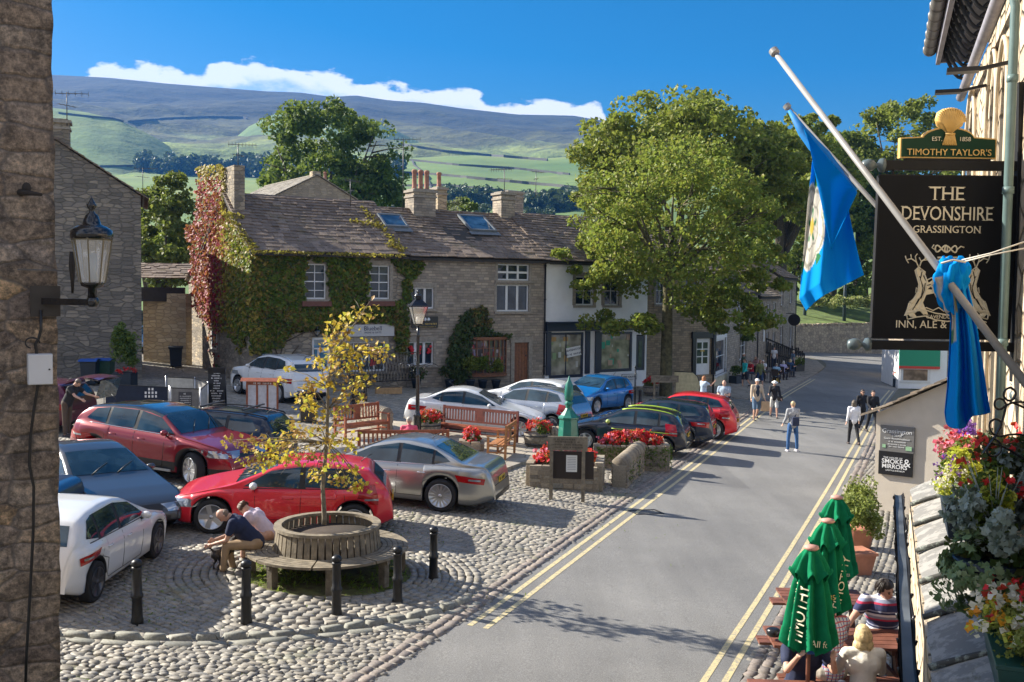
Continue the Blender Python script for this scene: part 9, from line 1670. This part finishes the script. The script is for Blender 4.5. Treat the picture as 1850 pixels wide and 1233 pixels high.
# ---------------------------------------------------------------- flag poles and flags
M_POLE=mat('white_pole',(.30,.295,.29),.45,var=.15,sc=5)
def pole(name,label,tip,base,Yt,Yb,r0,r1):
    a,b=AT(*tip,Yt),AT(*base,Yb);e=empty(name,b,0,label,'flagpole');d=a-b;m=MB();m.tube([(0,0,0),d*.5,d],[r1,(r0+r1)/2,r0],14);m.build('pole',M_POLE,e);q=d.to_track_quat('Z','Y').to_matrix().to_4x4();m=MB();m.lathe([(r0*1.2,-.012),(r0*1.85,0),(r0*1.85,.04),(.001,.041)],n=18,M=T(*d)@q,sm=False);m.build('truck',M_POLE,e)
    m=MB();q2=[b.lerp(a,t)-b+Vector((.0,-.02,-r1-.012)) for t in np.linspace(.02,.98,6)];m.tube(q2,.004,4);m.build('halyard',flat('cord',(.5,.48,.42),.8),e);return e,a,b
p1,a1,b1_=pole('flagpole','near white flagpole slanting across in front of the inn sign',(1401,97),(1856,697),8.0,6.2,.020,.027)
p2,a2,b2_=pole('flagpole','further white flagpole passing behind the inn sign',(1424,195),(1775,585),11.0,9.9,.022,.027)
def flag_mat(name,back=False):
    t=NT(name);a=t.n('ShaderNodeAttribute');a.attribute_name='Col';t.set(Base_Color=a.outputs['Color'],Roughness=.9);t.b.inputs['Specular IOR Level'].default_value=.08;tr=t.n('ShaderNodeBsdfTranslucent');t.l(a.outputs['Color'],tr.inputs[0]);mx=t.n('ShaderNodeMixShader');mx.inputs[0].default_value=.38;t.l(t.b.outputs[0],mx.inputs[1]);t.l(tr.outputs[0],mx.inputs[2]);t.l(mx.outputs[0],t.out.inputs[0]);w=t.n('ShaderNodeTexNoise');w.inputs['Scale'].default_value=9;t.l(t.obj(),w.inputs['Vector']);t.bump(w.outputs[0],.12,.03);return t.m
M_FLAG_=flag_mat('flag_cloth');BLUE=(.005,.36,.86)
def rose(u,v,c=(.35,.42),R=.20,asp=1.5):
    x=(u-c[0])*asp;y=v-c[1];r=math.hypot(x,y)/R;a=math.atan2(x,y)
    if r > 1.15: return BLUE
    pet=.80+.20*abs(math.cos(2.5*a))**.6
    if r < .16: return (.62,.48,.10)
    if r < .34 and abs(math.cos(2.5*a+PI/2)) > .90: return (.05,.22,.10)
    if r < pet:
        if abs(r-.45*(.85+.2*abs(math.cos(2.5*a+.6)))) < .035 or abs(r-.88*pet) < .05 or abs(math.sin(2.5*a)) < .05: return (.36,.35,.30)
        return (.68,.65,.58)
    if abs(math.cos(2.5*a+PI/2)) > .93 and r < 1.12: return (.05,.22,.10)
    return BLUE
def cloth(name,e,fn,cf,nu,nv):
    V=[];C=[]
    for j in range(nv+1):
        for i in range(nu+1): V.append(tuple(fn(i/nu,j/nv)));C.append(tuple(cf(i/nu,j/nv))+(1,))
    F=[(j*(nu+1)+i,j*(nu+1)+i+1,(j+1)*(nu+1)+i+1,(j+1)*(nu+1)+i) for j in range(nv) for i in range(nu)];o=np_mesh(name,V,F,M_FLAG_,e,True,None,C);s=o.modifiers.new('thickness','SOLIDIFY');s.thickness=.003;return o
def interp(pts,t):
    n=len(pts)-1;x=min(t*n,n-1e-6);k=int(x);f=x-k;a,b=pts[k],pts[k+1];return tuple(a[i]+(b[i]-a[i])*f for i in range(len(a)))
# rear flag hanging free
fe=empty('flag',AT(1462,245,10.8),0,'blue flag with white rose hanging open from the further flagpole','flag');F0=fe.location
top2=[(1430,205,10.95),(1450,238,10.9),(1470,262,10.85),(1490,282,10.8),(1508,303,10.75),(1528,325,10.7),(1546,345,10.65)];lef2=[(1462,245),(1458,300),(1453,360),(1448,440),(1444,500),(1443,538),(1457,562)];bot2=[(1457,562),(1470,548),(1492,532),(1515,521),(1540,508),(1561,497)];rig2=[(1546,345),(1532,372),(1538,405),(1546,440),(1553,470),(1561,497)]
def f2(u,v):
    t=interp(top2,.28+.72*u);l=interp(lef2,v);r=interp(rig2,v);b=interp(bot2,u);c00,c10,c01,c11=(1455,240),(1546,345),(1457,562),(1561,497)
    x=(1-v)*t[0]+v*b[0]+(1-u)*l[0]+u*r[0]-((1-u)*(1-v)*c00[0]+u*(1-v)*c10[0]+(1-u)*v*c01[0]+u*v*c11[0]);y=(1-v)*t[1]+v*b[1]+(1-u)*l[1]+u*r[1]-((1-u)*(1-v)*c00[1]+u*(1-v)*c10[1]+(1-u)*v*c01[1]+u*v*c11[1])
    Y=10.85-.2*u+.085*math.sin(u*9.5+v*1.2)*min(1,v*2.5+.1)+.04*math.sin(u*21+v*3)*(.3+v*.7);return AT(x,y,Y)-F0
cloth('flag_cloth',fe,f2,lambda u,v: rose(u,v,(.17,.42),.23,.80),90,90)
def f2b(u,v):     # the upper corner folded down over itself
    a=interp([(1452,232),(1500,290),(1548,346)],u);b=interp([(1468,262),(1486,360),(1500,452)],u) if False else interp([(1462,262),(1502,452),(1548,349)],u);y_=10.6-.15*u+.05*math.sin(u*8+v*4);x=a[0]*(1-v)+b[0]*v;y=a[1]*(1-v)+b[1]*v;return AT(x,y,y_)-F0
cloth('folded_corner',fe,f2b,lambda u,v: (.0,.25,.70),40,30)
m=MB();q=[AT(x,y,Y-.02)-F0 for x,y,Y in [(1426,200,10.98)]+top2[1:]];m.tube(q,[.02,.055,.07,.075,.07,.06,.03],10);cl_=m.build('furled_edge',mat('furled_blue',(.0,.19,.55),.7,var=.2),fe)
# near flag: gathered on the pole and tied, then hanging in folds
ne=empty('flag',AT(1722,500,6.75),0,'blue flag gathered and tied on the near flagpole hanging in folds','flag');N0=ne.location
def kn(u,v):      # the bunched part over the pole
    a=2*PI*u;z=v;c=interp([(1722,466,.055),(1722,480,.095),(1718,505,.10),(1716,530,.085),(1718,552,.055),(1722,566,.04)],v);r=c[2]*(1+.16*math.sin(7*a+v*9)+.10*math.sin(13*a-v*14));p=AT(c[0],c[1],6.72)-N0;return p+Vector((math.cos(a)*r,math.sin(a)*r*.8,.012*math.sin(5*a+v*20)))
cloth('gathered_cloth',ne,kn,lambda u,v: BLUE if not (.52 < u < .60 and v > .35) else (.66,.62,.55),70,40)
def dr_(u,v):
    L=interp([(1708,520),(1716,580),(1713,640),(1709,700),(1704,745),(1706,762)],v);Rr=interp([(1738,468),(1755,540),(1768,600),(1778,660),(1786,710),(1793,746)],v);bz=18*math.sin(PI*min(1,u*1.6))*v**6 if u < .62 else 0
    fold=(.03+.10*v)*math.sin(u*15+.8*v)+.03*math.sin(u*31+v*2);return AT(L[0]+(Rr[0]-L[0])*u+3*math.sin(u*15+.8*v+1.5)*v,L[1]+(Rr[1]-L[1])*u+bz,6.70+fold)-N0
def drc(u,v):
    if .10 < u < .30 and v < .36: return (.66,.62,.52) if not (v > .27 and u < .2) else (.10,.28,.18)
    if .30 < u < .36 and v < .2: return (.35,.30,.15)
    return BLUE
cloth('hanging_cloth',ne,dr_,drc,110,60)
m=MB();
for k,(x1,y1,Y1) in enumerate(((1860,434,6.4),(1860,447,6.4))): m.tube([AT(1738,470+k*4,6.66)-N0,AT(1790,458+k*3,6.5)-N0,AT(x1,y1,Y1)-N0],.005,5)
m.tube([AT(1700,476,6.62)-N0,AT(1722,470,6.6)-N0,AT(1744,474,6.64)-N0],.007,5);m.build('tie_rope',flat('rope',(.62,.58,.5),.8),ne)
# ---------------------------------------------------------------- flowers on the inn front
def ir(px,py,Y): return AT(px,py,Y)
# black trough with mixed bedding at the far end
def trough(label,px,py,Y,w,rz,seed,parts,box=M_BD):
    c=ir(px,py,Y);e=empty('flower_trough',c,rz,label,'flower trough','flower troughs on the inn');m=MB();P=[(-w/2,-.12,-.28),(w/2,-.12,-.28),(w/2,.12,-.28),(-w/2,.12,-.28),(-w/2-.02,-.16,0),(w/2+.02,-.16,0),(w/2+.02,.16,0),(-w/2-.02,.16,0)];m.add(P,[(3,2,1,0),(4,5,6,7),(0,1,5,4),(1,2,6,5),(2,3,7,6),(3,0,4,7)],None,False);m.box((0,0,-.01),(w+.05,.33,.03));m.build('trough',box,e,bevel=.005)
    for k,(nm,cc,rr,n,mm,sz,kind) in enumerate(parts): (bush if kind == 'b' else blooms)(e,nm,cc,rr,n,mm,sz,seed+k)
    return e
# Facade runs from near to far: rotate troughs so that their length follows it
RZ=FI.a
trough('far trough of lemon foliage with pink, red and violet blooms beneath the near flag',1738,893,8.2,.95,RZ,201,[('lemon_foliage',(.30,-.05,.20),(.20,.17,.26),1500,M_FY,.035,'b'),('leaves',(-.15,0,.18),(.38,.18,.26),1400,M_FG,.045,'b'),('white_flowers',(.42,-.1,.08),(.16,.16,.22),60,M_FW,.022,'f'),('blue_flowers',(.30,-.12,.16),(.22,.12,.24),26,M_FV,.028,'f'),('crimson_flowers',(-.10,-.05,.28),(.34,.18,.26),34,M_FP,.045,'f'),('red_flowers',(-.25,0,.25),(.28,.18,.24),34,M_FR,.045,'f'),('violet_flowers',(-.02,.02,.52),(.26,.06,.10),60,M_FV,.035,'f')])
e=empty('hanging_planter',ir(1795,1010,6.6),RZ,'dense planter of trailing variegated ivy and silver leaves above the porch roof','hanging planter');M_=MB();M_.lathe([(.05,-.30),(.20,-.16),(.26,0),(.24,0)],n=18);M_.build('basket',M_BD,e)
IV=np.array([(-.5,0,0),(-.38,.30,.02),(-.05,.22,.02),(.05,.48,.0),(.2,.15,.02),(.5,0,-.06),(.2,-.15,.02),(.05,-.48,0),(-.05,-.22,.02),(-.38,-.30,.02)])
def leafy(parent,name,c,r,n,m_,size,seed,shape=IV,shell=.6,up=-.1,clr=.3):
    rng=np.random.default_rng(seed);P=crown_points(rng,n,c,r,26,shell,clr,.9,-1);out=(P-np.array(c));out /= np.linalg.norm(out,axis=1)[:,None]+1e-6;V,F=leaves(P,size,rng,.45,up,out*1.4,shape);return np_mesh(name,V,F,m_,parent)
def inner(parent,c,r,seed): bush(parent,'inner_foliage',c,r,1500,M_ID,.07,seed,shell=.1)
leafy(e,'trailing_ivy',(0,0,-.10),(.34,.32,.34),2100,M_IVG,.062,211);leafy(e,'silver_foliage',(.05,.0,.28),(.36,.30,.20),900,M_GLV,.055,212);bush(e,'fern_foliage',(-.10,0,.30),(.26,.2,.28),1200,M_FG,.04,213);bush(e,'bright_sprigs',(.05,0,.40),(.10,.1,.22),500,M_FY,.03,214);inner(e,(0,0,-.05),(.26,.25,.28),215);blooms(e,'red_flowers',(-.05,0,.42),(.30,.2,.2),7,M_FR,.05,216)
sp_l=MB();rg5=random.Random(5)
for _ in range(16): a=rg5.uniform(0,6.28);l_=rg5.uniform(.25,.5);sp_l.tube([(0,0,.2),(math.cos(a)*.15,math.sin(a)*.12,.2+l_*.6),(math.cos(a)*.28,math.sin(a)*.2,.2+l_)],[.006,.005,.002],4)
sp_l.build('stems',flat('grey_stem',(.30,.36,.34),.7),e)
e=empty('hanging_planter',ir(1838,880,6.9),RZ,'silver leaved planter with dark red blooms beside the scroll bracket','hanging planter');M_=MB();M_.lathe([(.05,-.30),(.18,-.16),(.24,0),(.22,0)],n=18);M_.build('basket',M_BD,e);leafy(e,'silver_foliage',(0,0,.0),(.36,.3,.30),1500,M_GLV,.055,221);bush(e,'leaves',(-.1,0,.1),(.34,.28,.30),1300,M_ID,.05,222,shell=.1);blooms(e,'crimson_flowers',(-.1,-.05,.12),(.36,.3,.28),26,M_FR,.05,223)
trough('nearest trough of orange, white and scarlet pansies at the bottom right corner',1838,1158,6.0,.95,RZ,231,[('leaves',(.05,0,.08),(.44,.2,.18),1700,M_BOX,.035,'b'),('white_flowers',(.0,-.05,.12),(.46,.22,.20),34,M_FW,.045,'f'),('orange_flowers',(.05,-.08,.08),(.36,.2,.2),20,M_FO,.045,'f'),('red_flowers',(-.1,-.02,.14),(.44,.2,.22),20,M_FR,.045,'f'),('yellow_flowers',(.15,-.06,.10),(.34,.2,.18),22,M_FY,.04,'f')],mat('green_trough',(.01,.06,.05),.4))
# wrought iron scroll bracket
e=empty('scroll_bracket',ir(1850,790,6.7),0,'black wrought iron scroll bracket above the flowers on the inn wall','bracket');s0_=e.location;m=MB()
def sc_(pts,r=.008): m.tube([AT(a,b,6.7)-s0_ for a,b in smoothp(pts,2)],r,6)
def spiral(cx,cy,r0,r1,a0,a1,n=22): return [(cx+(r0+(r1-r0)*k/n)*math.cos(a0+(a1-a0)*k/n),cy+(r0+(r1-r0)*k/n)*math.sin(a0+(a1-a0)*k/n)) for k in range(n+1)]
sc_([(1860,788),(1830,784),(1805,790),(1790,782),(1786,765),(1798,756),(1810,762),(1808,775)]);sc_([(1860,728),(1835,726),(1818,732),(1806,742),(1796,735),(1798,722),(1812,720),(1818,732)]);sc_([(1818,732),(1812,760),(1800,786),(1786,806),(1776,820)]);sc_([(1826,700),(1816,704),(1812,716),(1822,726),(1834,720),(1836,708),(1826,700)]);sc_([(1860,742),(1840,732),(1826,727)]);sc_([(1790,800),(1810,806),(1840,822),(1860,840)]);sc_(spiral(1792,812,20,6,-1.5,4.5));m.build('scrolls',M_BLK,e)
x_,z_=FI.loc(1792,620,-.2)
